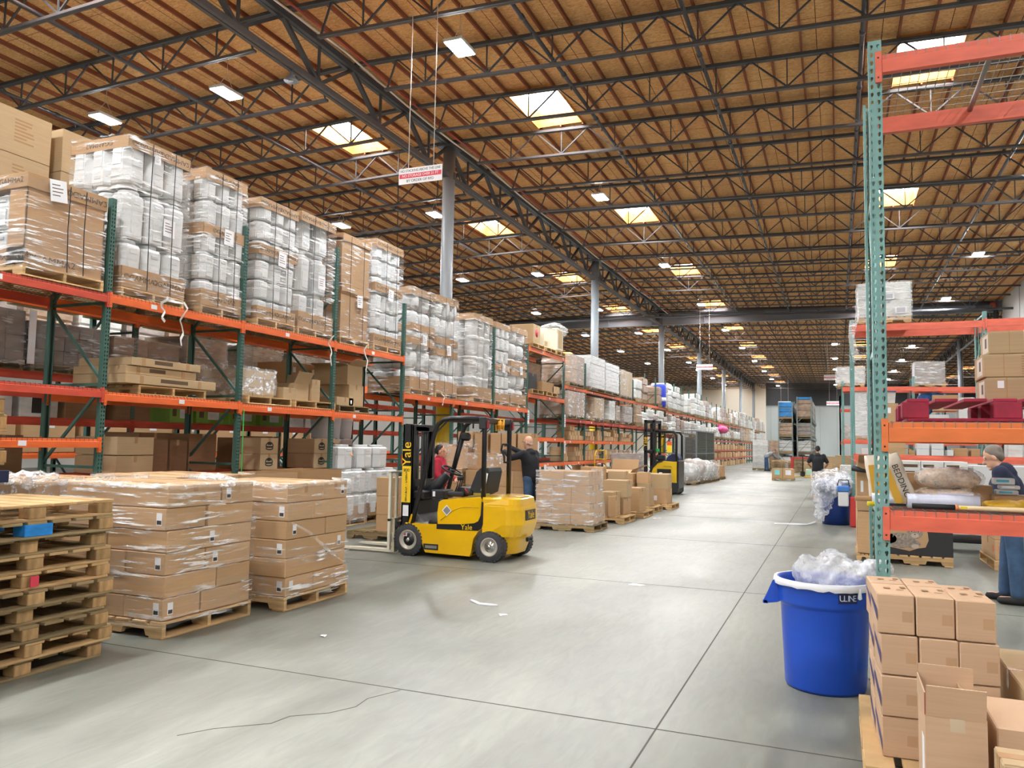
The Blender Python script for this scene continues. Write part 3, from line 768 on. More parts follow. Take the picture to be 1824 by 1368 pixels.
def deck_mesh(L, d, m, pitch=.062, thin=.004, ribs=True):
    def mk():
        b = MB(); n = int((L - .12) / pitch)
        for i in range(n + 1):
            x = .06 + (L - .12) * i / n
            b.box(x - thin / 2, x + thin / 2, -.006, d + .004, .002, .002 + thin, m); b.box(x - thin / 2, x + thin / 2, -.006 - thin, -.006, -.04, .002 + thin, m)
        k = int(d / .11)
        for i in range(k + 1):
            y = d * i / k; b.box(.05, L - .05, y - thin / 2, y + thin / 2, -.002, .002, m)
        b.box(.05, L - .05, -.007 - thin, -.007, -.042, -.042 + thin, m)
        if ribs:
            for i in range(1, 4): b.tube((L * i / 4, .01, -.022), (L * i / 4, d - .01, -.022), .018, WIRE, 8)
        return b.mesh('wire_deck')
    return cached(('deck', round(L, 2), round(d, 2), m.name, pitch, ribs), mk)
def rack(loc, rz, L, d, hp, levels, label, green=None, end=False, holes=True, group=None, wm=None, decks=True, hb=.115, ribs=False, stick=True, pitch=.062, hp2=None, backbeam=True):
    """levels: (top z, material)"""
    green = green or GREEN; wm = wm or WIRED
    t = thing('pallet_rack', label, 'pallet rack', loc, rz, group)
    for k, x in enumerate(([0, L] if end else [0])):
        h = hp2 if (k and hp2) else hp
        put('upright_post', post_mesh(h, green, holes), t, (x, 0, 0)); o = put('upright_post', post_mesh(h, green, holes), t, (x, d, 0), PI)
        put('frame_bracing', brace_mesh(h, d, green), t, (x, 0, 0))
    for z, m in levels:
        f = put('beam', beam_mesh(L, m, hb, False), t, (0, -.012, z))
        if stick:
            b = MB(); u = R.uniform(.25, .75) * L
            b.box(u - .05, u + .05, -.004, -.002, -.09, -.03, WHITEP); b.build('beam_sticker', f)
        if backbeam: put('beam', beam_mesh(L, m, hb, True), t, (0, d - .035, z))
        if decks: put('wire_deck', deck_mesh(L, d, wm, pitch, ribs=ribs), t, (0, 0, z))
    return t
# ================================================================== left racking and its loads
XF = -8.6; DP = 1.07; Q = PI / 2
SEED = [100]
def sd(): SEED[0] += 1; return SEED[0]
def cstack(x0, x1, y0, y1, z0, z1, nx, ny, nz, desc, group, m=None, side='L', gap=.004, jit=.006, tape=None, kind='carton', stick=0., skiptop=(), allv=False, base=False):
    """cartons filling a block; only those with a face the photo could show. desc completes 'carton, <layer> layer, <column>, ...'"""
    dx, dy, dz = (x1 - x0) / nx, (y1 - y0) / ny, (z1 - z0) / nz; out = []
    for k in range(nz):
        for i in range(nx):
            for j in range(ny):
                face = (i == nx - 1) if side == 'L' else (i == 0)
                if not (face or j == 0 or allv or (k == nz - 1 and z1 < 1.7)): continue
                if (k, i, j) in skiptop: continue
                cx, cy = x0 + dx * (i + .5) + R.uniform(-jit, jit), y0 + dy * (j + .5) + R.uniform(-jit, jit)
                pos = []
                if nz > 1: pos.append(nrow(k, nz) + ' layer')
                if ny > 1: pos.append('near end' if j == 0 else 'far end' if j == ny - 1 else ['', 'second', 'third', 'fourth', 'fifth'][min(j, 5)] + ' along')
                if nx > 1: pos.append(('aisle side' if i == nx - 1 else 'rack side' if i == 0 else 'middle' if nx == 3 else 'mid ' + ('rack' if i == 1 else 'aisle') + ' side') if side == 'L' else ('aisle side' if i == 0 else 'wall side' if i == nx - 1 else 'middle'))
                st = []
                if stick and R.random() < stick:
                    st.append(('r' if side == 'L' else 'f', R.uniform(-.25, .25) * dy, dz * R.uniform(.35, .65), .09, .1, WHITEP))
                nm = {'carton': 'carton', 'pack': 'wrapped_pack', 'tub': 'tub', 'crate': 'crate'}[kind]
                o = carton((cx, cy, z0 + dz * k), (dx - gap, dy - gap, dz - .002), kind + ' of the ' + desc + (': ' + ', '.join(pos) if pos else ''), group, m, tape, stickers=st, name=nm, cat=kind)
                out.append(o)
    return out
def lpallet(y0, y1, z, desc, x1=XF + .06, d=1.08, wd=None):
    return pallet((x1 - d / 2, (y0 + y1) / 2, z), 0, desc, L=round(d, 2), W=round(y1 - y0, 2), wd=wd)
# ---- rack bays
GRP = 'pallet rack bays on the left'
bay_txt = []
def bay(y0, y1, hp, lv, label, **k):
    return rack((XF, y0, 0), Q, y1 - y0, DP, hp, lv, label, group=GRP, **k)
bay(4.77, 7.25, 4.65, [(3.41, REDB), (2.19, REDB), (1.56, ORANGE)], 'nearest left rack bay with red beams, cut off at the frame edge', hb=.11)
bay(7.25, 9.72, 4.66, [(3.42, ORANGE), (2.16, ORANGE)], 'left rack bay holding the long flat cartons, right of first green post')
bay(9.72, 12.18, 4.95, [(3.42, ORANGE), (2.14, ORANGE)], 'left rack bay whose post carries the bright green strip')
bay(12.18, 14.71, 5.19, [(3.41, ORANGE), (2.12, ORANGE)], 'left rack bay above the white jugs standing on floor pallets')
ys2 = [14.71, 17.1, 19.53, 22.05]
lab2 = ['rack bay with lowered orange beam directly behind the forklift mast', 'rack bay behind the forklift with white bucket load', 'rack bay with lowered beam left of the man in black']
for i in range(3): bay(ys2[i], ys2[i + 1], [4.57, 2.7, 4.75][i], [(2.63, ORANGE), (1.3, ORANGE)], lab2[i], hp2=4.6, end=False)
bay(22.05, 25.5, 4.6, [(4.54, ORANGE), (3.12, ORANGE), (1.8, ORANGE), (1.0, ORANGE)], 'tall rack bay behind the man in black, with old furniture on top', hb=.13)
ys4 = [25.5 + 2.46 * k for k in range(8)]
for i in range(7):
    lv = [(3.62, ORANGE), (2.48, REDB)] + ([(1.74, ORANGE), (1.0, ORANGE), (.3, ORANGE)] if i < 4 else [(1.2, ORANGE)])
    bay(ys4[i], ys4[i + 1], 4.6 if i < 5 else 5.1, lv, '%s rack bay beyond the tall furniture bay on the left' % nth(i), holes=i < 2, stick=i < 3, decks=i < 4, pitch=.1)
ys5 = [42.72 + 2.46 * k for k in range(8)]
for i in range(7):
    bay(ys5[i], ys5[i + 1], 5.15, [(3.5, ORANGE), (2.2, REDB)] + ([(1.3, ORANGE), (.6, ORANGE)] if i > 3 else []), '%s distant rack bay beyond the yellow column guard' % nth(i), holes=False, stick=False, decks=False)
ys6 = [59.94 + 2.46 * k for k in range(16)]
for i in range(15):
    bay(ys6[i], ys6[i + 1], 4.9, [(3.45, REDB), (2.1, REDB), (1.35, REDB), (.7, REDB)], 'far rack bay toward the back wall, %s of the last run on the left' % nth(i), holes=False, stick=False, decks=False, backbeam=False, end=i == 14)
# ---- back row (second rack behind the column line)
XB = -10.62
for i in range(13):
    y0 = 4.95 + 2.46 * k if False else 4.6 + 2.46 * i
    rack((XB, y0, 0), Q, 2.46, 1.05, 4.4, [(3.55, ORANGE), (2.5, REDB), (1.85, REDB), (1.04, REDB)], '%s bay of the back rack row behind the left racks' % nth(i), group='back rack row', holes=i < 5, stick=False, decks=False, backbeam=False)
# ---- GAMMA sleeve on the nearest bay
lpallet(6.06, 7.14, 3.42, 'pallet under the brown sleeve load on the nearest red beam', x1=-8.58)
sl = thing('cardboard_sleeve', 'large brown printed cardboard sleeve, nearest wrapped load on the top shelf', 'carton', (-8.6, 6.08, 3.55))
MB().cbox(-.02, 0, 0, 1.04, 0, .98, KRAFTD, .004).cbox(-.3, 0, -.0, .015, 0, .98, KRAFTD, .004).cbox(-1.08, 0, .0, .015, 0, .22, KRAFTD, .004).cbox(-1.08, 0, 1.02, 1.04, 0, .98, KRAFTD).build('sleeve', sl)
MB().cbox(-1.1, .015, -.02, 1.06, .9, 1.08, KRAFTD, .006).build('lid_tray', sl)
RF = (PI / 2, 0, PI / 2)
text('©GAMMA2', .11, INK, sl, (.003, .34, .1), RF, sx=1.2); text('©GAMMA2', .1, INK, sl, (.018, .76, .99), (-PI / 2, 0, PI / 2), sx=1.2); text('©GAMMA2', .1, INK, sl, (-.16, -.003, .1), (PI / 2, 0, 0)); text('©GAMMA2', .1, INK, sl, (-.3, -.023, .99), (-PI / 2, PI, PI), sx=1)
for r_ in range(2):
    for c_ in range(2):
        jug((-9.08 - .36 * c_, 6.3, 3.56 + .45 * r_), .35, .45, 'white jug inside the brown sleeve load: %s row, %s' % (('lower', 'upper')[r_], ('beside the cardboard corner', 'further back')[c_]), 'jugs in the sleeve load')
def paper(x, y, z, w, h, label, tilt=.06, parent=None, lines_=True):
    t = tag(MB().box(0, .002, -w / 2, w / 2, -h, 0, WHITEP).build('paper_sheet', parent, (x, y, z)), label, 'paper sheet'); t.rotation_euler = (tilt, 0, 0)
    if lines_:
        b = MB()
        for i in range(4): b.box(.002, .003, -w * .38, w * R.uniform(0, .35), -h * (.25 + .16 * i), -h * (.21 + .16 * i), INK)
        b.build('printed_text', t)
    return t
paper(-8.562, 6.42, 4.63, .22, .26, 'white paper sheet taped on the brown sleeve load', .12)
wrap(wrapL(-9.68, -8.6, 6.06, 7.13), [(3.5, 4.6, .02), (3.56, 4.1, .3)], 'clear stretch wrap around the nearest brown sleeve load', sd())
def straps(x, ys, z0, z1, desc):
    for i, y in enumerate(ys):
        b = MB(); b.bar((x, y, z0), (x + .012, y - .03, (z0 + z1) / 2), .014, .002, BLACKINK, (1, 0, 0)); b.bar((x + .012, y - .03, (z0 + z1) / 2), (x, y - .01, z1), .014, .002, BLACKINK, (1, 0, 0))
        tag(b.build('strap'), 'dark vertical strap, %s, %s' % (('nearer one', 'farther one', 'last one')[i], desc), 'strap')
straps(-8.555, [6.6, 6.82], 3.55, 4.6, 'on the brown sleeve load')
# ---- wrapped jug loads along the top shelf
names = ['first', 'second', 'third', 'fourth', 'fifth', 'sixth', 'seventh', 'eighth', 'ninth', 'tenth', 'eleventh']
def tray(x0, x1, y0, y1, z0, z1, label, txt=None, flip=False, m=None, closed=False):
    m = m or KRAFTD; b = MB(); cx, cy = (x0 + x1) / 2, (y0 + y1) / 2; hx, hy = (x1 - x0) / 2, (y1 - y0) / 2; h = z1 - z0; t = .008
    if closed: b.cbox(-hx, hx, -hy, hy, h - t, h, m, .003)
    b.cbox(-hx, hx, -hy, -hy + t, 0, h, m, .003).cbox(-hx, hx, hy - t, hy, 0, h, m, .003).cbox(-hx, -hx + t, -hy, hy, 0, h, m, .003).cbox(hx - t, hx, -hy, hy, 0, h, m, .003)
    o = tag(b.build('cardboard_tray', None, (cx, cy, z0)), label, 'cardboard tray')
    if txt:
        for u in ((-.22, .25) if hy > .45 else (0,)): text(txt, min(.1, h * .55), INK, o, (hx + .001, u, h / 2), (-PI / 2 if flip else PI / 2, 0, PI / 2), sx=1.15)
        text(txt, min(.1, h * .55), INK, o, (0, -hy - .001, h / 2), (PI / 2, 0, 0) if not flip else (PI / 2, PI, 0), sx=1.1)
    return o
def jugload(i, y0, y1, z0, ztop, rows, ncol, nend, kind='jug', mid=None, pap=None, lid=True, xf=-8.64, lean=0):
    d = '%s wrapped load along the top shelf' % names[i]; xb = xf - 1.06; jw = (y1 - y0) / ncol; 
    lpallet(y0 - .01, y1 + .01, z0, 'pallet under the ' + d, x1=xf + .02)
    zb = z0 + .135; h = (ztop - .04 - zb) / rows; gname = 'white jugs in the ' + d
    for r_ in range(rows):
        off = R.uniform(-.02, .02)
        for c_ in range(ncol):
            for e_ in range(nend if c_ == 0 else 1):
                x = xf - jw * (e_ + .5) + off * .5; y = y0 + jw * (c_ + .5) + off
                lab = 'white %s, %s row, %s, %s' % ({'jug': 'jug', 'barrel': 'rounded jug', 'bucket': 'bucket'}[kind], nrow(r_, rows), 'front, %s along' % nth(c_) if e_ == 0 else 'end side, %s back' % nth(e_), d)
                if kind == 'jug': jug((x, y, zb + h * r_), round(min(jw, .37) - .008, 3), round(h, 3), lab, gname, lid, flip=(r_ == rows - 1 and rows == 3))
                elif kind == 'bucket': tag(put('plastic_bucket', round_mesh(round(jw / 2 - .006, 3), round(h, 3)), None, (x, y, zb + h * r_)), lab, 'bucket', gname)
                else:
                    o = tag(put('storage_jug', barrel_mesh(round(jw / 2 - .004, 3), round(h, 3)), None, (x + R.uniform(-.02, .02), y, zb + h * r_)), lab, 'plastic jug', gname)
    tray(xb, xf + .015, y0 - .015, y1 + .015, zb, zb + min(.28, h * .6), 'brown cardboard tray at the base of the ' + d, '©GAMMA2' if i < 6 else None)
    tray(xb, xf + .015, y0 - .015, y1 + .015, ztop - .17, ztop, 'brown cardboard cap on top of the ' + d, '©GAMMA2' if i < 6 else None, True, closed=True)
    for m_ in (mid or []): tray(xb, xf + .018, y0 - .018, y1 + .018, m_, m_ + .17, 'brown cardboard tray %s the %s' % ('halfway up' if len(mid) == 1 or m_ == mid[0] else 'higher up', d), '©GAMMA2' if i < 6 else None)
    if pap: paper(xf + .04, pap[0], pap[1], .2, .24, 'white paper sheet stuck on the ' + d, R.uniform(-.1, .1))
    bands = [(z0 + .02, z0 + .5, .06), (zb + .45, ztop - .55, .25), (ztop - .62, ztop + .01, -.08)] if i < 6 else [(z0 + .03, ztop + .005, .03)]
    wrap(wrapL(xb + .02, xf + .015, y0 - .015, y1 + .015), bands, 'clear stretch wrap around the ' + d, sd(), step=.09, jit=.02)
    if i < 8: straps(xf + .045, [y0 + (y1 - y0) * .36, y0 + (y1 - y0) * .74], z0 + .14, ztop - .02, 'around the ' + d)
jugload(0, 7.45, 8.5, 3.42, 5.6, 3, 3, 3, pap=(8.16, 4.62))
paper(-8.6, 7.9, 5.45, .1, .12, 'small white label on the cap of the first wrapped load')
jugload(1, 8.84, 9.7, 3.42, 5.62, 5, 3, 3, mid=[4.62], pap=(9.33, 4.78))
jugload(2, 10.05, 11.0, 3.42, 5.54, 6, 3, 3, mid=[4.6], pap=(10.6, 4.72))
jugload(3, 11.1, 12.1, 3.42, 5.6, 3, 2, 2, pap=(11.7, 4.55))
lpallet(12.34, 13.34, 3.42, 'pallet under the fifth wrapped load along the top shelf', x1=-8.62)
for k in range(2):
    o = carton((-9.17, 12.84, 3.55 + .98 * k), (1.04, .92 + .04 * k, .93), '%s big brown carton of the fifth wrapped load along the top shelf' % ('lower', 'upper')[k], 'tall brown cartons on the top shelf', KRAFTD)
    tray(-9.71, -8.625, 12.36, 13.33, 4.42 + .98 * k, 4.56 + .98 * k, 'brown cap on the %s carton of the fifth wrapped load' % ('lower', 'upper')[k], closed=True)
paper(-8.6, 12.95, 4.42, .2, .24, 'white paper sheet on the tall brown cartons of the top shelf')
wrap(wrapL(-9.69, -8.62, 12.35, 13.33), [(3.44, 4.3, .1), (4.4, 5.5, -.05)], 'clear stretch wrap around the fifth wrapped load, the tall brown cartons', sd())
straps(-8.59, [12.6, 13.05], 3.56, 5.5, 'on the tall brown cartons')
jugload(5, 13.52, 14.58, 3.42, 5.72, 6, 3, 2, mid=[4.65], pap=(14.1, 4.75))
jugload(6, 15.02, 16.08, 2.63, 5.02, 5, 2, 2, 'barrel', mid=[3.75, 4.05], pap=(15.6, 4.0))
jugload(7, 16.22, 17.3, 2.63, 5.05, 5, 3, 1, 'barrel', mid=[3.62, 3.9], pap=(16.8, 3.9))
jugload(8, 18.28, 19.42, 2.63, 4.95, 4, 3, 3, 'bucket', pap=(19.2, 3.8))
jugload(9, 19.66, 20.66, 2.63, 4.93, 6, 3, 1, 'jug', mid=[3.6], pap=(20.2, 3.8), lid=False)
jugload(10, 20.78, 22.0, 2.63, 4.98, 5, 2, 2, 'barrel', mid=[3.55, 3.8], pap=(21.5, 3.85))
carton((-11.1, 16.6, 5.14), (1., 1.1, .4), 'plain tan carton on top behind the seventh wrapped load', None, KRAFT2)
# loose film tails hanging from the load bottoms
for i, (y, z, L) in enumerate(((8.35, 3.44, .62), (8.0, 3.46, .35), (11.85, 3.44, .55), (13.02, 3.4, .7), (16.3, 2.7, .3), (24.9, 4.6, 1.3))):
    b = MB(); pts = [(-8.46 + .03 * math.sin(k * 1.1 + i), y + .05 * math.sin(k * 1.7 + i), z + .05 - L * k / 7) for k in range(8)]
    for p, q in zip(pts, pts[1:]): b.bar(p, q, .035 * R.uniform(.5, 1.2), .004, FILM2 if i == 5 else MATS.get('film_tail') or mat('film_tail', '#d9d6d0', .3), (1, 0, 0))
    tag(b.build('film_tail'), 'twisted tail of stretch wrap hanging ' + ['under the first wrapped load', 'under the first wrapped load, shorter one', 'under the fourth wrapped load', 'under the tall brown cartons', 'under the eighth wrapped load', 'from the tall furniture bay'][i], 'stretch wrap')
for i in range(11):  # hidden loads added to keep light out of the rack interior
    y0 = 9.3 + 1.22 * i
    for r_, x1 in enumerate((XB, -14.75)):
        if r_ and i > 9: continue
        t = thing('wrapped_load', 'hidden added load, %s row top shelf behind the front loads, %s from the camera' % (('back', 'third')[r_], nth(i)), 'wrapped load', (x1 - .5, y0 + .55, 3.56 if r_ == 0 else 3.45), 0, 'hidden rows of wrapped loads')
        MB().box(-.5, .5, -.55, .55, 0, .13, WOODG).build('pallet_base', t); b = MB()
        for q in range(4): b.cbox(-.5, .5, -.54, .54, .13 + .36 * q, .13 + .36 * (q + 1), (PALEWRAP, GREYWRAP, BRNWRAP)[(i + r_) % 3], .04)
        b.build('goods', t)
# ---- tall cartons high on the back row at the far left
for s, (y0, y1) in enumerate(((5.75, 7.8), (7.98, 9.1))):
    for k in range(4):
        o = carton((-11.1, (y0 + y1) / 2, 3.56 + .65 * k), (1.0, y1 - y0, .645), 'tan carton, %s of the tall pile %s' % (nrow(k, 4), ('at the upper left edge', 'behind the first wrapped load')[s]), 'tall tan cartons at the upper left', KRAFT2)
        if k > 1:
            lines(None, o, (1., y1 - y0, .645), 'r', (.62, .12)[s], .5, .3, 7, .05, KRAFTD)
# ---- second shelf, front row
lpallet(7.8, 9.02, 2.16, 'pallet under the three long flat cartons', x1=-8.62, d=1.0)
for k, (y0, y1, z, dx) in enumerate(((7.58, 9.2, 2.3, 0), (7.62, 8.85, 2.43, -.05), (7.68, 8.9, 2.545, -.02))):
    o = carton((-9.1 + dx, (y0 + y1) / 2, z), (.98, y1 - y0, .125 if k == 0 else .11), '%s long flat tan carton of three on the second shelf' % ('bottom', 'middle', 'top')[k], 'long flat tan cartons', KRAFT2, None)
    b = MB()
    for u in (-.34, .3): b.box(.49, .4915, u * (y1 - y0) - .03, u * (y1 - y0) + .03, 0, .11, TAPE)
    b.build('tape_strip', o); lines(None, o, (.98, y1 - y0, .12), 'r', .02, .065, .5, 1, .12)
cstack(-9.65, -8.75, 9.92, 10.7, 2.28, 2.72, 2, 3, 3, 'film covered pile on the second shelf', 'small cartons in the film covered pile', KRAFT2)
lpallet(9.9, 10.98, 2.15, 'empty looking pallet under the film covered small cartons', x1=-8.6)
wrap(wrapL(-9.65, -8.74, 9.9, 10.72), [(2.3, 2.74, .05), (2.36, 2.76, -.1)], 'crumpled film over the small cartons on the second shelf', sd(), m=FILM2, jit=.03)
lpallet(11.1, 12.28, 2.15, 'pallet carrying torn tan cartons on the second shelf', x1=-8.62)
open_carton((-9.0, 11.42, 2.28), (.5, .42, .3), 'torn tan carton with raised flap on second shelf pallet', KRAFT2, fl=('r', 'b'), ang={'r': 1.1, 'b': 1.4})
carton((-8.95, 11.05, 2.28), (.5, .35, .2), 'low tan carton left of the torn carton on the second shelf', None, KRAFT2)
carton((-8.85, 11.78, 2.28), (.3, .24, .4), 'upright narrow tan carton right of the torn carton', None, KRAFT2)
lpallet(12.4, 13.42, 2.13, 'worn pallet beneath old stained cartons, right of middle green post', x1=-8.62, wd=WOODG)
carton((-9.0, 12.78, 2.26), (.5, .55, .16), 'flat tan carton in front of the old stained cartons', None, KRAFT2, stickers=[('r', .2, .08, .05, .07, WHITEP)])
carton((-9.15, 13.15, 2.26), (.8, .5, .42), 'lower old stained carton on the worn pallet', None, KRAFT2); o = open_carton((-9.15, 13.1, 2.68), (.78, .52, .38), 'upper old stained carton with drooping torn flaps', KRAFT2, flap=.28, fl=('f', 'r', 'b'), ang={'f': .2, 'r': .5, 'b': .3})
# ---- second shelf of the back row: dim wrapped pallets seen through the rack
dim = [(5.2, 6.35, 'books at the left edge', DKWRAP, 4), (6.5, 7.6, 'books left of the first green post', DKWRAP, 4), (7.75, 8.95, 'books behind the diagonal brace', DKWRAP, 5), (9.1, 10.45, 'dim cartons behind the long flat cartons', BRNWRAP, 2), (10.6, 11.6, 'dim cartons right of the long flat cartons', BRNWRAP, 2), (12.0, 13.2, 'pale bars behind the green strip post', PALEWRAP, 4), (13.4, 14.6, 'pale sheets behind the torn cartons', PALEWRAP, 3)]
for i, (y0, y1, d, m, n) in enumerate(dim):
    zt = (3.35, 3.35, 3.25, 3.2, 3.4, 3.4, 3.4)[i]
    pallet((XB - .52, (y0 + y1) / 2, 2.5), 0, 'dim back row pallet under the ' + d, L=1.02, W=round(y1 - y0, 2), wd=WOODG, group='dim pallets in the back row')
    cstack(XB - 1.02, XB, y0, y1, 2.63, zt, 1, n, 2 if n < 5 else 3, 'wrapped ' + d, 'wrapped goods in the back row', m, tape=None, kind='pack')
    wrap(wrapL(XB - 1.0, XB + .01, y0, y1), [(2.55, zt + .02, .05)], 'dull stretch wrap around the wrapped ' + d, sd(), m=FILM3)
# white angle boards on the wrapped books
for y in (6.45, 7.68): tag(MB().box(XB + .03, XB + .05, y - .05, y + .05, 2.6, 3.38, WHITEP).build('corner_board'), 'white upright edge board %s the wrapped books' % ('left of' if y < 7 else 'between'), 'edge board')
for y, n_, lab in ((13.75, 2, 'stickered'), ):
    cstack(-10.5, -9.75, 12.3, 13.35, 2.27, 3.1, 1, 2, 2, 'stickered brown pile behind the middle green post', 'brown cartons behind the middle green post', KRAFTD, stick=1.)
cstack(XB - 1, XB + .02, 13.6, 14.65, 2.6, 3.4, 1, 3, 1, 'dim jug row behind the last post', 'dim white tubs', PALEWRAP, kind='tub')
# ---- below: back row levels with dim cartons
def dimrow(z, h, items, grp):
    for (y0, y1, m, d) in items:
        hh = h * R.uniform(.85, 1); w_ = y1 - y0
        carton((XB - .5, (y0 + y1) / 2, z), (.98, w_ - .02, hh), d, grp, m, tape=True, stickers=[('r', .12 * w_, hh * .45, w_ * .4, hh * .5, PALEWRAP), ('r', -.3 * w_, hh * .5, w_ * .16, hh * .45, MATS['print_ink'])] if m is GREENBX else [('r', 0, hh * .5, w_ * .4, hh * .7, BLACKM)] if m is PALEWRAP and z > 1.8 and y0 < 8 else [])
dimrow(1.85, .45, [(5.3, 5.9, KRAFT2, 'small tan carton on the back row, left edge'), (6.0, 6.5, KRAFTX, 'brown carton on the back row behind the orange stub beam'), (6.7, 7.5, PALEWRAP, 'pale printed appliance carton left of first green post'), (7.6, 8.2, PALEWRAP, 'pale printed carton behind the first green post'), (8.3, 9.0, KRAFTX, 'shade-toned brown carton under the long flat cartons'), (9.2, 9.9, KRAFTX, 'brown carton behind the tall brace, back row'),
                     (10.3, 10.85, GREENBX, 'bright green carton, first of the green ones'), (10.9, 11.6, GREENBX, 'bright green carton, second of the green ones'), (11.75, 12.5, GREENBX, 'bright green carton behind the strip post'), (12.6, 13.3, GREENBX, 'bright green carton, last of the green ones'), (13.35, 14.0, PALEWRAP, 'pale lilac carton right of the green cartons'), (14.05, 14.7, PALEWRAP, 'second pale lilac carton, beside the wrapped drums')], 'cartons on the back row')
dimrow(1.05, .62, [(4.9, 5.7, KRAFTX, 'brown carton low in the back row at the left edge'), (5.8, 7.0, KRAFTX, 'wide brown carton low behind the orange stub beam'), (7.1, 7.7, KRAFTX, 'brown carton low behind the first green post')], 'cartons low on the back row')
for k in range(2): carton((-9.45, 8.2, 1.08 + .26 * k), (.8, .62, .25), '%s plain brown carton of the pair right of first green post' % ('lower', 'upper')[k], 'pair of plain cartons', KRAFT2)
tag(MB().cbox(-10, -8.9, 7.7, 14.6, .98, 1.06, REDB).build('low_beam'), 'dull red shelf edge low inside the left rack', 'beam')
def logo(o, size, u, v, r):
    b = MB(); sx, sy, sz = size; x = sx / 2 + .001
    for i in range(14):
        a0, a1 = PI * i / 13, PI * (i + 1) / 13
        if i < 13:
            b.bar((x, u + r * math.cos(a0), v + r * .8 * math.sin(a0)), (x, u + r * math.cos(a1), v + r * .8 * math.sin(a1)), .02, .002, BLACKINK, (1, 0, 0))
            b.bar((x, u + r * math.cos(a0), v - r * .25 - r * .3 * math.sin(a0)), (x, u + r * math.cos(a1), v - r * .25 - r * .3 * math.sin(a1)), .02, .002, BLACKINK, (1, 0, 0))
    b.box(x - .001, x + .001, u - r, u + r, v - r * .22, v + r * .12, BLACKINK); b.cbox(x - .001, x + .001, u - r * .5, u + r * .1, v + r * .3, v + r * .85, BLACKINK, .01).cbox(x - .001, x + .001, u + .1 * r, u + r * .5, v + r * .3, v + r * .7, BLACKINK, .01)
    return b.build('printed_logo', o)
for c_, (y, xx) in enumerate(((10.7, -9.1), (12.15, -9.1), (12.62, -9.2))):
    for k in range(2):
        s = (.6, .44, .265); o = carton((xx, y, 1.08 + .268 * k), s, '%s tan carton with black badge, %s' % (('lower', 'upper')[k], ('just right of the green strip', 'left of the middle green post', 'half hidden by the middle green post')[c_]), 'badge printed cartons', KRAFT2); logo(o, s, 0, .12, .09)
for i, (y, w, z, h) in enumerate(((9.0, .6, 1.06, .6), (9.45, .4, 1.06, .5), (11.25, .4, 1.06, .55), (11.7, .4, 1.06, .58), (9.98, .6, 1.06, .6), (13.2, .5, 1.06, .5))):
    carton((-9.9, y, z), (.7, w, h), 'shade-toned brown carton deep under the shelf, %s from the camera' % nth(i), 'dark cartons under the shelf', KRAFTX)
# light tan cartons far behind, seen as a bright strip under the red beam
for i in range(9): carton((-15.2, 9.9 + 1.3 * i, 1.25), (.95, 1.15, .85), 'stickered carton seen through the racks, %s of the bright strip' % nth(i), 'cartons seen through the racks', KRAFT, stickers=[('r', 0, .6, .2, .22, WHITEP)])
for i in range(6): rack((-14.68, 9.6 + 2.46 * i, 0), Q, 2.46, 1.05, 4.2, [(3.44, ORANGE), (1.24, ORANGE)], 'rack bay of the third row glimpsed through the shelves, %s' % nth(i), group='third rack row', holes=False, stick=False, backbeam=True, pitch=.2)
tag(MB().box(-8.56, -8.552, 9.76, 9.775, .3, 2.05, LIME).build('reflective_strip'), 'bright green vertical strip on the second green post', 'strip')
# dim wrapped drums at the end of the run
for k in range(3):
    for r_ in range(2):
        tag(put('plastic_bucket', round_mesh(.19, .42), None, (-9.7, 13.3 + .42 * k, 1.2 + .43 * r_)), 'grey white drum behind the floor jugs: %s row, %s' % (('lower', 'upper')[r_], nth(k)), 'drum', 'wrapped drums behind the floor jugs')
# ---- white jugs standing on floor pallets under the third bay
pallet((-9.0, 12.66, 0), 0, 'floor pallet under the film wrapped white jugs', L=1.05, W=1.05); pallet((-9.05, 13.82, 0), 0, 'floor pallet under the bare white jugs', L=1.05, W=1.1)
tray(-9.55, -8.48, 13.28, 14.36, .14, .38, 'brown tray under the bare white jugs on the floor', '©GAMMA2')
tray(-9.5, -8.48, 12.15, 13.18, .14, .36, 'brown tray under the film wrapped floor jugs')
for p, (yc, ncol) in enumerate(((12.66, 3), (13.82, 3))):
    for r_ in range(2):
        for c_ in range(ncol):
            for e_ in range(2 if c_ == 0 else 1):
                jug((-8.66 - .37 * e_, yc + .375 * (c_ - 1), .16 + .45 * r_), .37, .45, 'white jug on the %s floor pallet: %s row, %s%s' % (('film wrapped', 'bare')[p], nrow(r_, 3), nth(c_) + ' along', ', second back' if e_ else ''), 'white jugs on floor pallets')
for c_ in range(3):
    y = (12.62, 13.25, 13.82)[c_]
    o = jug((-8.74, y, 1.062), .46 if c_ else .42, .46, 'big white jug on top of the floor jugs, %s from the camera' % nth(c_), 'white jugs on floor pallets')
    if c_ != 1: MB().bar((.18, .12, .34), (.22, .1, .25), .08, .004, ORTAG, (1, 0, 0)).build('paper_tag', o)
wrap(wrapL(-9.5, -8.45, 12.12, 13.2), [(.05, .95, .04)], 'clear stretch wrap around the floor jugs nearest the cartons', sd(), m=FILM3)
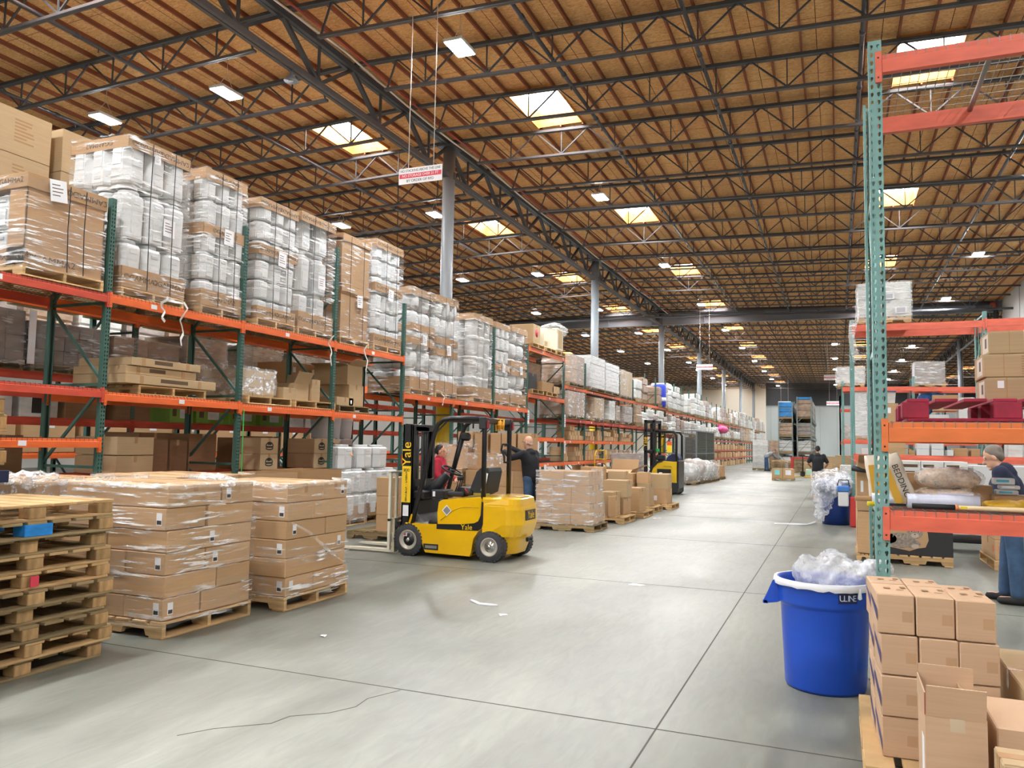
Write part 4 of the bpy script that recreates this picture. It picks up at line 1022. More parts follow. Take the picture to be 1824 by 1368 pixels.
# ---- tall furniture bay
for i, (y, z, s, lab, m) in enumerate(((22.75, 4.68, (.8, .62, .6), 'tan carton with a red round mark on the tall bay', KRAFT2), (24.1, 4.68, (.5, .5, .25), 'low carton between the old furniture on the tall bay', KRAFT2), (22.6, 3.26, (.7, .7, .5), 'dark cloth covered carton in the tall bay', BLACKM), (23.7, 3.26, (.9, 1.1, .3), 'flat brown carton in the tall bay', KRAFTD), (24.5, 3.26, (.9, .7, .22), 'flat tan carton at the tall bay end', KRAFT2))):
    o = carton((-9.0, y, z), s, lab, None, m)
    if i == 0: MB().lathe([(.13, .401), (.13, .402)], SIGNR, 20, axis='x', c=(0, 0, .34)).build('round_mark', o)
lpallet(22.25, 23.3, 4.55, 'pallet under the red marked carton on the tall bay'); lpallet(23.5, 24.4, 4.55, 'pallet in the middle of the tall bay top'); lpallet(24.5, 25.4, 4.55, 'pallet under the white chest on the tall bay')
lpallet(22.3, 23.3, 3.13, 'pallet under the dark carton in the tall bay'); lpallet(23.6, 24.6, 3.13, 'pallet under flat cartons in the tall bay')
cab = thing('white_cabinet', 'white cabinet with tan back lying in film on the tall bay', 'cabinet', (-8.95, 24.85, 4.7))
MB().cbox(-.4, .4, -.3, .3, 0, .75, CREAM, .02).build('cabinet_body', cab); MB().box(.4, .405, -.2, .2, .08, .68, KRAFT2).build('back_panel', cab)
cab2 = thing('white_crate', 'white open box beside the film covered cabinet', 'box', (-8.95, 23.85, 4.7)); MB().box(-.3, .3, -.3, -.27, 0, .45, CREAM).box(-.3, .3, .27, .3, 0, .45, CREAM).box(-.3, .3, -.3, .3, 0, .03, CREAM).box(-.3, -.27, -.3, .3, 0, .45, CREAM).build('crate_shell', cab2)
heap('film_bundle', 'white film bundle draped on the cabinet of the tall bay', 'film bundle', [(-8.9, 24.9, 5.48, .4, .35, .15), (-8.7, 24.6, 5.5, .3, .2, .12), (-8.6, 25.15, 5.4, .2, .2, .2)], FILM3, vox=.05, noise=.03)
cstack(-10.0, -9.4, 23.6, 25.3, 3.3, 4.3, 1, 3, 2, 'pale brown pile behind the tall bay', 'pale cartons behind the tall bay', BRNWRAP)
# ---- run of bays beyond: wrapped pallets above, loose cartons on the shelves
def wload(y0, y1, z0, z1, d, m, n=2, nz=2, film=FILM, x1=-8.55, wd=None):
    pallet((x1 - .53, (y0 + y1) / 2, z0), 0, 'pallet under the ' + d, L=1.06, W=round(y1 - y0, 1), wd=wd or WOODG, group='pallets of the distant left racks')
    cstack(x1 - 1.04, x1, y0, y1, z0 + .135, z1, 1, n, nz, d, 'goods on the distant left racks', m, kind='pack')
    wrap(wrapL(x1 - 1.04, x1, y0, y1), [(z0 + .05, z1 + .01, .03)], 'stretch wrap around the ' + d, sd(), m=film, step=.15, jit=.03)
wload(25.9, 27.6, 3.63, 4.75, 'brown wrapped load beside the tall bay', BRNWRAP, 2, 2)
wload(28.15, 30.2, 3.63, 4.95, 'tall white sack stack, nearer half', WHITEPL, 1, 8, x1=-8.5); wload(30.3, 32.4, 3.63, 4.9, 'tall white sack stack, farther half', WHITEPL, 1, 8, x1=-8.5)
wload(32.9, 34.9, 3.63, 4.85, 'kraft roll load right of the white sacks', KRAFT2, 3, 1, FILM3)
wload(25.75, 27.7, 2.49, 3.45, 'shiny brown load under the first bay beam', BRNWRAP, 2, 2, FILM2); wload(29.0, 30.3, 2.49, 3.4, 'tan and white wrapped load in the second bay', KRAFT2, 1, 3, FILM2)
wload(31.1, 32.0, 2.49, 3.4, 'small shiny load in the third bay', PALEWRAP, 1, 3); wload(32.1, 32.8, 2.49, 3.25, 'small leaning load in the third bay', BRNWRAP, 1, 2)
wload(33.6, 35.0, 2.49, 3.3, 'grey load in the fourth bay', GREYWRAP, 1, 2)
SHELF = MB()
for i in range(4):
    y0 = ys4[i]
    for z, zz in ((1.01, .62), (1.75, .6), (.31, .58), ):
        y = y0 + .15; k = 0
        while y < y0 + 2.25:
            w = R.uniform(.42, .75); nl = R.choice((1, 2, 2, 3)); h = zz * R.uniform(.8, 1) / 3
            if R.random() < .85:
                for l in range(nl):
                    xx = -8.9 + R.uniform(-.03, .03); SHELF.cbox(xx - .25, xx + .25, y, y + w - .02, z + h * l, z + h * l + h - .004, R.choice((KRAFT, KRAFT2)), .006).box(xx + .25, xx + .2515, y + w * .4, y + w * .55, z + h * l, z + h * l + h - .004, TAPE)
            y += w + R.uniform(.0, .06); k += 1
for i, (y, z) in enumerate(((23.6, 1.45), (23.6, .72), (22.9, 1.45))):
    tag(MB().box(-8.57, -8.565, y - .12, y + .12, z - .2, z + .22, WHITEP).build('shelf_tag'), 'white hanging shelf tag in the tall bay, %s' % ('upper right', 'lower right', 'upper left')[i], 'tag')
for i, y in enumerate((22.06, 25.5, 25.52)): paper(-8.57, y, (2.6, 2.6, 1.7)[i], .14, .42, 'white tall location card on the %s' % ('post right of the forklift guard', 'post behind the man in black', 'same post, lower down')[i], 0)
# far loads: one thing each with pallet, goods and film
FW = {}
def farload(y0, y1, z0, z1, m, label, x1=-8.5):
    t = thing('wrapped_load', label, 'wrapped load', (x1 - .5, (y0 + y1) / 2, z0), 0, 'far wrapped loads on the left'); w = (y1 - y0) / 2; h = z1 - z0
    MB().box(-.5, .5, -w, w, .1, .13, WOODG).box(.42, .5, -w, w, 0, .1, WOODG).build('pallet_base', t)
    b = MB()
    nz = max(2, int(h / .35)); 
    for k in range(nz):
        j = R.uniform(-.03, .03); b.cbox(-.48 + j, .48 + j, -w + .02, w - .02, .13 + (h - .13) * k / nz, .13 + (h - .13) * (k + 1) / nz, m, .05)
    b.build('goods', t)
fm = [PALEWRAP, GREYWRAP, PALEWRAP, BRNWRAP, PALEWRAP]
i = 0
for k in range(34):
    y0 = 35.6 + 1.23 * k + .08; d = '%s far wrapped load' % (nth(k) if k < 20 else 'distant ' + nth(k - 20))
    for lv, (z, h) in enumerate(((3.63 if y0 < 42 else 3.52, 1.5), (2.49 if y0 < 42 else 2.22, 1.05))):
        if R.random() < .08: continue
        if lv == 0 and y0 < 42.5 and R.random() < .55: continue
        farload(y0, y0 + 1.1, z, z + h * R.uniform(.6, 1.05) * (1 if y0 < 58 else .85), R.choice(fm), d + (' on the top beam' if lv == 0 else ' on the second beam') + ', counting from the kraft rolls')
for k in range(12):
    y0 = 78 + 2.3 * k
    for lv, z in enumerate((3.46, 2.12)): farload(y0, y0 + 2.1, z, z + R.uniform(.9, 1.6), R.choice(fm), 'tiny wrapped load near the back wall, %s %s' % (nth(k), ('on top', 'below')[lv]))
for k in range(16):
    y0 = 53 + 1.9 * k
    for lv, z in enumerate((1.36, .71, .02)):
        if y0 < 60 and lv == 0: z = 1.31
        w_, h_ = R.uniform(.8, 1.6), R.uniform(.35, .5); SHELF.cbox(-9.25, -8.55, y0 + .9 - w_ / 2, y0 + .9 + w_ / 2, z, z + h_, R.choice((KRAFT, KRAFT2, KRAFTD)), .01)
tag(SHELF.build('shelf_cartons'), 'many small tan cartons filling the distant left shelves', 'cartons', None, 'stuff')
heap('pink_bundle', 'bright pink wrapped bundle on a distant left shelf', 'bundle', [(-8.6, 64.2, 3.0, .4, 1.3, .35), (-8.6, 66, 3.0, .4, 1.2, .3)], PINK, vox=.08, noise=.03)
b = thing('blue_barrel', 'royal blue wrapped drum high on a distant left shelf', 'drum', (-8.7, 41.6, 3.65)); MB().lathe([(.3, 0), (.34, .1), (.34, 1.1), (.28, 1.2)], mat('royal_blue', '#2f46c8', .4), 18).build('drum_body', b); MB().lathe([(.345, .3), (.345, .5)], WHITEP, 18).build('drum_band', b)
for k in range(3):
    y = J0 + 14.58 * k; t = thing('column_guard', 'yellow guard sleeve on the %s' % ('column behind the forklift', 'column behind the reach truck', 'third column down the row')[k], 'column guard', (RX, y, 0))
    MB().lathe([(.2, 0), (.2, 2.9 if k == 0 else 3.1)], mat('guard_yellow', '#d9b81c', .45), 20).build('sleeve', t); MB().lathe([(.206, 1.1), (.206, 1.16)], BLACKM, 20).build('band', t)
# ================================================================== things on the floor, left of the aisle
def rowpos(i): return nrow(i, 10)
for k in range(10):
    wd = (WOODG, WOOD, WOODG, WOODG, WOODG, WOOD, WOOD, WOODG, WOODG, WOOD)[k]
    if k == 8:
        t = pallet((-5.46 + .03, 3.7, .1135 * k), Q + .01, 'blue blocked pallet second from the top of the nearest pallet stack', 1.2, 1.0, 'block', wd, 'nearest pallet stack', .1135)
        for c in t.children:
            if c.name.startswith('block') and abs(c.location.x) < .3: c.data = MB().cbox(-.1, .1, -.06, .06, .018, .097, BLUEWOOD, .004).mesh('block')
        continue
    pallet((-5.46 + R.uniform(-.025, .025), 3.72 + R.uniform(-.035, .035), .1135 * k), Q + R.uniform(-.012, .012), 'worn wooden pallet, %s of ten in the nearest stack' % ('at the bottom' if k == 0 else 'topmost' if k == 9 else nth(k) + ' from the bottom'), 1.2, 1.0, 'block', wd, 'nearest pallet stack', .1135)
tag(MB().cbox(-.006, .006, -.03, .03, 0, .07, SIGNR, .002).build('red_tag', None, (-4.95, 3.72, .59)), 'small red tag on a middle block of the nearest pallet stack', 'tag')
for k in range(14):
    pallet((-6.72 + R.uniform(-.02, .02), 3.72 + R.uniform(-.05, .05), .135 * k), Q + R.uniform(-.01, .01), 'pallet in the taller stack cut by the left frame edge, %s' % (nth(k) + ' from the floor'), 1.2, 1.0, 'block', WOODG if k % 3 else WOOD, 'taller pallet stack at the left edge', .135)
tag(MB().cbox(-.006, .006, -.08, .08, 0, .1, NAVY, .01).build('blue_patch', None, (-6.2, 4.3, 1.21)), 'dark blue stencilled patch on the taller pallet stack', 'patch')
def wrapped(x0, x1, y0, y1, desc, nl, h, z0=.135, m=None, seed=1, wd=None, film=FILM):
    pallet(((x0 + x1) / 2, (y0 + y1) / 2, 0), 0, 'wooden pallet under the ' + desc, round(x1 - x0, 2), round(y1 - y0, 2), 'stringer', wd or WOOD)
    rr = random.Random(seed); lh = h / nl; g = 'cartons of the ' + desc; X0, X1, Y0, Y1 = x0 + .02, x1 - .02, y0 + .015, y1 - .015
    for k in range(nl):
        odd = k % 2; sy = (.42, .6)[odd] + rr.uniform(-.03, .03); sxx = (.36, .56)[odd] + rr.uniform(-.02, .02)
        ys_ = [Y0, Y0 + (Y1 - Y0) * sy, Y1]; xs = [X1, X1 - (X1 - X0) * sxx, X0]
        for i in range(2):
            for j in range(2):
                if i == 1 and j == 1 and k < nl - 1: continue
                a, b = xs[i + 1], xs[i]; c, d = ys_[j], ys_[j + 1]; off = (rr.uniform(-.012, .012), rr.uniform(-.012, .012))
                st = []
                if i == 0 and ((k + j) % 3 == 0): st = [('r', rr.choice((-.3, .3)) * (d - c), lh * .5, .055, .095, WHITEP)]
                if j == 0 and i == 0 and k % 2 == 0 and k < nl: st.append(('f', (b - a) * .33, lh * .5, .06, .1, WHITEP))
                carton(((a + b) / 2 + off[0], (c + d) / 2 + off[1], z0 + lh * k), (b - a - .004, d - c - .004, lh - .002), 'carton of the %s: %s layer, %s' % (desc, nrow(k, nl), ('near aisle corner', 'far aisle corner', 'near rack corner', 'far rack corner')[i * 2 + j]), g, m or KRAFT, True if k == nl - 1 else None, stickers=[(*s, 'paper_label', .0015, BLACKINK) for s in st])
wrapped(-6.17, -4.95, 4.83, 5.85, 'wrapped carton load beside the nearest pallet stack', 6, 1.07, seed=3)
wrapped(-5.95, -4.76, 6.08, 7.1, 'wrapped carton load left of the fork tips', 6, 1.04, seed=5)
wrapped(-7.6, -6.38, 4.75, 5.95, 'low wrapped load behind the nearest carton load', 6, 1.05, seed=8)
wrapped(-7.4, -6.2, 6.15, 7.3, 'wrapped load behind, its pale top just showing', 6, 1.06, seed=9)
for (x0, x1, y0, y1, d, bands, s) in ((-6.17, -4.95, 4.83, 5.85, 'carton load beside the nearest pallet stack', [(.08, .36, .08), (.42, .74, .22), (.78, 1.0, -.12), (1.02, 1.21, .0)], 31), (-5.95, -4.76, 6.08, 7.1, 'carton load left of the fork tips', [(.1, .3, .0), (.42, .58, -.04), (.86, 1.18, .02)], 32),
                                  (-7.6, -6.38, 4.75, 5.95, 'low load behind the nearest carton load', [(.75, 1.21, .05)], 33), (-7.4, -6.2, 6.15, 7.3, 'load with the pale top showing', [(.8, 1.21, .0)], 34)):
    wrap(wrapL(x0, x1, y0, y1), bands, 'clear stretch wrap bands on the ' + d, s, jit=.012, m=FILM2 if s == 33 else FILM)
def film_ridge(name, label, pts, r, m=FILM2, fl=.5):
    b = MB(); rr = random.Random(len(label))
    rs = [r * rr.uniform(.5, 1.3) for _ in pts]
    b.path(pts, r, m, 7, True, rs); return tag(b.build(name), label, 'film')
def edge_fray(x0, x1, y0, y1, z, label, seed):
    rr = random.Random(seed); b = MB()
    P = [(x0, y0), (x1, y0), (x1, y1)]
    for (a, c) in zip(P, P[1:]):
        L = math.hypot(c[0] - a[0], c[1] - a[1]); n = int(L / .03); row = []
        for i in range(n + 1):
            t = i / n; px, py = a[0] + (c[0] - a[0]) * t, a[1] + (c[1] - a[1]) * t
            ix, iy = ((0, 1) if a[1] == c[1] else (-1, 0)); k = rr.uniform(.02, .09)
            row.append(((px - ix * .015, py - iy * .015, z - .03 + rr.uniform(-.01, .01)), (px, py, z + rr.uniform(.002, .014)), (px + ix * k, py + iy * k, z + rr.uniform(.004, .02))))
        vs = [q for r_ in row for q in r_]; fs = []
        for i in range(n): fs += [(i * 3, i * 3 + 3, i * 3 + 4, i * 3 + 1), (i * 3 + 1, i * 3 + 4, i * 3 + 5, i * 3 + 2)]
        b.add(vs, fs, FILM2, True)
    return tag(b.build('film_edge'), label, 'stretch wrap')
edge_fray(-6.17, -4.95, 4.83, 5.85, 1.21, 'ruffled film edge on top of the load beside the pallet stack', 1)
edge_fray(-5.95, -4.76, 6.08, 7.1, 1.18, 'ruffled film edge on top of the load left of the fork tips', 2)
edge_fray(-7.6, -6.38, 4.75, 5.95, 1.19, 'bunched film on top of the low load behind', 4)
heap('film_bunch', 'white bunch of film lying on the low load at the left', 'film', [(-6.9, 4.85, 1.22, .35, .12, .03), (-6.6, 4.9, 1.23, .25, .15, .035)], FILM2, vox=.02, noise=.02)
heap('film_bunch', 'crumpled film bunch between the two front carton loads', 'film', [(-5.75, 6.15, 1.2, .3, .12, .035), (-5.95, 6.3, 1.2, .15, .2, .03)], FILM2, vox=.02, noise=.02)
# twisted film tail across the second load
film_ridge('film_twist', 'twisted film strand crossing the load left of the fork tips', [(-4.735, 6.12, .82), (-4.735, 6.4, .7), (-4.735, 6.7, .5), (-4.735, 6.95, .36), (-4.74, 7.08, .33)], .012)
# open cartons standing in front of the second and third bay
open_carton((-8.3, 9.75, 0), (.8, 1.1, 1.08), 'open topped brown carton in front of the green strip post', KRAFT, fl=())
open_carton((-8.3, 10.95, 0), (.8, 1.1, 1.1), 'darker open topped brown carton left of the floor jugs', KRAFTD, fl=())
# ---- forklift
FK = thing('forklift', 'yellow and black electric forklift facing the left racks', 'forklift', (0, 0, 0))
YN, YF = 9.78, 10.74
def fpart(name, mb, par=None): return mb.build(name, par or FK)
def pr(pts, y0, y1, m, mb=None): return (mb or MB()).prism(pts, 'y', y0, y1, m)
ch = MB()
pr([(-5.52, .44), (-5.46, .41), (-5.38, .3), (-5.33, .12), (-5.3, .07), (-4.62, .06), (-4.6, .12), (-4.57, .3), (-4.5, .4), (-4.42, .46), (-5.5, .46)], YN, YF, YELLOW, ch)
ch.cbox(-5.3, -4.6, YN + .05, YF - .05, .07, .5, BLACK, .02)
fpart('chassis', ch)
hd = MB()
secs = []
prof = [(-5.13, .46), (-5.14, .6), (-5.12, .77), (-5.07, .8), (-4.85, .83), (-4.6, .85), (-4.45, .86), (-4.44, .46)]
for y, s in ((YN + .02, .0), (YN + .0, .02), (YN + .035, .0)): pass
def inset(p, d): 
    cx = sum(a for a, _ in p) / len(p); cz = sum(b for _, b in p) / len(p); return [(cx + (a - cx) * (1 - d), cz + (b - cz) * (1 - d)) for a, b in p]
def softprism(mb, prof, y0, y1, m, r=.03, d=.05):
    n = len(prof); ar = sum(prof[i][0] * prof[(i + 1) % n][1] - prof[(i + 1) % n][0] * prof[i][1] for i in range(n))
    if ar > 0: prof = prof[::-1]
    S = [[(a, y0, b) for a, b in inset(prof, d)], [(a, y0 + r * .35, b) for a, b in inset(prof, d * .3)], [(a, y0 + r, b) for a, b in prof], [(a, y1 - r, b) for a, b in prof], [(a, y1 - r * .35, b) for a, b in inset(prof, d * .3)], [(a, y1, b) for a, b in inset(prof, d)]]
    return mb.loft(S, m)
softprism(hd, prof, YN + .01, YF - .01, YELLOW, .04, .03)
hood = fpart('battery_hood', hd)
# raised arc on the hood side
b = MB(); pts = []
for i in range(11):
    t = i / 10; pts.append((-5.08 + .58 * t, YN + .008, .52 + .2 * math.sin(min(1, t * 1.5) * PI / 2)))
b.path(pts, .006, mat('deep_yellow', '#c99a06', .35), 6); b.build('moulded_line', hood)
DIA = MB(); c = (-4.98, .66); DIA.add([(c[0] - .075, YN - .001, c[1]), (c[0], YN - .001, c[1] - .075), (c[0] + .075, YN - .001, c[1]), (c[0], YN - .001, c[1] + .075)], [(0, 1, 2, 3)], WHITEP)
DIA.add([(c[0] - .06, YN - .002, c[1]), (c[0], YN - .002, c[1] - .06), (c[0] + .06, YN - .002, c[1]), (c[0], YN - .002, c[1] + .06)], [(0, 1, 2, 3)], mat('silver_sticker', '#9fa2a4', .3, .6)); DIA.build('diamond_sticker', hood)
# counterweight: rounded at the rear
cw = MB(); S = []
def cwring(z, x1, yin, rr_):
    pts = [(-4.44, YN + .0, z)]; n = 6
    for i in range(n + 1):
        a = -PI / 2 + (PI / 2) * i / n; pts.append((x1 - rr_ + rr_ * math.cos(a), YN + yin + rr_ + rr_ * math.sin(a), z))
    for i in range(n + 1):
        a = (PI / 2) * i / n; pts.append((x1 - rr_ + rr_ * math.cos(a), YF - yin - rr_ + rr_ * math.sin(a), z))
    pts.append((-4.44, YF, z)); return pts
for z, x1, yi, r_ in ((.34, -3.98, .06, .22), (.5, -3.93, .03, .24), (.7, -3.94, .02, .24), (.745, -3.95, .02, .24), (.75, -3.965, .03, .23), (.77, -3.965, .03, .23), (.84, -3.98, .04, .22), (.865, -4.02, .08, .2)): S.append(cwring(z, x1, yi, r_))
cw.loft(S, YELLOW, True, False)
S2 = [[(a, y, z) for a, y, z in cwring(z, x1, yi, r_)] for z, x1, yi, r_ in ((.1, -4.06, .16, .2), (.34, -3.98, .1, .22))]
cw.loft([[(max(a, -4.2), y, z) for a, y, z in s] for s in S2], YELLOW)
cwo = fpart('counterweight', cw)
MB().cbox(-3.935, -3.925, 10.08, 10.44, .55, .69, BLACK, .003).build('name_plate', cwo)
text('Yale', .15, mat('logo_yellow', '#f0c21a', .4), cwo, (-3.922, 10.26, .62), (PI / 2, 0, PI / 2), sx=.95)
MB().cbox(-3.96, -3.92, 10.16, 10.36, .26, .32, BLACK, .01).tube((-3.94, 10.26, .29), (-3.9, 10.26, .29), .02, BLACKM, 8).build('tow_pin', cwo)
MB().box(-4.2, -4.0, YN + .3, YF - .3, .866, .869, mat('seam_yellow', '#b98c08', .4)).build('seam_line', cwo)
# black swoosh with name
sw = MB(); o_ = YN - .006
sw.prism([(-5.13, .468), (-4.75, .485), (-4.56, .51), (-4.5, .54), (-4.465, .62), (-4.455, .8), (-4.43, .8), (-4.43, .5), (-4.45, .44), (-4.5, .41), (-5.13, .4)], 'y', o_, o_ + .012, BLACK)
swo = fpart('side_stripe', sw); text('Yale', .1, MATS['logo_yellow'], swo, (-4.67, o_ - .004, .447), (PI / 2, -.03, 0))
MB().box(-5.33, -5.1, YN - .004, YN, .11, .19, BLACKM).box(-5.3, -5.12, YN - .006, YN, .13, .17, CHROME).build('data_plate', FK)
# wheels
def wheel(name, x, y, r, w, near):
    t = MB(); t.lathe([(r * .62, -w / 2), (r * .9, -w / 2), (r, -w * .36), (r, w * .36), (r * .9, w / 2), (r * .62, w / 2)], RUBBER, 28, (x, y, r), 'y', caps=False)
    for i in range(28):
        a = 2 * PI * i / 28; d = Vector((math.cos(a), 0, math.sin(a))); p = Vector((x, y, r)) + d * r * .972
        t.bar(p + Vector((0, -w * .48, 0)), p + Vector((0, w * .48, 0)), .03, .02, RUBBER, d)
    o = fpart(name, t); s = -1
    m = MB(); m.lathe([(r * .63, -w * .45), (r * .6, -w * .5), (r * .55, -w * .4), (r * .5, -w * .2), (.0, -w * .2)] if False else [(r * .05, -w * .3), (r * .45, -w * .3), (r * .52, -w * .46), (r * .6, -w * .5), (r * .63, -w * .45), (r * .63, w * .4)], RIM, 24, (x, y, r), 'y')
    m.build('rim', o)
    hb = MB().lathe([(r * .0 + .001, -w * .5), (r * .16, -w * .5), (r * .2, -w * .3), (r * .38, -w * .31), (r * .4, -w * .25)], BLACK if near else CHROME, 16, (x, y, r), 'y'); hb.build('hub', o)
    MB().lathe([(.001, -w * .55), (r * .12, -w * .54), (r * .14, -w * .48)], CHROME, 12, (x, y, r), 'y').build('hub_cap', o)
wheel('front_wheel', -5.58, 9.86, .225, .17, True); wheel('front_wheel', -5.58, 10.66, .225, .17, True)
wheel('rear_wheel', -4.33, 9.84, .205, .16, False); wheel('rear_wheel', -4.25, 10.6, .205, .16, False)
ax = MB().cbox(-4.45, -4.2, 9.95, 10.5, .12, .3, BLACK, .02).cbox(-5.7, -5.45, 9.95, 10.57, .15, .35, BLACK, .02); fpart('axle', ax)
# mast
ms = MB()
for y, ox in ((YN + .03, 0), (YF - .17, -.1)):
    ms.cbox(-5.72 + ox, -5.57 + ox, y, y + .05, .1, 1.84, BLACK, .006).cbox(-5.72 + ox, -5.69 + ox, y, y + .12, .1, 1.84, BLACK, .004).cbox(-5.6 + ox, -5.57 + ox, y, y + .12, .1, 1.84, BLACK, .004)
for z in (.35, 1.0, 1.8): ms.cbox(-5.7, -5.66, YN + .05, YF - .08, z - .05, z + .05, BLACK, .005)
mo = fpart('mast', ms)
m2 = MB()
for y in (YN + .17, YF - .29): m2.cbox(-5.78, -5.68, y, y + .04, .12, 1.82, BLACKM, .004)
m2.cbox(-5.72, -5.66, YN + .2, YF - .26, 1.74, 1.82, BLACKM, .004); m2.build('inner_mast', mo)
cy_ = MB()
for y in (YN + .24, YF - .36): cy_.tube((-5.68, y, .2), (-5.68, y, 1.2), .03, BLACK, 10).tube((-5.68, y, 1.2), (-5.68, y, 1.75), .012, BLACKM, 10)
for y in (10.2, 10.3): cy_.bar((-5.68, y, .4), (-5.68, y, 1.7), .02, .012, STEEL)
for y, r_ in ((10.12, .012), (10.16, .012), (10.38, .01)): cy_.tube((-5.68, y, .5), (-5.68, y, 1.74), r_, BLACKM, 6)
cy_.build('lift_cylinder', mo)
ds = MB().box(-5.715, -5.575, YN + .026, YN + .03, .74, 1.25, mat('sticker_yellow', '#f0c419', .45)); dso = ds.build('phone_sticker', mo)
for i, chs in enumerate(('800', '5', '8', '5', '·', '5', '4', '3', '8')):
    text(chs, .07 if i else .065, BLACKINK, dso, (-5.645, YN + .024, 1.19 - .052 * i), (PI / 2, 0, 0))
text('Yale', .2, MATS['logo_yellow'], mo, (-5.645, YN + .026, 1.42), (PI / 2, -Q, 0), sx=1)
MB().box(-5.69, -5.6, YN + .026, YN + .03, .55, .7, WHITEP).box(-5.69, -5.61, YN + .026, YN + .03, .27, .35, WHITEP).build('warning_label', mo); MB().cbox(-5.66, -5.63, YN + .022, YN + .026, .28, .33, SIGNR, .003).build('warning_mark', mo)
cg = MB().cbox(-5.82, -5.74, YN + .06, YF - .06, .12, .2, BLACK, .006).cbox(-5.82, -5.74, YN + .06, YF - .06, .38, .46, BLACK, .006)
for y in (YN + .15, YF - .2): cg.cbox(-5.78, -5.72, y, y + .06, .08, .5, BLACK, .005)
fpart('carriage', cg)
for y in (YN + .1, YF - .3):
    f = MB(); f.prism([(-5.86, .02), (-6.5, .022), (-6.82, .032), (-6.82, .045), (-6.5, .055), (-5.9, .06), (-5.9, .5), (-5.86, .5)], 'y', y, y + .1, CREAM); fpart('fork', f)
br = MB()
for y in (YN + .02, YN + .2, YN + .38, YN + .56, YN + .74, YF - .06): br.cbox(-5.93, -5.89, y, y + (.05 if y in (YN + .02, YF - .06) else .03), .46 if y != YN + .02 else .06, 1.16, CREAM, .004)
br.cbox(-5.93, -5.89, YN + .02, YF - .01, 1.14, 1.17, CREAM, .004).cbox(-5.93, -5.89, YN + .02, YF - .01, .46, .5, CREAM, .004); fpart('load_backrest', br)
# overhead guard
gu = MB()
for y in (YN + .04, YF - .04):
    gu.path([(-5.54, y, .45), (-5.5, y, .62), (-5.22, y, 1.72), (-5.17, y, 1.84), (-5.08, y, 1.91), (-4.95, y, 1.93), (-4.47, y, 1.93)], .034, BLACK, 8)
    gu.path([(-4.47, y, 1.93), (-4.45, y, 1.8), (-4.45, y, .84)], .036, BLACK, 8)
    gu.cbox(-4.52, -4.41, y - .05, y + .05, 1.78, 1.95, BLACKM, .012)
gu.cbox(-5.1, -5.04, YN + .04, YF - .04, 1.88, 1.93, BLACK, .01).cbox(-4.5, -4.42, YN + .04, YF - .04, 1.86, 1.94, BLACK, .01)
go = fpart('overhead_guard', gu)
rb = MB()
for i in range(8):
    y = YN + .12 + .1 * i; rb.bar((-5.08, y, 1.905), (-4.48, y, 1.905), .035, .03, BLACK)
rb.build('roof_bar', go)
for y in (YN + .04, YF - .04): MB().cbox(-4.41, -4.39, y - .03, y + .03, 1.79, 1.9, mat('tail_red', '#8e1626', .3), .004).build('tail_lamp', go)
bc = MB().lathe([(.045, 0), (.045, .1), (.02, .12)], mat('amber', '#e89a1d', .25), 12, (-4.4, 10.22, 1.79)); bo = bc.build('beacon', go)
cb = MB()
for i in range(6):
    a = PI * i / 3; cb.tube((-4.4 + .06 * math.cos(a), 10.22 + .06 * math.sin(a), 1.77), (-4.4 + .07 * math.cos(a), 10.22 + .07 * math.sin(a), 1.93), .006, YELLOW, 6)
for z, r_ in ((1.77, .06), (1.93, .07), (1.85, .065)): cb.path([(-4.4 + r_ * math.cos(2 * PI * i / 12), 10.22 + r_ * math.sin(2 * PI * i / 12), z) for i in range(12)], .006, YELLOW, 6, closed=True)
cb.build('beacon_cage', bo)
MB().path([(-4.42, YF - .04, 1.58), (-4.53, YF - .1, 1.58), (-4.55, YF - .1, 1.5), (-4.5, YF - .1, 1.4), (-4.5, YF - .1, 1.32), (-4.42, YF - .04, 1.31)], .016, BLACKM, 7).build('grab_handle', go)
MB().tube((-4.85, 10.3, 1.9), (-4.85, 10.3, 1.8), .012, BLACKM, 6).cbox(-5.02, -4.88, 10.2, 10.32, 1.62, 1.74, BLACKM, .03).path([(-5.0, 10.26, 1.64), (-5.08, 10.28, 1.4), (-5.14, 10.3, 1.22)], .03, BLACKM, 8).build('fan_arm', go)
# seat, steering, controls
st = MB(); softprism(st, [(-4.98, .87), (-4.95, .97), (-4.6, .95), (-4.56, .88)], 10.05, 10.5, BLACKM, .04, .08); so = fpart('seat_cushion', st)
sb = MB(); softprism(sb, [(-4.78, .88), (-4.74, 1.0), (-4.66, 1.2), (-4.6, 1.25), (-4.48, 1.25), (-4.46, 1.2), (-4.52, .9), (-4.6, .86)], 10.03, 10.5, BLACKM, .05, .07); sbo = fpart('seat_back', sb)
MB().bar((-4.555, 10.02, .93), (-4.505, 10.02, 1.18), .06, .006, WHITEP, (0, 1, 0)).build('seat_label', sbo)
MB().cbox(-4.7, -4.45, 10.02, 10.04, .86, .9, mat('olive', '#8d8430', .5), .004).build('seat_base', sbo)
sc = MB(); sc.path([(-5.5, 10.2, .86), (-5.36, 10.22, .98), (-5.22, 10.25, 1.13)], .075, BLACKM, 8, True, [.1, .085, .06]); fpart('steering_column', sc)
wt = MB(); cen = Vector((-5.15, 10.25, 1.19)); nrm = Vector((.45, 0, 1)).normalized(); u_ = Vector((1, 0, -.45)).normalized(); v_ = Vector((0, 1, 0))
wt.path([cen + (u_ * math.cos(2 * PI * i / 22) + v_ * math.sin(2 * PI * i / 22)) * .155 for i in range(22)], .014, BLACKM, 7, closed=True)
for i in range(3): wt.bar(cen, cen + (u_ * math.cos(2.1 * i + .4) + v_ * math.sin(2.1 * i + .4)) * .15, .02, .01, BLACKM, nrm)
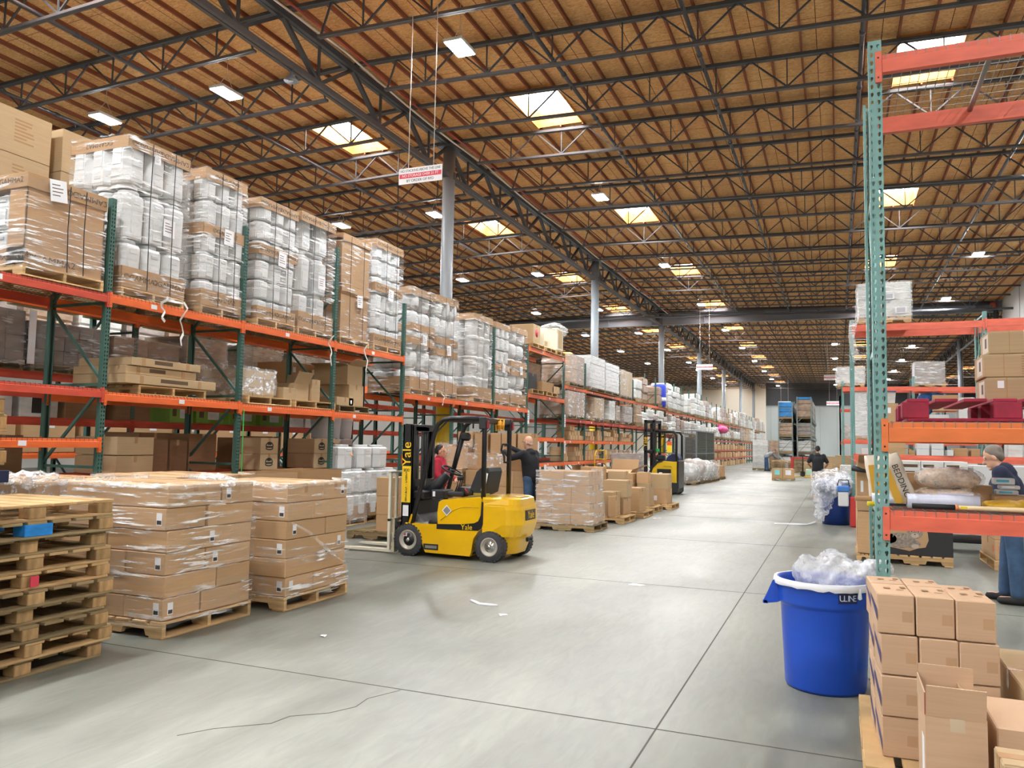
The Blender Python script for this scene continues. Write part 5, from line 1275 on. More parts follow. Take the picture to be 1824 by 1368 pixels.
wt.lathe([(.03, -.02), (.03, .015)], BLACKM, 10, tuple(cen)); wt.tube(cen + v_ * -.12, cen + v_ * -.12 + nrm * .06, .016, BLACKM, 8); fpart('steering_wheel', wt)
lv = MB()
for i, y in enumerate((10.0, 10.06, 10.12)): lv.path([(-4.97, y, .9), (-4.93, y, 1.0), (-4.92, y, 1.07)], .01, BLACKM, 6).lathe([(.01, -.02), (.022, 0), (.02, .03), (.005, .04)], BLACKM, 8, (-4.92, y, 1.08))
lv.cbox(-5.08, -4.82, 9.95, 10.18, .84, .91, BLACKM, .02).cbox(-4.82, -4.7, 9.96, 10.16, .86, .95, BLACKM, .03); lo = fpart('control_lever', lv); MB().tube((-4.8, 9.96, .96), (-4.74, 9.96, .9), .01, REDP, 6).build('red_lever', lo)
cn = MB().cbox(-5.33, -5.14, 9.96, 10.3, .8, .92, BLACKM, .012).cbox(-5.3, -5.26, 9.955, 9.96, .83, .9, WHITEP, .002).cbox(-5.6, -5.42, 9.9, 10.4, .78, .9, BLACKM, .02).cbox(-5.58, -5.5, 9.9, 10.6, .44, .78, BLACKM, .02); fpart('dash_panel', cn)
fp = MB().cbox(-5.53, -5.13, YN + .06, YF - .06, .44, .47, GREYM, .01); fp.prism([(-5.53, .47), (-5.4, .47), (-5.53, .6)], 'y', YN + .1, YF - .1, GREYM); fpart('floor_plate', fp)
MB().bar((-5.6, YN + .02, .36), (-5.53, YN + .02, .58), .03, .02, YELLOW, (0, 1, 0)).cbox(-5.64, -5.5, YN + .01, YN + .2, .4, .46, YELLOW, .01).build('front_fender', FK)
# ---- carton piles behind the forklift
pallet((-6.22, 14.85, 0), 0, 'pallet under the carton pile behind the forklift', 1.35, 1.0); pallet((-7.68, 14.85, 0), 0, 'second pallet behind the forklift, under the left pile', 1.3, 1.0)
cstack(-6.93, -5.54, 14.4, 15.3, .135, 1.05, 4, 2, 3, 'pile behind the forklift seat', 'cartons piled behind the forklift', KRAFT, tape=True)
cstack(-8.38, -7.0, 14.4, 15.3, .135, 1.07, 3, 2, 3, 'pile behind the steering wheel', 'cartons piled behind the forklift', KRAFT, tape=True)
up = [(-6.42, 13.15, 1.13, .42, .4), (-6.0, 13.1, 1.11, .4, .3), (-5.6, 13.1, 1.11, .38, .28), (-5.25, 13.1, 1.11, .36, .24), (-6.3, 13.2, 1.53, .3, .27), (-5.95, 13.15, 1.41, .26, .36), (-5.68, 13.15, 1.4, .2, .38), (-5.42, 13.15, 1.36, .28, .42), (-5.12, 13.15, 1.36, .26, .42), (-6.75, 13.25, 1.12, .34, .45)]
up = [(x * 1.127, y + 1.7, (1.053 if z < 1.3 else 1.05 + (z - 1.11) * 1.12), w * 1.12, h * 1.12) for x, y, z, w, h in up]
for i, (x, y, z, w, h) in enumerate(up):
    carton((x, y, z), (w, .4, h), 'loose carton, forklift pile: %s, %s from the left' % (('lower row', 'upper row')[z > 1.3], nth([j for j in sorted(range(len(up)), key=lambda q: up[q][0]) if (up[j][2] > 1.3) == (z > 1.3)].index(i))), 'loose cartons on the pile', KRAFT, rz=R.uniform(-.06, .06), stickers=[('f', .05, .25, .07, .1, WHITEP)] if i == 8 else [])
wrap([(-7.75, 14.56), (-7.4, 14.58), (-6.9, 14.55), (-6.7, 14.5)], [(1.06, 1.64, .1)], 'loose film draped over the cartons behind the forklift', 51, m=FILM2, jit=.06)
wrap([(-6.6, 14.55), (-6.3, 14.5), (-6.05, 14.55)], [(1.08, 1.42, -.15)], 'clear film hanging between the forklift guard posts', 52, m=FILM2, jit=.06)
cstack(-7.0, -6.72, 11.2, 11.9, .1, 1.0, 1, 1, 3, 'small stack in front of the fork backrest', 'stack beyond the forks', KRAFT, tape=True, stick=.9)
pallet((-7.0, 11.5, 0), 0, 'pallet beyond the forks under the small stack', .9, .9, wd=WOODG)
# ---- wrapped low load right of the man in black
pallet((-4.72, 14.42, 0), 0, 'pallet under the film wrapped load right of the man', 1.22, .95, wd=WOODG)
for (x0, x1, y0, y1, z0, z1, nx, nz, d) in ((-5.32, -4.2, 14.0, 14.85, .135, .5, 3, 2, 'low part'), (-5.28, -4.22, 14.05, 14.85, .5, .84, 3, 1, 'middle part'), (-5.2, -4.24, 14.05, 14.85, .84, 1.1, 2, 1, 'upper part')):
    cstack(x0, x1, y0, y1, z0, z1, nx, 2, nz, d + ', load right of the man', 'cartons in the film wrapped load', KRAFT, tape=True)
wrap(wrapL(-5.33, -4.17, 13.97, 14.88), [(.1, .52, .0)], 'milky film around the lower load right of the man', 61, m=FILM3); wrap(wrapL(-5.27, -4.2, 14.02, 14.86), [(.5, 1.12, .03)], 'milky film around the upper load right of the man', 62, m=FILM3)
# ---- loose cartons on pallets along the aisle
for i, (x, y, L, W) in enumerate(((-4.62, 16.3, 1.2, 1.0), (-4.55, 17.75, 1.2, 1.0), (-4.6, 19.3, 1.1, 1.0), (-4.35, 20.4, 1.0, 1.0))): pallet((x, y, 0), 0, 'pallet of loose cartons along the aisle, %s beyond the wrapped load' % nth(i), L, W)
loose = [(-4.95, 16.1, .13, .55, .5, .32, 0), (-4.42, 16.15, .13, .3, .5, .5, 0), (-4.3, 15.95, .13, .14, .3, .42, 0), (-4.95, 16.6, .45, .5, .45, .3, 0), (-4.45, 16.7, .13, .55, .5, .36, 0), (-4.4, 16.7, .49, .52, .5, .36, 0), (-5.0, 16.9, .75, .5, .4, .36, 0),
         (-4.75, 17.9, .13, .62, .55, .55, 0), (-4.25, 17.7, .13, .34, .5, .52, 0), (-4.7, 17.9, .68, .4, .35, .32, 0),
         (-4.75, 19.1, .13, .36, .36, .27, 0), (-4.78, 19.1, .4, .38, .36, .27, 0), (-4.8, 19.1, .67, .4, .36, .25, 0), (-4.35, 19.2, .13, .3, .4, .55, 0), (-4.4, 19.2, .68, .28, .36, .27, 0), (-5.05, 19.4, .13, .4, .4, .5, 0), (-4.4, 20.4, .13, .78, .8, .38, 0), (-4.4, 20.4, .51, .8, .8, .37, 0)]
for i, (x, y, z, a, b_, c_, rz) in enumerate(loose):
    carton((x, y, z), (a, b_, c_), 'loose aisle carton beyond the wrapped load, %s' % ('%s from the camera' % nth(i)), 'loose cartons on aisle pallets', KRAFT2 if i % 2 else KRAFT, rz=R.uniform(-.08, .08), stickers=[('f', .1, .15, .1, .12, WHITEP)] if i == 16 else [])
open_carton((-5.15, 20.0, .13), (.7, .6, .85), 'open carton with folded flap behind the small piles', KRAFT, fl=('f', 'r', 'b'), ang={'f': -.3, 'r': .4, 'b': 1.2})
pallet((-5.2, 20.0, 0), 0, 'pallet under the open carton behind the small piles', .9, .9)
cstack(-6.4, -5.6, 15.9, 18.0, .0, .9, 1, 3, 3, 'tan row behind the loose aisle cartons', 'tan cartons behind the aisle pallets', KRAFT2, tape=None)
carton((-6.5, 15.6, .0), (1.1, .5, 1.02), 'long olive tan carton behind the man in black', None, KRAFT2); carton((-6.1, 16.5, 0), (.4, .4, 1.02), 'white and brown carton beside the olive tan carton', None, KRAFT, stickers=[('f', .1, .8, .12, .3, WHITEP)])
tag(MB().tube((-6.6, 15.9, 1.0), (-6.58, 15.9, 1.5), .02, WOOD, 8).build('broom_handle'), 'wooden handle standing up behind the olive tan carton', 'handle')
# white covered stack and yellow hand truck near the reach truck
cstack(-7.9, -6.75, 29.0, 30.2, .1, 1.3, 1, 2, 4, 'shiny wrapped stack left of the reach truck', 'shiny wrapped goods', GREYWRAP, kind='pack'); pallet((-7.3, 29.6, 0), 0, 'pallet under the shiny wrapped stack', 1.2, 1.2, wd=WOODG)
wrap(wrapL(-7.9, -6.74, 29.0, 30.2), [(.1, 1.42, .0)], 'shiny film over the stack left of the reach truck', 71, m=FILM2, jit=.04)
ht = thing('hand_truck', 'yellow tubular hand truck before the distant shelves', 'hand truck', (-7.6, 26.5, 0)); b = MB()
for x in (-.2, .2): b.path([(x, 0, .1), (x, 0, 1.25), (x * .8, .12, 1.4)], .022, YELLOW, 8)
for z in (.4, .75, 1.1): b.tube((-.2, 0, z), (.2, 0, z), .018, YELLOW, 8)
b.tube((-.16, .12, 1.4), (.16, .12, 1.4), .022, YELLOW, 8).build('frame', ht); MB().box(-.22, .22, -.2, 0, .06, .08, YELLOW).build('toe_plate', ht)
for x in (-.24, .24): MB().lathe([(.04, -.03), (.12, -.03), (.12, .03), (.04, .03)], RUBBER, 14, (x, .08, .12), 'x').build('wheel', ht)
# ---- reach truck
RT = thing('reach_truck', 'yellow and black reach truck parked farther down the aisle', 'reach truck', (-5.4, 26.6, 0)); H0 = -.42; 
b = MB(); softprism(b, [(-.36, .42), (-.36, .62), (-.28, .86), (-.1, 1.04), (.1, 1.1), (.52, 1.08), (.52, .25), (.3, .25), (.3, .42)], -.55, .55, YELD, .05, .03); rb_ = b.build('body', RT)
b = MB(); b.prism([(-.42, .42), (-.42, .66), (-.32, .92), (-.12, 1.1), (.06, 1.13), (.06, 1.09), (-.1, 1.03), (-.26, .86), (-.34, .62), (-.34, .42)], 'y', -.57, .57, BLACK); b.build('black_cowl', RT)
MB().cbox(.3, .56, -.56, .56, .06, .42, BLACKM, .03).cbox(.52, .58, -.5, .5, .2, 1.12, BLACK, .02).build('rear_skirt', RT)
MB().cbox(-.12, .34, -.575, -.56, .28, .84, BLACK, .01).build('side_recess', RT)
for u, v, w, h, m in ((.0, .7, .1, .06, WHITEP), (.22, .62, .08, .1, WHITEP), (.1, .54, .2, .1, mat('warning_orange', '#d8724a', .5))): MB().box(u - w / 2, u + w / 2, -.58, -.575, v - h / 2, v + h / 2, m).build('warning_label', RT)
b = MB()
for x in (-.58, -.3): b.cbox(x, x + .1, -.5, -.4, .1, 2.46, BLACK, .01).cbox(x, x + .1, .4, .5, .1, 2.46, BLACK, .01)
for z in (.6, 1.4, 2.1, 2.4): b.cbox(-.56, -.22, -.5, .5, z - .05, z + .05, BLACK, .01)
b.cbox(-.4, -.36, -.05, .05, .3, 2.3, BLACKM, .01); mo2 = b.build('mast', RT); text('Yale', .2, MATS['logo_yellow'], mo2, (-.53, -.506, 1.72), (PI / 2, -Q, 0))
b = MB().path([(.5, -.5, 1.1), (.5, -.5, 1.95), (.42, -.5, 2.06), (.3, -.5, 2.08), (-.2, -.5, 2.08)], .04, BLACK, 8).path([(.5, .5, 1.1), (.5, .5, 1.95), (.42, .5, 2.06), (.3, .5, 2.08), (-.2, .5, 2.08)], .04, BLACK, 8).cbox(-.2, .48, -.5, .5, 2.08, 2.1, WHITEP, .005); b.build('overhead_guard', RT)
b = MB(); softprism(b, [(.1, 1.1), (.15, 1.22), (.3, 1.34), (.48, 1.34), (.55, 1.2), (.55, 1.0), (.2, 1.0)], -.3, .3, NAVY, .05, .06); b.build('backrest_pad', RT)
MB().cbox(-.72, -.42, -.5, .5, .12, .72, BLACK, .03).cbox(-1.3, -.5, -.52, -.4, .05, .2, BLACK, .01).cbox(-1.3, -.5, .4, .52, .05, .2, BLACK, .01).build('base_leg', RT)
MB().box(-.725, -.72, -.4, -.2, .3, .5, WHITEP).build('white_sticker', RT)
for x, y in ((.32, -.4), (.45, .3), (.32, .4)): MB().lathe([(.03, -.06), (.12, -.06), (.12, .06), (.03, .06)], RUBBER, 16, (x, y, .12), 'y').build('wheel', RT)
MB().box(.2, .36, -.56, -.555, 1.38, 1.62, mat('sticker_yellow2', '#f0d21e', .45)).box(.2, .36, -.56, -.555, 1.62, 1.74, mat('sticker_orange', '#e0571f', .45)).build('caution_sheet', RT)
MB().cbox(-.2, .05, -.35, -.05, 1.12, 1.3, BLACKM, .03).tube((-.15, -.3, 1.25), (-.2, -.3, 1.45), .02, WHITEPL, 6).cbox(-.25, -.1, -.34, -.26, 1.4, 1.5, LIME, .01).build('control_handle', RT)
text('CAUTION', .06, BLACKINK, RT, (.22, -.562, .92), (PI / 2, 0, 0))
# grey ribbed panel, wire cage and film covered goods beyond
b = MB(); b.box(-.03, .03, 42.6, 45.6, .3, 2.25, mat('ribbed_grey', '#b7babb', .5))
for k in range(16): b.box(.03, .05, 42.7 + .18 * k, 42.78 + .18 * k, .3, 2.25, MATS['ribbed_grey'])
tag(b.build('ribbed_panel', None, (-7.9, 0, 0)), 'grey ribbed metal panel seen through the reach truck guard', 'panel')
cgm = mat('cage_mesh', '#6f746c', .6)
cg_ = thing('wire_cage', 'large grey wire mesh cage beyond the reach truck', 'cage', (-7.2, 44.2, 0)); b = MB()
for y in (0, 3.4, 6.6): b.bar((0, y, 0), (0, y, 2.5), .08, .08, COLG); b.bar((-1.5, y, 0), (-1.5, y, 2.5), .08, .08, COLG)
for z in (.04, 1.2, 2.46): b.bar((0, 0, z), (0, 6.6, z), .06, .06, COLG); b.bar((-1.5, 0, z), (0, 0, z), .06, .06, COLG)
b.build('frame', cg_); b = MB()
for k in range(66): b.bar((0, .1 * k, 0), (0, .1 * k, 2.45), .016, .016, cgm)
for k in range(24): b.bar((0, 0, .1 * k), (0, 6.6, .1 * k), .016, .016, cgm)
for k in range(15): b.bar((-.1 * k, 0, 0), (-.1 * k, 0, 2.45), .016, .016, cgm)
for k in range(24): b.bar((-1.5, 0, .1 * k), (0, 0, .1 * k), .016, .016, cgm)
b.build('mesh_panel', cg_)
cstack(-8.4, -7.5, 44.6, 50.4, .1, 2.1, 1, 5, 3, 'dark goods inside the wire cage', 'goods inside the wire cage', DKWRAP, kind='crate')
bal = [(-5.95, 33.6, .75), (-5.9, 35.2, .85), (-5.8, 36.6, .85), (-5.75, 38.0, .75)]
for i, (x, y, h) in enumerate(bal):
    pallet((x, y, 0), 0, 'pallet under the %s film covered heap past the reach truck' % nth(i), 1.1, 1.2, wd=WOODG)
    heap('film_covered_heap', 'lumpy film covered heap past the reach truck, %s from the camera' % nth(i), 'film covered heap', [(x, y, .13 + h * .45, .5, .58, h * .55), (x - .1, y - .2, .13 + h * .75, .35, .35, h * .35), (x + .2, y + .2, .13 + h * .6, .35, .4, h * .4)], PALEWRAP if i % 2 == 0 else GREYWRAP, vox=.07, noise=.03, seed=i)
    wrap(wrapL(x - .54, x + .53, y - .6, y + .6), [(.1, .13 + h, .05)], 'torn film around the %s heap past the reach truck' % nth(i), 80 + i, m=FILM2, jit=.06, step=.2)
carton((-5.7, 40.4, .12), (.9, 1.1, .55), 'single brown carton at the end of the film covered heaps'); pallet((-5.7, 40.4, 0), 0, 'dark pallet under the single brown carton', .95, 1.1, wd=WOODG)
# distant middle of the aisle
pallet((-2.5, 41.6, 0), 0, 'low pallet under the pair of labelled cartons far down the aisle', 1.05, .9, wd=WOODG)
for k in range(2): carton((-2.77 + .52 * k, 41.55, .13), (.5, .8, .45), '%s of the two labelled cartons far down the aisle' % ('left', 'right')[k], 'labelled cartons far down the aisle', KRAFT, stickers=[('f', 0, .27, .24 if k == 0 else .26, .24, mat('cyan_paper', '#7fd3d6', .5) if k == 0 else WHITEP)])
for k, (x, y) in enumerate(((-5.1, 59.5), (-4.15, 62.0))):
    pallet((x, y, 0), 0, 'pallet under the %s tall wrapped block far away' % ('nearer', 'farther')[k], 1.1, 1.1, wd=WOODG); cstack(x - .52, x + .52, y - .5, y + .5, .13, 2.15, 1, 1, 5, '%s tall wrapped block far down the aisle' % ('nearer', 'farther')[k], 'far tall wrapped blocks', PALEWRAP if k == 0 else BRNWRAP, kind='pack', allv=True)
for k in range(6): pallet((-3.4, 55.0, .13 * k), 0, 'pallet of the small far stack by the person leaning, %s from the floor' % nth(k), 1.2, 1.0, wd=WOODG if k < 5 else WOOD, group='far small pallet stack')
pj = thing('pallet_jack', 'dark pallet jack with upright handle far down the aisle', 'pallet jack', (-1.75, 45.5, 0)); MB().path([(0, 0, .2), (0, .1, .9), (0, .15, 1.2)], .035, BLACK, 7).bar((-.12, .15, 1.2), (.12, .15, 1.2), .05, .05, BLACK).build('handle', pj); MB().cbox(-.12, .12, 0, .2, .08, .35, BLACK, .03).build('pump', pj)
for x in (-.25, .25): MB().bar((x * .4, .1, .1), (x * 1.8, -.8, .08), .14, .05, YELD).build('fork', pj)
carton((-1.2, 47.5, .13), (.9, 1, .3), 'mint green flat bundle behind the pallet jack', None, mat('mint', '#a9c9b4', .6), None)
pallet((-1.2, 47.5, 0), 0, 'pallet under the mint green bundle', 1.1, 1.0)
tb = thing('red_bench', 'small red bench beside the distant pallet jack', 'bench', (-2.0, 52, 0)); MB().box(-.7, .7, -.3, .3, .95, 1.05, REDP).build('top', tb)
for x in (-.6, .6): MB().box(x - .08, x + .08, -.3, .3, 0, .95, REDP).build('leg', tb)
cr2 = [(-.6, 44.0, 0, .7, .7, .45), (-.62, 44.0, .45, .68, .7, .4), (.1, 44.4, 0, .6, .7, .8), (-1.35, 50.5, 0, 1.0, .8, .8), (-.3, 56, 0, .8, .8, 1.1), (.35, 56, 0, .7, .8, 1.15)]
for i, (x, y, z, a, b_, c_) in enumerate(cr2): carton((x, y, z), (a, b_, c_), 'far tan carton left of the green posts, %s from the camera' % nth(i), 'far tan cartons', KRAFT2)
# scraps on the floor
for i, (x, y, w) in enumerate(((-2.15, 9.05, .09), (-2.9, 6.9, .05), (-3.9, 5.5, .04), (-4.05, 19.6, .2), (-3.7, 17.5, .12), (-1.6, 3.45, .06))):
    o = MB(); o.add([(-w, -w * .5, .003), (w * .7, -w * .6, .006), (w, w * .5, .003), (-w * .6, w * .6, .012)], [(0, 1, 2, 3)], WHITEP).box(-w * .3, w * .2, -w * .2, w * .1, .001, .008, WHITEP)
    tag(o.build('paper_scrap', None, (x, y, 0), i), 'white scrap of paper on the floor, ' + ('between the floor joints, right of forklift', 'left of the middle of the floor', 'right of the nearest carton load', 'by the loose aisle cartons', 'in the aisle before the cartons', 'near the front floor joint')[i], 'paper scrap')
o = MB().path([(-3.45, 7.35, .006), (-3.36, 7.28, .01), (-3.3, 7.24, .005), (-3.2, 7.22, .01), (-3.1, 7.24, .006)], .014, WHITEP, 6).build('plastic_strip'); tag(o, 'white crumpled plastic strip on the floor before the forklift', 'plastic strip')
# ================================================================== right hand side
RG = 'right hand racks'
def rrack(x, y, L, d, hp, lv, label, **k): return rack((x, y, 0), 0, L, d, hp, lv, label, group=RG, **k)
r1 = rrack(.242, 5.2, 2.6, 1.05, 4.13, [(4.03, REDN), (1.765, ORANGE2), (1.245, REDN)], 'tall near rack with perforated teal post and empty top shelf', green=TEAL, wm=WIRE, hb=.115, ribs=True, stick=False, pitch=.055)
for i in range(1): MB().cbox(-.03, .03, .0, .0, 0, .0, WHITEP) if False else None
rrack(.31, 18.0, 2.44, 1.07, 4.33, [(4.22, REDN), (1.5, REDN)], 'second right rack, orange top beam carrying a white wrapped load', green=TEAL, decks=False, stick=False, hb=.14)
rrack(2.75, 18.0, 2.44, 1.07, 4.4, [(4.24, REDN), (1.5, REDN)], 'second right rack, bay cut off by the right frame edge', green=TEAL, decks=False, stick=False, hb=.14, end=True)
rrack(.2, 31.0, 2.3, 1.07, 4.05, [(3.85, REDN), (1.95, REDN)], 'third right rack, bay behind the near teal post', green=TEAL, decks=False, stick=False, hb=.15)
rrack(2.5, 31.0, 2.3, 1.07, 4.2, [(3.82, REDN), (1.95, REDN)], 'third right rack, bay carrying a small film wrapped load', green=TEAL, decks=False, stick=False, hb=.15, end=True)
# ---- red pallet and long cartons on the orange beam
pallet((.9, 5.78, 1.775), 0, 'red painted pallet lying on the orange beam of the near rack', 1.02, .98, 'block', REDWOOD, h=.135)
for k in range(3):
    x0 = (.88, .845, .855)[2 - k] ; s = (1.1, .36 - .03 * k, .143)
    o = carton((x0 + .55, 5.62 + .18, 1.915 + .146 * k), s, '%s of three long tan printed cartons on the red pallet' % ('bottom', 'middle', 'top')[k], 'long tan cartons on the red pallet', KRAFT2, False)
    lines(None, o, s, 'f', -.28, .128, .13, 8, .0155, KRAFTD)
    b = MB(); b.box(-.44, -.436, -s[1] / 2 - .001, -s[1] / 2, 0, .143, KRAFTD); b.build('flap_seam', o)
    sticker(o, s, 'l', -.04, .07, .2, .11, mat('pale_label', '#cdbfae', .6)); sticker(o, s, 'l', -.06, .075, .05, .06, INK, t=.003)
    if k == 2: MB().box(-.36, -.335, -s[1] / 2 - .002, s[1] / 2, -.001, .1445, WHITEP).build('white_strap', o)
    if k == 0: sticker(o, s, 'f', -.47, .1, .035, .045, WHITEP)
# ---- goods on the lower shelf of the near rack
def bag(name, label, cat, x0, x1, y, z0, h, th, m, tilt=0., n=10, rz=0., bulge=.5):
    b = MB(); w = x1 - x0; secs = []
    for i in range(n + 1):
        t = i / n; prof = max(.12, math.sin(PI * (.06 + .88 * t)) ** bulge); z = h * t; r = []
        for k in range(20):
            a = 2 * PI * k / 20; ex = .45
            cx = math.copysign(abs(math.cos(a)) ** ex, math.cos(a)) * w / 2 * (.9 + .1 * prof); cy = math.copysign(abs(math.sin(a)) ** ex, math.sin(a)) * th / 2 * prof
            r.append((cx + .004 * math.sin(9 * t + k), cy + .004 * math.sin(13 * t + 2 * k), z))
        secs.append(r)
    b.loft(secs, m, True, True); o = b.build(name, None, ((x0 + x1) / 2, y, z0)); o.rotation_euler = (0, tilt, rz); return tag(o, label, cat)
BAGM = mat('bedding_bag', '#e6dac8', .3, noise=.08, scale=(8, 8, 8)); BAGY = mat('bedding_stripe', '#d9a83a', .35)
for i, (x0, x1, y, zz, hh, tl, lab) in enumerate(((.2, .36, 5.78, 1.25, .32, -.12, 'cream bag of bedding leaning behind the teal post'), (.33, .475, 5.6, 1.25, .335, -.36, 'cream printed bag of bedding tilted right of the teal post'))):
    o = bag('bedding_bag', lab, 'bag', x0, x1, y, zz, hh, .1, BAGM, tl, bulge=.25)
    hw = (x1 - x0) / 2
    MB().box(-hw * .8, -hw * .15, -.056, -.05, .03, hh * .8, BAGY).build('printed_stripe', o)
    text('BEDDING', .05, BLACKINK, o, (hw * .3, -.058, hh * .48), (PI / 2, Q, 0), sx=1)
def lump(name, label, cat, c, r, m, seed, noise=.008, vox=.012):
    x, y, z = c; a, b_, h = r
    return heap(name, label, cat, [(x - a * .35, y, z, a * .62, b_, h), (x + a * .35, y, z, a * .62, b_, h * .95), (x, y, z, a * .7, b_ * .95, h * 1.02)], m, vox=vox, noise=noise, seed=seed)
lump('shavings_bag', 'clear bag of pale wood shavings, upper of two on the shelf', 'bag', (.655, 5.75, 1.425), (.185, .12, .065), SHAV, 3); lump('shavings_bag', 'clear bag of wood shavings underneath, with a white label', 'bag', (.63, 5.72, 1.305), (.2, .13, .055), SHAV, 5)
MB().cbox(-.1, .1, -.004, 0, -.02, .03, mat('lilac_label', '#d8d6e4', .4), .003).build('paper_label', bpy.data.objects['shavings_bag.001'], (.67, 5.585, 1.31))
CLEARB = film_mat('clear_bag', .1, .7, (14, 14, 22), (.4, .3, .2), fr=(.5, .75))
for i, (c, r) in enumerate((((.66, 5.75, 1.428), (.21, .128, .072)), ((.635, 5.72, 1.306), (.215, .137, .06)))):
    o = lump('clear_bag', 'clear film skin', 'bag', c, r, CLEARB, 7 + i, noise=.006)
    p = bpy.data.objects['shavings_bag' + ('' if i == 0 else '.001')]; o.parent = p
    for k_ in ('label', 'category', 'group'):
        if k_ in o: del o[k_]
    o.name = 'clear_skin'
lump('yellow_sack', 'mustard yellow sack lying at the right end of the shelf', 'sack', (1.0, 5.5, 1.28), (.22, .14, .032), mat('mustard_sack', '#d2a52f', .4, noise=.15), 9)
def roll(name, label, x0, x1, y, z, r, m, core):
    o = thing(name, label, 'film roll', (x0, y, z)); L = x1 - x0
    MB().lathe([(r * .45, 0), (r, .0), (r * 1.01, L * .3), (r * .99, L * .7), (r, L), (r * .45, L)], m, 24, axis='x').build('film', o)
    MB().lathe([(r * .4, -core), (r * .47, -core), (r * .47, L + .01), (r * .4, L + .01)], KRAFTD, 16, axis='x').build('cardboard_core', o); return o
RL = mat('film_roll', '#d3d8ea', .18, noise=.05, scale=(40, 3, 3))
roll('film_roll', 'thick clear film roll lying along the lower shelf', .39, .775, 5.42, 1.293, .044, RL, .005); roll('film_roll', 'film roll with brown core poking out left of the post', .2, .42, 5.6, 1.285, .036, RL, .1)
ky = thing('yellow_knob', 'yellow round stopper poking past the teal post on the shelf', 'knob', (.185, 5.42, 1.265)); MB().lathe([(.001, -.02), (.014, -.018), (.016, 0), (.016, .02), (.01, .03)], mat('knob_yellow', '#e8d22c', .4), 14, axis='x').build('knob_end', ky); MB().tube((.02, 0, 0), (.2, 0, 0), .008, BLACKM, 8).build('rod', ky)  # yellow end knob of a film roll, on its own rod
ax_ = thing('tool_handle', 'wooden tool handle with black grip on the wire shelf', 'tool', (.405, 5.27, 1.272)); MB().tube((0, 0, 0), (.225, 0, 0), .016, BLACKM, 12).build('grip', ax_); MB().tube((.225, 0, 0), (.24, 0, 0), .0165, mat('orange_ring', '#e08a5a', .5), 12).build('ring', ax_); MB().tube((.24, 0, 0), (1.3, 0, 0), .0135, mat('pale_wood', '#dcc79c', .5, noise=.1), 12).build('shaft', ax_); MB().box(.25, .285, -.0145, -.0138, -.006, .008, mat('knob_yellow', '#e8d22c')).build('maker_sticker', ax_)
carton((.52, 6.02, 1.25), (.2, .2, .2), 'tan carton on the shelf behind the bedding bag', None, KRAFT); carton((.86, 6.0, 1.25), (.12, .2, .13), 'tan carton edge right of the shavings bags', None, KRAFT)
for i, (x, z, w, h) in enumerate(((.985, 1.33, .12, .035), (1.0, 1.365, .11, .03), (.97, 1.395, .115, .045))):
    o = carton((x, 5.85, z), (w, .1, h - .002), 'small white and cyan pack, %s of the little stack before the man' % ('lowest', 'middle', 'top')[i], 'small white packs', WHITEPL, None); sticker(o, (w, .1, h), 'f', -.01, h * .5, w * .6, h * .35, mat('cyan_paper2', '#49b3cf', .5) if i != 1 else WHITEP)
carton((1.05, 5.85, 1.25), (.3, .2, .078), 'flat tan carton under the white and cyan packs', None, KRAFT)
# ---- carton pile on the pallet in the foreground
pallet((.66, 4.72, 0), 0, 'pale wooden pallet under the foreground carton pile', 1.12, 1.16, wd=WOOD, h=.135)
PX_ = [.168, .338, .507, .672]; MK = mat('top_print', '#8a6c4c', .7)
for r_ in range(2):
    for c_ in range(3):
        for k in range(4):
            w = .163; d = .315 if r_ == 0 else .24; y = 4.445 if r_ == 0 else 4.735; off = (.012 * (k - 2) if k < 2 else 0) - .004 * r_
            if r_ == 1 and c_ == 2 and k == 3: pass
            x = (PX_[c_] + PX_[c_ + 1]) / 2 - (y - 4.29) * .06 + R.uniform(-.003, .003) + (.01 if k < 3 else 0)
            s = (w, d, .191)
            o = carton((x, y + R.uniform(-.006, .006), .137 + .193 * k - (.02 if (r_ == 1 and c_ == 2 and k == 3) else 0)), s, 'small brown carton in the foreground pile: %s row, %s, %s layer' % (('front', 'back')[r_], ('left', 'middle', 'right')[c_], nrow(k, 4)), 'foreground brown cartons', KRAFTN, None, .055 + R.uniform(-.008, .008))
            if k == 3:
                for u, v, a, b_ in ((-.02, .01, .03, .05), (.035, -.03, .035, .012), (.055, .05, .025, .06)): sticker(o, s, 't', u, v * d * 3, a, b_ * d * 2.6, MK, 'top_print', .0006)
            if c_ == 0:
                b = MB(); b.add([(-w / 2 - .001, -d / 2, .03 + .01 * k), (-w / 2 - .001, d / 2, .1 + .01 * k), (-w / 2 - .001, d / 2, .145), (-w / 2 - .001, -d / 2, .085 + .01 * k)], [(0, 3, 2, 1), (0, 1, 2, 3)], PURPLE); b.build('purple_tape', o)
            if r_ == 0: sticker(o, s, 'f', .05, .085, .045, .05, mat('kraft_patch', '#b89572', .7), 'tape_patch', .0007)
oc = open_carton((.398, 3.6, 0), (.205, .3, .6), 'tall open carton with raised flaps in front of the foreground pile', KRAFTN, flap=.4, fl=('f', 'b', 'r', 'l'), ang={'f': 1.35, 'b': 1.6, 'r': 2.4, 'l': 1.57})
MB().box(-.1035, -.1025, -.1, -.02, .28, .5, WHITEP).build('white_label', oc); MB().box(-.1032, -.1028, -.152, -.13, .6, .68, SIGNR).build('red_edge', oc); MB().box(-.02, .03, -.1515, -.15, .55, .6, TAPEW).build('torn_tape', oc)
o = carton((.73, 3.72, 0), (.38, .42, .575), 'tan carton right of the open carton, taped along its top', None, KRAFTN, None); MB().box(-.01, .02, -.211, .211, .575, .5765, TAPEW).box(-.01, .02, -.2115, -.21, .5, .575, TAPEW).build('tape_strip', o)
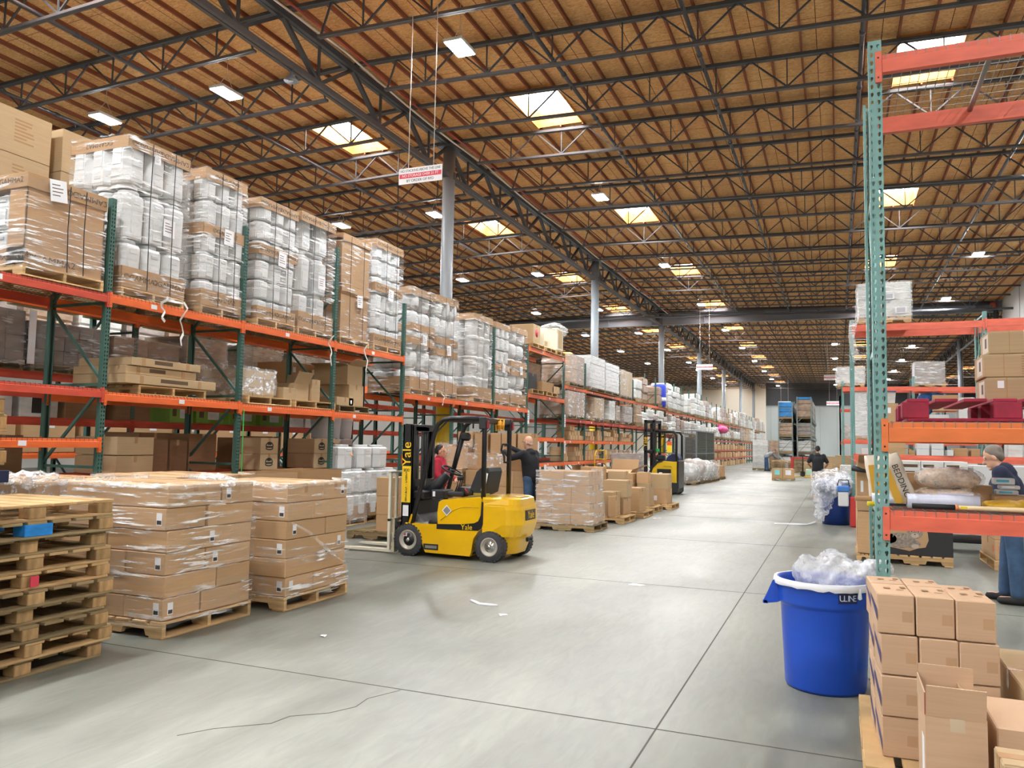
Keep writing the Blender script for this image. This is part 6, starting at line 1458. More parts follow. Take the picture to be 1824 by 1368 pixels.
carton((.66, 3.2, 0), (.36, .26, .46), 'larger tan carton standing low under the small taped box', None, KRAFT)
o = carton((.555, 3.16, .46), (.135, .17, .125), 'small tan taped box at the lower right corner', None, KRAFT2); sticker(o, (.135, .17, .125), 'f', -.05, .05, .04, .08, WHITEP); sticker(o, (.135, .17, .125), 'f', .03, .02, .06, .06, BLACKINK, 'black_mark'); 
o = carton((1.06, 4.6, 0), (.6, .9, .54), 'wide tan carton with pale top behind the foreground pile', None, KRAFT2)
carton((.66, 4.02, 0), (.2, .12, .5), 'brown carton wedged between the pile and the open carton', None, KRAFTD)
# ---- blue bin in the foreground
bn = thing('rubbish_bin', 'large blue plastic bin with clear liner beside the foreground pile', 'bin', (-.095, 5.88, 0))
b = MB().lathe([(.0, .012), (.235, .012), (.25, 0), (.258, .02), (.272, .3), (.283, .54), (.286, .55), (.3, .56), (.302, .575), (.306, .68), (.315, .695), (.318, .71), (.31, .72), (.297, .715), (.29, .69), (.27, .55), (.245, .03), (0, .03)], BLUE, 48, caps=False); b.build('bin_body', bn)
for s, nm in ((1, ''), (-1, '')):
    a0 = PI if s == 1 else 0; b = MB(); dx = -1 if s == 1 else 1
    b.prism([(dx * .27, .56), (dx * .31, .7), (dx * .33, .69), (dx * .39, .55), (dx * .385, .53), (dx * .3, .545)], 'y', -.09, -.07, BLUE); b.prism([(dx * .27, .56), (dx * .31, .7), (dx * .33, .69), (dx * .39, .55), (dx * .385, .53), (dx * .3, .545)], 'y', .07, .09, BLUE)
    b.cbox(min(dx * .36, dx * .395), max(dx * .36, dx * .395), -.09, .09, .53, .555, BLUE, .004); b.add([(dx * .318, -.07, .69), (dx * .318, .07, .69), (dx * .39, .07, .55), (dx * .39, -.07, .55)], [(0, 1, 2, 3), (3, 2, 1, 0)], BLUE); b.build('handle', bn)
b = MB()
def collar_patch(a0, a1, z0, z1, r, m, n=8):
    v = []; f = []
    for i in range(n + 1):
        a = a0 + (a1 - a0) * i / n; v += [(r * math.cos(a), r * math.sin(a), z0), (r * math.cos(a), r * math.sin(a), z1)]
    for i in range(n): f.append((2 * i, 2 * i + 2, 2 * i + 3, 2 * i + 1))
    return b.add(v, f, m)
collar_patch(-1.28, -.86, .605, .67, .3085, NAVY); lbl = b.build('name_label', bn)
for i, chx in enumerate('ULINE'):
    a = -1.2 + .068 * i; text(chx, .055, mat('label_letters', '#c9d3ea', .5), lbl, (.3095 * math.cos(a), .3095 * math.sin(a), .637), (PI / 2, 0, a + Q))
LINER = mat('white_liner', '#e4e6ec', .3)
b = MB(); rr = random.Random(4); n = 60; vs = []; fs = []
for i in range(n):
    a = 2 * PI * i / n; dr = .01 * rr.random()
    for (r_, z) in ((.3, .66), (.307, .722), (.322 + dr, .718), (.326 + dr, .69), (.323 + dr, .672 + .012 * rr.random())): vs.append((r_ * math.cos(a), r_ * math.sin(a), z))
for i in range(n):
    for k in range(4): fs.append((i * 5 + k, ((i + 1) % n) * 5 + k, ((i + 1) % n) * 5 + k + 1, i * 5 + k + 1))
b.add(vs, fs, LINER, True); b.build('liner_rim', bn)
MB().lathe([(.001, -.03), (.014, -.022), (.012, 0), (.006, .04)], LINER, 10, (.325 * math.cos(-.84), .325 * math.sin(-.84), .66)).build('liner_knot', bn)
def crumple(name, label, cat, blobs, m, seed, vox=.02, amp=.035):
    from mathutils import noise as mnoise
    o = heap(name, label, cat, blobs, m, vox=vox, noise=0, seed=seed, smooth=3); me = o.data
    for v in me.vertices:
        p = v.co * 7 + Vector((seed, 0, 0)); k = abs(mnoise.noise(p)) * 1.6 + abs(mnoise.noise(p * 2.3)) * .8 - .6
        v.co += v.normal * k * amp
    for p in me.polygons: p.use_smooth = True
    me.update(); return o
BAGC = film_mat('crumpled_clear_film', .28, .85, (12, 12, 12), (.2, .5, .1), color=(.9, .92, .96), fr=(.38, .68), rough=.2)
crumple('film_heap', 'crumpled clear film bulging out of the foreground blue bin', 'film heap', [(-.08, 5.9, .74, .22, .22, .12), (-.03, 5.92, .82, .13, .14, .08), (-.2, 5.88, .78, .1, .12, .08), (.1, 5.85, .76, .14, .12, .09), (.2, 5.8, .8, .08, .08, .07), (.28, 5.75, .83, .06, .06, .06)], BAGC, 3)
# ---- second blue bin with film
b2 = thing('rubbish_bin', 'second blue bin farther back, draped in clear film', 'bin', (-.05, 18.35, 0)); MB().lathe([(.0, .012), (.27, 0), (.3, .4), (.33, .8), (.35, .8), (.35, .88), (.33, .88), (.3, .5), (0, .05)], mat('deep_blue_plastic', '#16367f', .35), 28, caps=False).build('bin_body', b2)
crumple('film_heap', 'pale clear film spilling over the second blue bin', 'film heap', [(-.12, 18.2, .78, .42, .4, .22), (-.3, 18.05, .55, .2, .16, .35), (.1, 18.1, .92, .25, .25, .16), (-.35, 18.05, .3, .12, .12, .25)], BAGC, 6, vox=.035, amp=.07)
film_ridge('film_tail', 'white film tail trailing over the floor left of the second bin', [(-.45, 17.95, .05), (-.6, 17.7, .02), (-.8, 17.6, .015), (-1.0, 17.65, .01), (-1.25, 17.6, .01)], .02, WHITEP)
crumple('film_heap', 'greyish film heap behind the second bin', 'film heap', [(.05, 20.5, .5, .5, .6, .5), (-.1, 20.3, .85, .4, .5, .25)], FILM2, 9, vox=.06, amp=.1)
gd_ = thing('post_guard', 'red plastic guard at the foot of the second green post', 'post guard', (.3, 17.9, 0)); MB().cbox(-.08, .08, -.1, .0, 0, .62, REDP, .02).build('guard_shell', gd_)
tl = thing('blue_caddy', 'blue and white tool caddy hung beside the second bin', 'caddy', (.12, 17.85, .62)); MB().cbox(-.14, .1, -.1, .1, .1, .22, mat('caddy_blue', '#3f78c4', .4), .02).build('tray', tl); MB().cbox(-.12, .08, -.09, .09, -.2, .1, WHITEPL, .02).build('bucket', tl); MB().path([(-.14, 0, .2), (-.1, 0, .34), (.08, 0, .34), (.1, 0, .2)], .012, BLACKM, 6).build('handle', tl)
# ---- goods on the floor between the near and second rack
pallet((.98, 12.97, 0), 0, 'pallet under the black carton with the kitten picture', .95, 1.0, h=.13); pallet((.42, 13.0, 0), 0, 'pallet under the tall brown bin carton', .36, 1.0, h=.11)
kb = carton((1.02, 12.95, .13), (.88, .9, .6), 'big black carton with a kitten picture under the near rack', None, mat('black_carton', '#2b2b2d', .6), None)
kp = MB(); fy = -.452
def blob(cx, cz, rx, rz, m, k=0, n=16, a0=0): kp.add([(cx + rx * math.cos(2 * PI * i / n + a0), fy - .0006 * k, cz + rz * math.sin(2 * PI * i / n + a0)) for i in range(n)], [tuple(range(n))], m)
pts = [(-.44, .12), (-.1, .06), (.0, .1), (.1, .12), (.14, .22), (.13, .32), (.08, .44), (-.02, .52), (-.2, .58), (-.44, .59)]
kp.add([(x, fy, z) for x, z in pts], [tuple(range(len(pts)))], KRAFT); F1 = mat('kitten_grey', '#8f8378', .8, noise=.35, scale=(30, 30, 60)); F2 = mat('kitten_pale', '#b7aa9c', .8); F3 = mat('kitten_dark', '#55493f', .8)
blob(-.22, .2, .2, .11, F1, 1); blob(-.36, .22, .1, .07, F1, 1); blob(-.08, .16, .12, .06, F1, 2)
for e in (-1, 1): kp.add([(-.03 + e * .085, fy - .0012, .36), (-.03 + e * .1, fy - .0012, .49), (-.03 + e * .02, fy - .0012, .41)], [(0, 1, 2) if e > 0 else (2, 1, 0)], F1)
blob(-.03, .32, .1, .09, F1, 3); blob(-.03, .28, .05, .035, F2, 4)
for e in (-1, 1): blob(-.03 + e * .042, .335, .02, .018, F2, 5); blob(-.03 + e * .042, .335, .011, .013, F3, 6)
blob(-.03, .295, .012, .008, F3, 6)
for i in range(6): kp.add([(-.36 + .045 * i, fy - .002, .24), (-.353 + .045 * i, fy - .002, .24), (-.338 + .045 * i, fy - .002, .29), (-.344 + .045 * i, fy - .002, .29)], [(0, 1, 2, 3)], F2)
blob(-.03, .13, .05, .03, F2, 5)
kp.build('kitten_picture', kb)
for k in range(2):
    o = carton((.4, 12.95, .12 + .6 * k), (.3, .9, .595), '%s tall brown bin carton left of the kitten carton' % ('lower', 'upper')[k], 'tall brown bin cartons', KRAFT, None)
    if k == 0: blobm = MB(); blobm.add([(-.1505, -.3 + .12 * math.cos(2 * PI * i / 16), .3 + .2 * math.sin(2 * PI * i / 16)) for i in range(16)], [tuple(range(16))[::-1]], BLACKINK); blobm.build('dark_print', o)
    else: sticker(o, (.3, .9, .595), 'f', -.08, .35, .035, .16, WHITEP)
oc2 = open_carton((.42, 12.95, 1.315), (.3, .9, .1), 'open flap top of the tall brown bin carton', KRAFT, flap=.5, fl=('f', 'l', 'r'), ang={'f': .25, 'l': .5, 'r': 1.2})
tag(MB().path([(.2, 12.4, 1.33), (.32, 12.35, 1.3), (.5, 12.4, 1.27)], .03, BLACKM, 7, True, [.045, .03, .012]).build('black_scoop'), 'black scoop resting on the tall brown bin carton', 'scoop')
pallet((2.62, 13.1, 0), 0, 'pallet at the right edge under cartons with orange marks', 1.35, 1.2, wd=WOOD)
for k in range(2):
    for j in range(3):
        s = (.43, 1.1, .27); o = carton((2.18 + .44 * j, 13.1, .135 + .273 * k), s, 'brown carton with orange marks at right: %s layer, %s' % (('lower', 'upper')[k], nth(j)), 'orange marked cartons', KRAFT)
        if j == 0: sticker(o, s, 'f', -.15, .14, .04, .09, mat('orange_mark', '#d9673a', .6), 'orange_mark'); sticker(o, s, 'l', -.4, .14, .08, .09, mat('orange_mark', '#d9673a', .6), 'orange_mark')
ct = thing('utility_cart', 'black low cart between the kitten carton and right pallet', 'cart', (1.95, 14.6, 0)); MB().cbox(-.5, .5, -.3, .3, .4, .56, BLACKM, .03).build('deck', ct); MB().cbox(-.5, .5, -.3, .3, .16, .24, BLACKM, .02).build('lower_shelf', ct)
for x in (-.42, .42):
    for y in (-.24, .24): MB().lathe([(.02, -.02), (.07, -.02), (.07, .02), (.02, .02)], RUBBER, 14, (x, y, .07), 'y').build('wheel', ct)
# wrapped printed packs and loose loads seen above the shelf
def packs(x0, x1, y, z0, z1, nx, nz, desc, m, n=None):
    dx = (x1 - x0) / nx; dz = (z1 - z0) / nz
    for i in range(nx):
        for k in range(nz):
            o = carton((x0 + dx * (i + .5), y + .4, z0 + dz * k), (dx - .01, .8, dz - .006), name='wrapped_pack', cat='pack', label='pack of the %s: %s, %s from the left' % (desc, nrow(k, nz) if nz > 1 else 'single row', nth(i)), group=desc, m=m, tape=None)
            if m is PALEWRAP and k == nz - 1: lines(None, o, (dx, .8, dz), 'f', 0, dz * .8, dx * .8, 3, dz * .25, INK)
packs(1.0, 2.1, 15.8, .0, 1.42, 3, 3, 'printed pale packs behind the shavings bags', PALEWRAP); packs(2.2, 3.4, 16, 0, 1.36, 3, 3, 'white packs behind the man in navy', WHITEPL)
def rload(x0, x1, y0, y1, z0, z1, d, m, nx=2, nz=2, film=FILM3, wd=None):
    pallet(((x0 + x1) / 2, (y0 + y1) / 2, z0), 0, 'pallet under the ' + d, L=round(x1 - x0, 1), W=round(y1 - y0, 1), wd=wd or WOOD, name='pallet')
    cstack(x0, x1, y0, y1, z0 + .135, z1, nx, 1, nz, d, 'goods on the right racks', m, side='R', kind='pack')
    wrap(wrapR(x0, x1, y0, y1), [(z0 + .05, z1 + .01, .02)], 'film around the ' + d, sd(), m=film, step=.15, jit=.03)
rload(.44, 1.45, 18.05, 19.05, 4.24, 5.1, 'white wrapped load on the second right rack', PALEWRAP, 2, 2)
for x, z in ((1.02, 4.8), (1.25, 4.5)): tag(MB().box(x - .11, x + .11, 18.0, 18.005, z - .07, z + .07, WHITEP).box(x - .08, x + .08, 17.998, 18, z - .05, z + .05, mat('grey_print', '#b9b9c0', .6)).build('paper_label'), 'pale printed label, %s, on the white wrapped load' % ('upper one' if z > 4.6 else 'lower one'), 'label')
tb_ = MB().path([(.34, 17.95, 4.3), (.3, 17.93, 3.95), (.36, 17.93, 3.6), (.42, 17.92, 3.48)], .07, FILM3, 8, True, [.08, .06, .07, .12]).build('film_sleeve'); tag(tb_, 'long film sleeve hanging down the second green post', 'film')
items = [(.95, 1.31, 1.5, .32, KRAFT2, 'tan carton on the low beam of the second rack, left', 18.4), (1.36, 1.46, 1.5, .1, WOOD, 'small wooden tray piece on the second rack', 18.2), (1.48, 1.72, 1.5, .13, WHITEPL, 'lower white box on the second rack', 18.2), (1.48, 1.72, 1.632, .11, WHITEPL, 'upper white box on the second rack', 18.2), (1.75, 1.98, 1.5, .13, WHITEPL, 'white box with small print on the second rack', 18.2), (1.75, 1.98, 1.632, .15, WHITEPL, 'tall white box right of the other white boxes', 18.2), (2.02, 2.14, 1.5, .12, WHITEPL, 'tiny white box on the second rack', 18.1),
         (2.15, 2.4, 1.5, .16, KRAFTD, 'brown carton at the end of the first bay, second rack', 18.2), (2.45, 2.62, 1.5, .15, KRAFTD, 'brown carton beside the post of the second rack', 18.2), (3.1, 3.35, 1.5, .3, PALEWRAP, 'white stacked tubs on the second rack right of post', 18.3), (3.5, 3.9, 1.5, .12, BLACKM, 'black tray on the second rack at right', 18.3), (.45, .92, 1.5, .13, WHITEPL, 'white carton behind the near post on second rack', 18.3)]
for x0, x1, z, h, m, lab, y in items: carton(((x0 + x1) / 2, y, z), (x1 - x0 - .01, .4, h), lab, None, m, True if m in (KRAFT2, KRAFTD) else None)
tr = thing('wooden_tray', 'open wooden tray on the second rack below the tan carton', 'tray', (1.16, 18.15, 1.5)); MB().box(-.24, .24, -.1, -.08, .13, .15, WOOD).box(-.24, .24, -.1, .2, 0, .02, WOOD).box(.2, .24, -.1, .2, 0, .15, WOOD).build('frame', tr)
rload(2.55, 3.5, 31.05, 32, 3.83, 4.72, 'small film wrapped load on the third right rack', GREYWRAP, 2, 1); rload(.0, .95, 31.1, 32.0, 3.85, 4.6, 'film wrapped load behind the green post, third rack', PALEWRAP, 2, 2)
rload(.5, 1.0, 31.1, 32.0, 1.96, 3.72, 'tall white sheet stack on the third right rack', WHITEPL, 1, 3)
for x0, x1, z, h, m, lab in ((1.56, 2.02, 1.96, 1.3, KRAFT, 'tall tan carton on the third right rack'), (3.1, 3.9, 3.0, .55, KRAFT, 'tan carton high between the third rack posts'), (2.2, 2.5, 1.96, .5, KRAFTD, 'brown carton beside the tall tan carton, third rack'), (3.0, 3.6, 1.96, .9, WHITEPL, 'white carton under the tan one, third rack'), (3.9, 4.4, 1.96, 1.5, WHITEPL, 'tall white carton at right on the third rack')):
    o = carton(((x0 + x1) / 2, 31.5, z), (x1 - x0, .7, h), lab, None, m)
    if h == 1.3: sticker(o, (x1 - x0, .7, h), 'f', -.08, 1.05, .14, .2, WHITEP)
t = thing('blue_tote', 'clear tote with blue lid on the tall tan carton', 'tote', (1.75, 31.5, 3.27)); MB().loft([[(-.17, -.25, 0), (.17, -.25, 0), (.17, .25, 0), (-.17, .25, 0)], [(-.2, -.3, .4), (.2, -.3, .4), (.2, .3, .4), (-.2, .3, .4)]], PALEWRAP).build('tub', t); MB().cbox(-.22, .22, -.32, .32, .4, .46, mat('lid_blue', '#4b88c0', .4), .02).build('lid', t)
heap('blue_bundle', 'blue wrapped bundle beside the high tan carton, third rack', 'bundle', [(2.85, 31.5, 3.15, .3, .3, .35), (3.15, 31.6, 3.5, .5, .3, .16)], mat('bundle_blue', '#2f6db0', .4), vox=.06, noise=.03)
rload(-.75, .1, 26.6, 28.0, 0, .85, 'film covered low load beyond the second bin, left', GREYWRAP, 2, 2, FILM2); rload(.1, 1.0, 26.5, 27.8, 0, 1.1, 'film covered taller load beyond the second bin', PALEWRAP, 1, 2, FILM2)
cstack(-.1, .9, 34, 35.2, 0, 1.35, 2, 1, 3, 'tan pile behind the film covered loads', 'tan cartons behind the film loads', KRAFT2, side='R', tape=True)
for i, (x, y, w, h) in enumerate(((1.4, 22, .9, 1.2), (2.6, 23, 1.0, 1.3), (3.9, 22.5, .9, 1.1), (1.6, 27, 1.2, 1.2), (3.4, 28, 1.2, 1.3))): carton((x, y, 0), (w, .9, h), 'brown carton on the floor between the right racks, %s' % nth(i), 'cartons between the right racks', (KRAFT, PALEWRAP, KRAFTD)[i % 3], None)
for i in range(3):   # far right racks and goods closing the view
    rrack(.15 + 2.44 * i, 45, 2.44, 1.07, 4.4, [(3.7, REDB), (2.0, REDB)], 'fourth right rack beyond the others, %s bay' % nth(i), green=TEAL, decks=False, stick=False, holes=False, end=i == 2)
    rload(.3 + 2.4 * i, 1.4 + 2.4 * i, 45.1, 46, 2.0, 2.9, 'grey load in the %s bay of the fourth right rack' % nth(i), GREYWRAP, 1, 2)
# ---- tall rack block far down the aisle
for i, (x, hz) in enumerate(((-3.75, 4.75), (-2.55, 5.1))):
    for k in range(5):
        rack((x + .96, 57 + 2.46 * k, 0), Q, 2.46, .96, hz if k == 0 else 4.9, [(3.6, GREYG), (2.36, GREYG), (1.25, GREYG)], 'far free standing rack, %s row, %s bay' % (('left', 'right')[i], nth(k)), green=GREYG, holes=False, stick=False, group='far free standing racks', decks=True, pitch=.25, hb=.15)
        for lv, (z0, z1) in enumerate(((3.6, 4.75 + .3 * i), (2.36, 3.3), (1.25, 2.1), (0, 1.0))):
            m = (BLUEW if (i == 0 and lv == 0 and k == 0) else (PALEWRAP, BRNWRAP, GREYWRAP)[(i + lv + k) % 3])
            if i == 0 and lv > 1 and k == 0: m = WHITEPL
            t = thing('wrapped_load', 'far wrapped load, %s row of free standing rack: %s bay, %s' % (('left', 'right')[i], nth(k), ('top', 'third level', 'second level', 'floor')[lv]), 'wrapped load', (x + .48, 57.1 + 2.46 * k, z0), 0, 'loads of the far free standing racks')
            MB().box(-.44, .44, 0, 2.2, 0, .12, WOODG).build('pallet_base', t); h = z1 - z0; b = MB()
            for q in range(3): b.cbox(-.45, .45, .02 * q, 2.2, .12 + (h - .12) * q / 3, .12 + (h - .12) * (q + 1) / 3, m, .04)
            b.build('goods', t)
            if i == 1 and lv == 0 and k == 0: MB().cbox(-.47, .47, -.02, 2.2, h - .14, h + .03, BLUEW, .03).build('blue_cover', t)
for k in range(8): pallet((-2.05, 54.6, .13 * k), 0, 'dark pallet of the far stack below the right free standing row, %s' % nth(k), 1.1, 1.0, wd=WOODG, group='far dark pallet stack')
# ================================================================== people
def cap(mb, p, q, r1, r2, m, n=12):
    p = Vector(p); q = Vector(q); d = q - p; L = max(d.length, 1e-5); d.normalize(); pts = []; rs = []
    for i in range(5):
        a = PI / 2 * (i / 4); pts.append(p - d * r1 * math.cos(a)); rs.append(max(r1 * math.sin(a), .0006))
    for i in range(1, 5):
        a = PI / 2 * (i / 4); pts.append(q + d * r2 * math.sin(a)); rs.append(max(r2 * math.cos(a), .0006))
    pts.insert(5, q); rs.insert(5, r2)
    mb.path(pts, 0, m, n, True, rs)
def ell(mb, c, r, m, rot=None, n=14):
    vs = []; fs = []
    for i in range(n + 1):
        th = PI * i / n
        for t in range(n):
            a = 2 * PI * t / n; v = Vector((r[0] * max(math.sin(th), .001) * math.cos(a), r[1] * max(math.sin(th), .001) * math.sin(a), -r[2] * math.cos(th)))
            if rot: v = rot @ v
            vs.append(v + Vector(c))
    for i in range(n):
        for t in range(n): fs.append((i * n + t, i * n + (t + 1) % n, (i + 1) * n + (t + 1) % n, (i + 1) * n + t))
    mb.add(vs, fs, m, True)
def person(label, loc, rz, J, skin, top, pants, hair, H=1.75, vox=.0075, bald=False, cap_=None, collar=True, sleeve=1., shoes=SHOE, glasses=False):
    """J: joints in metres, x to the person's right, y forward, z up"""
    root = thing('person', label, 'person', loc, rz)
    g = lambda k: Vector(J[k])
    b = MB(); neck, head, pel, chest = g('neck'), g('head'), g('pelvis'), g('chest')
    cap(b, pel, chest, .12, .125, skin); cap(b, chest, neck, .1, .055, skin); cap(b, neck, head - Vector((0, 0, .04)), .055, .055, skin)
    f = Vector(J.get('face', (0, 1, 0))).normalized(); up = Vector((0, 0, 1)); up = (up - f * up.dot(f)).normalized(); rt = f.cross(up)
    M3 = Matrix((rt, f, up)).transposed()
    A = lambda x, y, z: head + M3 @ Vector((x, y, z))
    ell(b, A(0, -.012, .035), (.075, .095, .098), skin, M3); ell(b, A(0, .02, -.045), (.058, .07, .075), skin, M3)
    cap(b, A(0, .085, .015), A(0, .106, -.02), .012, .016, skin, 8); cap(b, A(-.018, .09, -.062), A(.018, .09, -.062), .009, .009, skin, 8); ell(b, A(0, .075, -.098), (.025, .022, .018), skin, M3)
    for s in (-1, 1):
        ell(b, A(s * .077, -.01, -.005), (.012, .022, .033), skin, M3); cap(b, A(s * .015, .086, .032), A(s * .05, .074, .032), .008, .007, skin, 8)
        sh, el, wr = g('sh%d' % s), g('el%d' % s), g('wr%d' % s); cap(b, chest + Vector((s * .06, 0, .08)), sh, .07, .06, skin); cap(b, sh, el, .05, .042, skin); cap(b, el, wr, .042, .03, skin)
        hd_ = (Vector(J.get('hd%d' % s, wr - el))).normalized(); pn = Vector(J.get('pn%d' % s, (0, 0, 1))); side = hd_.cross(pn).normalized(); pn = side.cross(hd_).normalized()
        pc = wr + hd_ * .05; cap(b, wr, pc + hd_ * .03, .03, .034, skin)
        for k_ in range(4):
            o_ = side * (.03 - .02 * k_); L = (.07, .08, .075, .058)[k_]; p0 = pc + hd_ * .03 + o_; p1 = p0 + hd_ * L * .5 - pn * .006; p2 = p1 + hd_ * L * .42 - pn * .028
            cap(b, p0 - hd_ * .03, p1, .0105, .0095, skin, 8); cap(b, p1, p2, .0095, .008, skin, 8)
        tside = side * (1 if J.get('th%d' % s, 1) > 0 else -1); t0 = wr + hd_ * .025 + tside * .025; t1 = t0 + hd_ * .03 + tside * .03 - pn * .01; t2 = t1 + hd_ * .035 + tside * .006 - pn * .012
        cap(b, t0, t1, .013, .0115, skin, 8); cap(b, t1, t2, .0115, .009, skin, 8)
        hp, kn, an = g('hp%d' % s), g('kn%d' % s), g('an%d' % s); cap(b, pel, hp, .1, .085, skin); cap(b, hp, kn, .075, .055, skin); cap(b, kn, an, .052, .036, skin)
        toe = an + Vector((s * .02, .15, -.045)); cap(b, an, an - Vector((0, 0, .04)), .036, .034, skin); cap(b, an - Vector((0, .03, .045)), toe, .034, .028, skin)
    put('body', fuse(b, vox, skin, 3), root)
    fe = MB()
    for s in (-1, 1): ell(fe, A(s * .032, .083, .018), (.011, .008, .007), WHITEP, M3, 8); ell(fe, A(s * .033, .0895, .018), (.005, .004, .005), BLACKM, M3, 8)
    cap(fe, A(-.022, .099, -.063), A(.022, .099, -.063), .004, .004, mat('lips', '#a86a5c', .5), 6)
    fe.build('eye', root)
    if glasses:
        gl = MB()
        for s in (-1, 1):
            gl.path([A(s * .033 + .024 * math.cos(2 * PI * i / 12), .1, .018 + .018 * math.sin(2 * PI * i / 12)) for i in range(12)], .0025, BLACKM, 5, closed=True); gl.path([A(s * .056, .098, .02), A(s * .083, .0, .015)], .0025, BLACKM, 5)
        gl.build('glasses', root)
    t = MB(); w = J.get('bulk', 1.); 
    cap(t, pel + Vector((0, 0, .02)), chest, .155 * w, .165 * w, top, 16); cap(t, chest, chest + Vector((0, 0, .12)) + (neck - chest) * .25, .16 * w, .1, top, 16)
    for s in (-1, 1):
        sh, el, wr = g('sh%d' % s), g('el%d' % s), g('wr%d' % s); cap(t, chest + Vector((s * .09, 0, .02)), sh, .13, .085, top); 
        if sleeve >= 1: cap(t, sh, el, .08, .065, top); cap(t, el, el + (wr - el) * .95, .065, .048, top)
        else: cap(t, sh, sh + (el - sh) * .75, .08, .07, top)
        cap(t, pel + Vector((s * .06, 0, -.02)), pel + Vector((s * .06, 0, .1)), .11 * w, .11 * w, top)
    if collar: ell(t, neck + Vector((0, -.05, -.02)), (.1, .09, .055), top)
    jm = fuse(t, .014, top, 3); put('jacket', jm, root)
    p = MB()
    for s in (-1, 1):
        hp, kn, an = g('hp%d' % s), g('kn%d' % s), g('an%d' % s); cap(p, pel, hp, .13, .11, pants); cap(p, hp, kn, .1, .08, pants); cap(p, kn, an + Vector((0, 0, .02)), .078, .068, pants)
    put('trousers', fuse(p, .016, pants, 3), root)
    for s in (-1, 1):
        an = g('an%d' % s); z = MB(); cap(z, an + Vector((0, -.05, -.055)), an + Vector((s * .02, .15, -.058)), .046, .04, shoes); cap(z, an + Vector((0, 0, -.02)), an + Vector((0, 0, -.05)), .048, .05, shoes)
        put('shoe', fuse(z, .012, shoes, 2), root)
    if hair:
        h_ = MB()
        if bald:
            for s in (-1, 1): ell(h_, A(s * .064, -.05, -.015), (.014, .04, .025), hair, M3)
            ell(h_, A(0, -.09, -.03), (.055, .018, .028), hair, M3); put('hair', fuse(h_, .009, hair, 2), root)
        else:
            ell(h_, A(0, -.026, .058), (.079, .096, .082), hair, M3); ell(h_, A(0, -.06, .005), (.07, .05, .07), hair, M3)
            for s in (-1, 1): ell(h_, A(s * .07, -.035, .025), (.014, .04, .04), hair, M3)
            if cap_ == 'bun': ell(h_, A(0, -.13, .01), (.04, .045, .045), hair, M3)
            put('hair', fuse(h_, .01, hair, 2), root)
    return root
def stand(H=1.75, arms=None, lean=0., spread=.1, twist=0, face=(0, 1, 0), **k):
    s = H / 1.75
    J = dict(pelvis=(0, 0, .95 * s), chest=(0, lean * .5, 1.25 * s), neck=(0, lean, 1.46 * s), head=(0, lean + .03, 1.62 * s - .0), face=face)
    for q in (-1, 1):
        J['sh%d' % q] = (q * .19 * s, lean * .9, 1.4 * s); J['hp%d' % q] = (q * .09 * s, 0, .92 * s); J['kn%d' % q] = (q * (.1 + .02) * s, .02 + .04 * q, .5 * s); J['an%d' % q] = (q * spread, .03 + .06 * q, .1)
    J.update(arms or {}); J.update(k); return J
# bald man in black reaching up to the cartons
person('person in black hooded jacket and jeans reaching up to stacked cartons', (-5.48, 14.3, 0), math.radians(76), stand(1.74, dict(el_=0, **{'el1': (.24, .3, 1.36), 'wr1': (.12, .55, 1.5), 'el-1': (-.24, .3, 1.32), 'wr-1': (-.1, .55, 1.42)}), lean=.05, face=(.1, 1, -.05), bulk=1.08), SKIN, BLKC, JEAN, HAIRW, bald=True, glasses=True)
p = bpy.data.objects['person']
gl = MB()
for s, wr, el in ((1, (.12, .55, 1.5), (.24, .3, 1.36)), (-1, (-.1, .55, 1.42), (-.24, .3, 1.32))):
    d = (Vector(wr) - Vector(el)).normalized(); cap(gl, Vector(wr) - d * .03, Vector(wr) + d * .05, .042, .044, BLACKM)
    sd_ = d.cross(Vector((0, 0, 1))).normalized(); pn = sd_.cross(d).normalized()
    for k in range(4): p0 = Vector(wr) + d * .08 + sd_ * (.03 - .02 * k); cap(gl, p0 - d * .03, p0 + d * .04 - pn * .006, .0135, .0125, BLACKM, 8); cap(gl, p0 + d * .04 - pn * .006, p0 + d * .072 - pn * .034, .0125, .011, BLACKM, 8)
    t0 = Vector(wr) + d * .025 + sd_ * .027; cap(gl, t0, t0 + d * .035 + sd_ * .03 - pn * .01, .016, .014, BLACKM, 8); cap(gl, t0 + d * .035 + sd_ * .03 - pn * .01, t0 + d * .07 + sd_ * .035 - pn * .022, .014, .012, BLACKM, 8)
put('glove', fuse(gl, .007, BLACKM, 2), p)
# woman in red behind the forklift
person('person in red hooded top with dark tied hair behind the forklift', (-6.95, 13.3, 0), math.radians(-80), stand(1.53, {'el1': (.25, .04, 1.0), 'wr1': (.2, .2, .82), 'el-1': (-.24, .06, 1.0), 'wr-1': (-.16, .26, .9)}, face=(0, 1, .02)), SKIN2, REDC, JEAN, HAIRB, cap_='bun')
# man in navy behind the near rack
person('person in navy jacket with short grey hair looking down behind the near rack', (1.72, 9.9, 0), math.radians(78), stand(1.72, {'el1': (.25, .1, 1.08), 'wr1': (.16, .34, 1.02), 'el-1': (-.25, .1, 1.08), 'wr-1': (-.14, .34, 1.02)}, lean=.1, face=(0, 1, -.45), head=(0, .16, 1.535), neck=(0, .08, 1.4)), SKIN, NAVYC, JEAN, HAIRG)
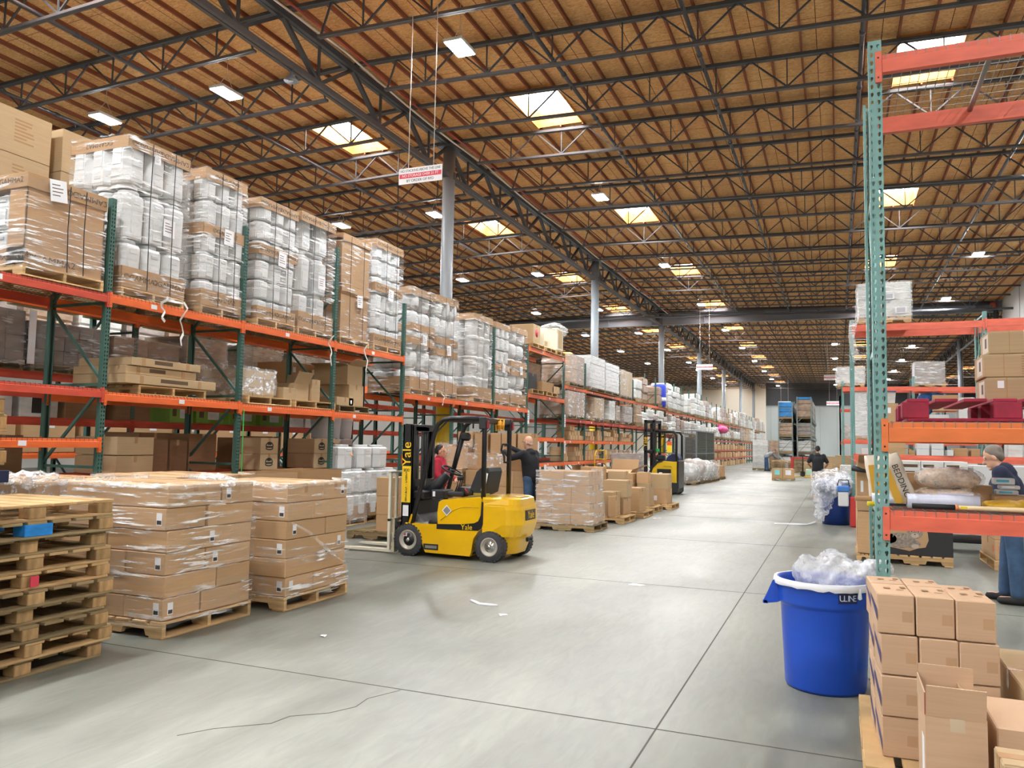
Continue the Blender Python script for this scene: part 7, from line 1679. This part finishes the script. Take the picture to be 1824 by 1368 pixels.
# person in black tee with back turned, far down the aisle
person('person in black short sleeved top, back turned, beyond the film covered loads', (-.62, 28.6, 0), 0, stand(1.68, {'el1': (.32, .02, 1.1), 'wr1': (.26, .24, 1.02), 'el-1': (-.32, .02, 1.1), 'wr-1': (-.26, .24, 1.02)}, face=(0, 1, -.3), bulk=1.15), SKIN2, BLKC, BLKC, HAIRB, vox=.012, sleeve=.5)
# person bending over the far pallet stack
JB = stand(1.7, {'el1': (.2, .62, .95), 'wr1': (.15, .85, .9), 'el-1': (-.2, .62, .95), 'wr-1': (-.15, .85, .9)}, face=(0, 1, -.8)); JB.update(pelvis=(0, 0, .95), chest=(0, .25, 1.15), neck=(0, .45, 1.28), head=(0, .56, 1.38)); JB['sh1'] = (.19, .4, 1.24); JB['sh-1'] = (-.19, .4, 1.24)
person('person in grey top and jeans bending over the far pallet stack', (-4.55, 57.0, 0), math.radians(-75), JB, SKIN, GREYC, JEAN, HAIRG, vox=.014)
# ================================================================== camera, sky and exposure
cam = bpy.data.cameras.new('camera'); co = link(bpy.data.objects.new('camera', cam)); scn.camera = co
cam.sensor_width = 36; cam.lens = 1403.27 / 1824 * 36; cam.clip_end = 300
yaw, pitch, roll = .392036702, .0748857432, .0180457180
d = Vector((-math.sin(yaw) * math.cos(pitch), math.cos(yaw) * math.cos(pitch), math.sin(pitch))); r0 = Vector((math.cos(yaw), math.sin(yaw), 0)); u0 = r0.cross(d)
r = r0 * math.cos(roll) + u0 * math.sin(roll); u = -r0 * math.sin(roll) + u0 * math.cos(roll)
M = Matrix((r, u, -d)).transposed().to_4x4(); M.translation = (0, 0, 1.6); co.matrix_world = M
w = bpy.data.worlds.new('world'); scn.world = w; w.use_nodes = True; w.node_tree.nodes['Background'].inputs['Color'].default_value = (.7, .8, 1, 1); w.node_tree.nodes['Background'].inputs['Strength'].default_value = .6
vs = scn.view_settings; vs.view_transform = 'Standard'; vs.look = 'None'; vs.gamma = 1; vs.use_curve_mapping = False; vs.exposure = 2.12
c = scn.cycles
c.max_bounces = 7; c.diffuse_bounces = 4; c.glossy_bounces = 3; c.transmission_bounces = 3; c.transparent_max_bounces = 14
c.caustics_reflective = False; c.caustics_refractive = False; c.sample_clamp_indirect = 6
c.use_denoising = True
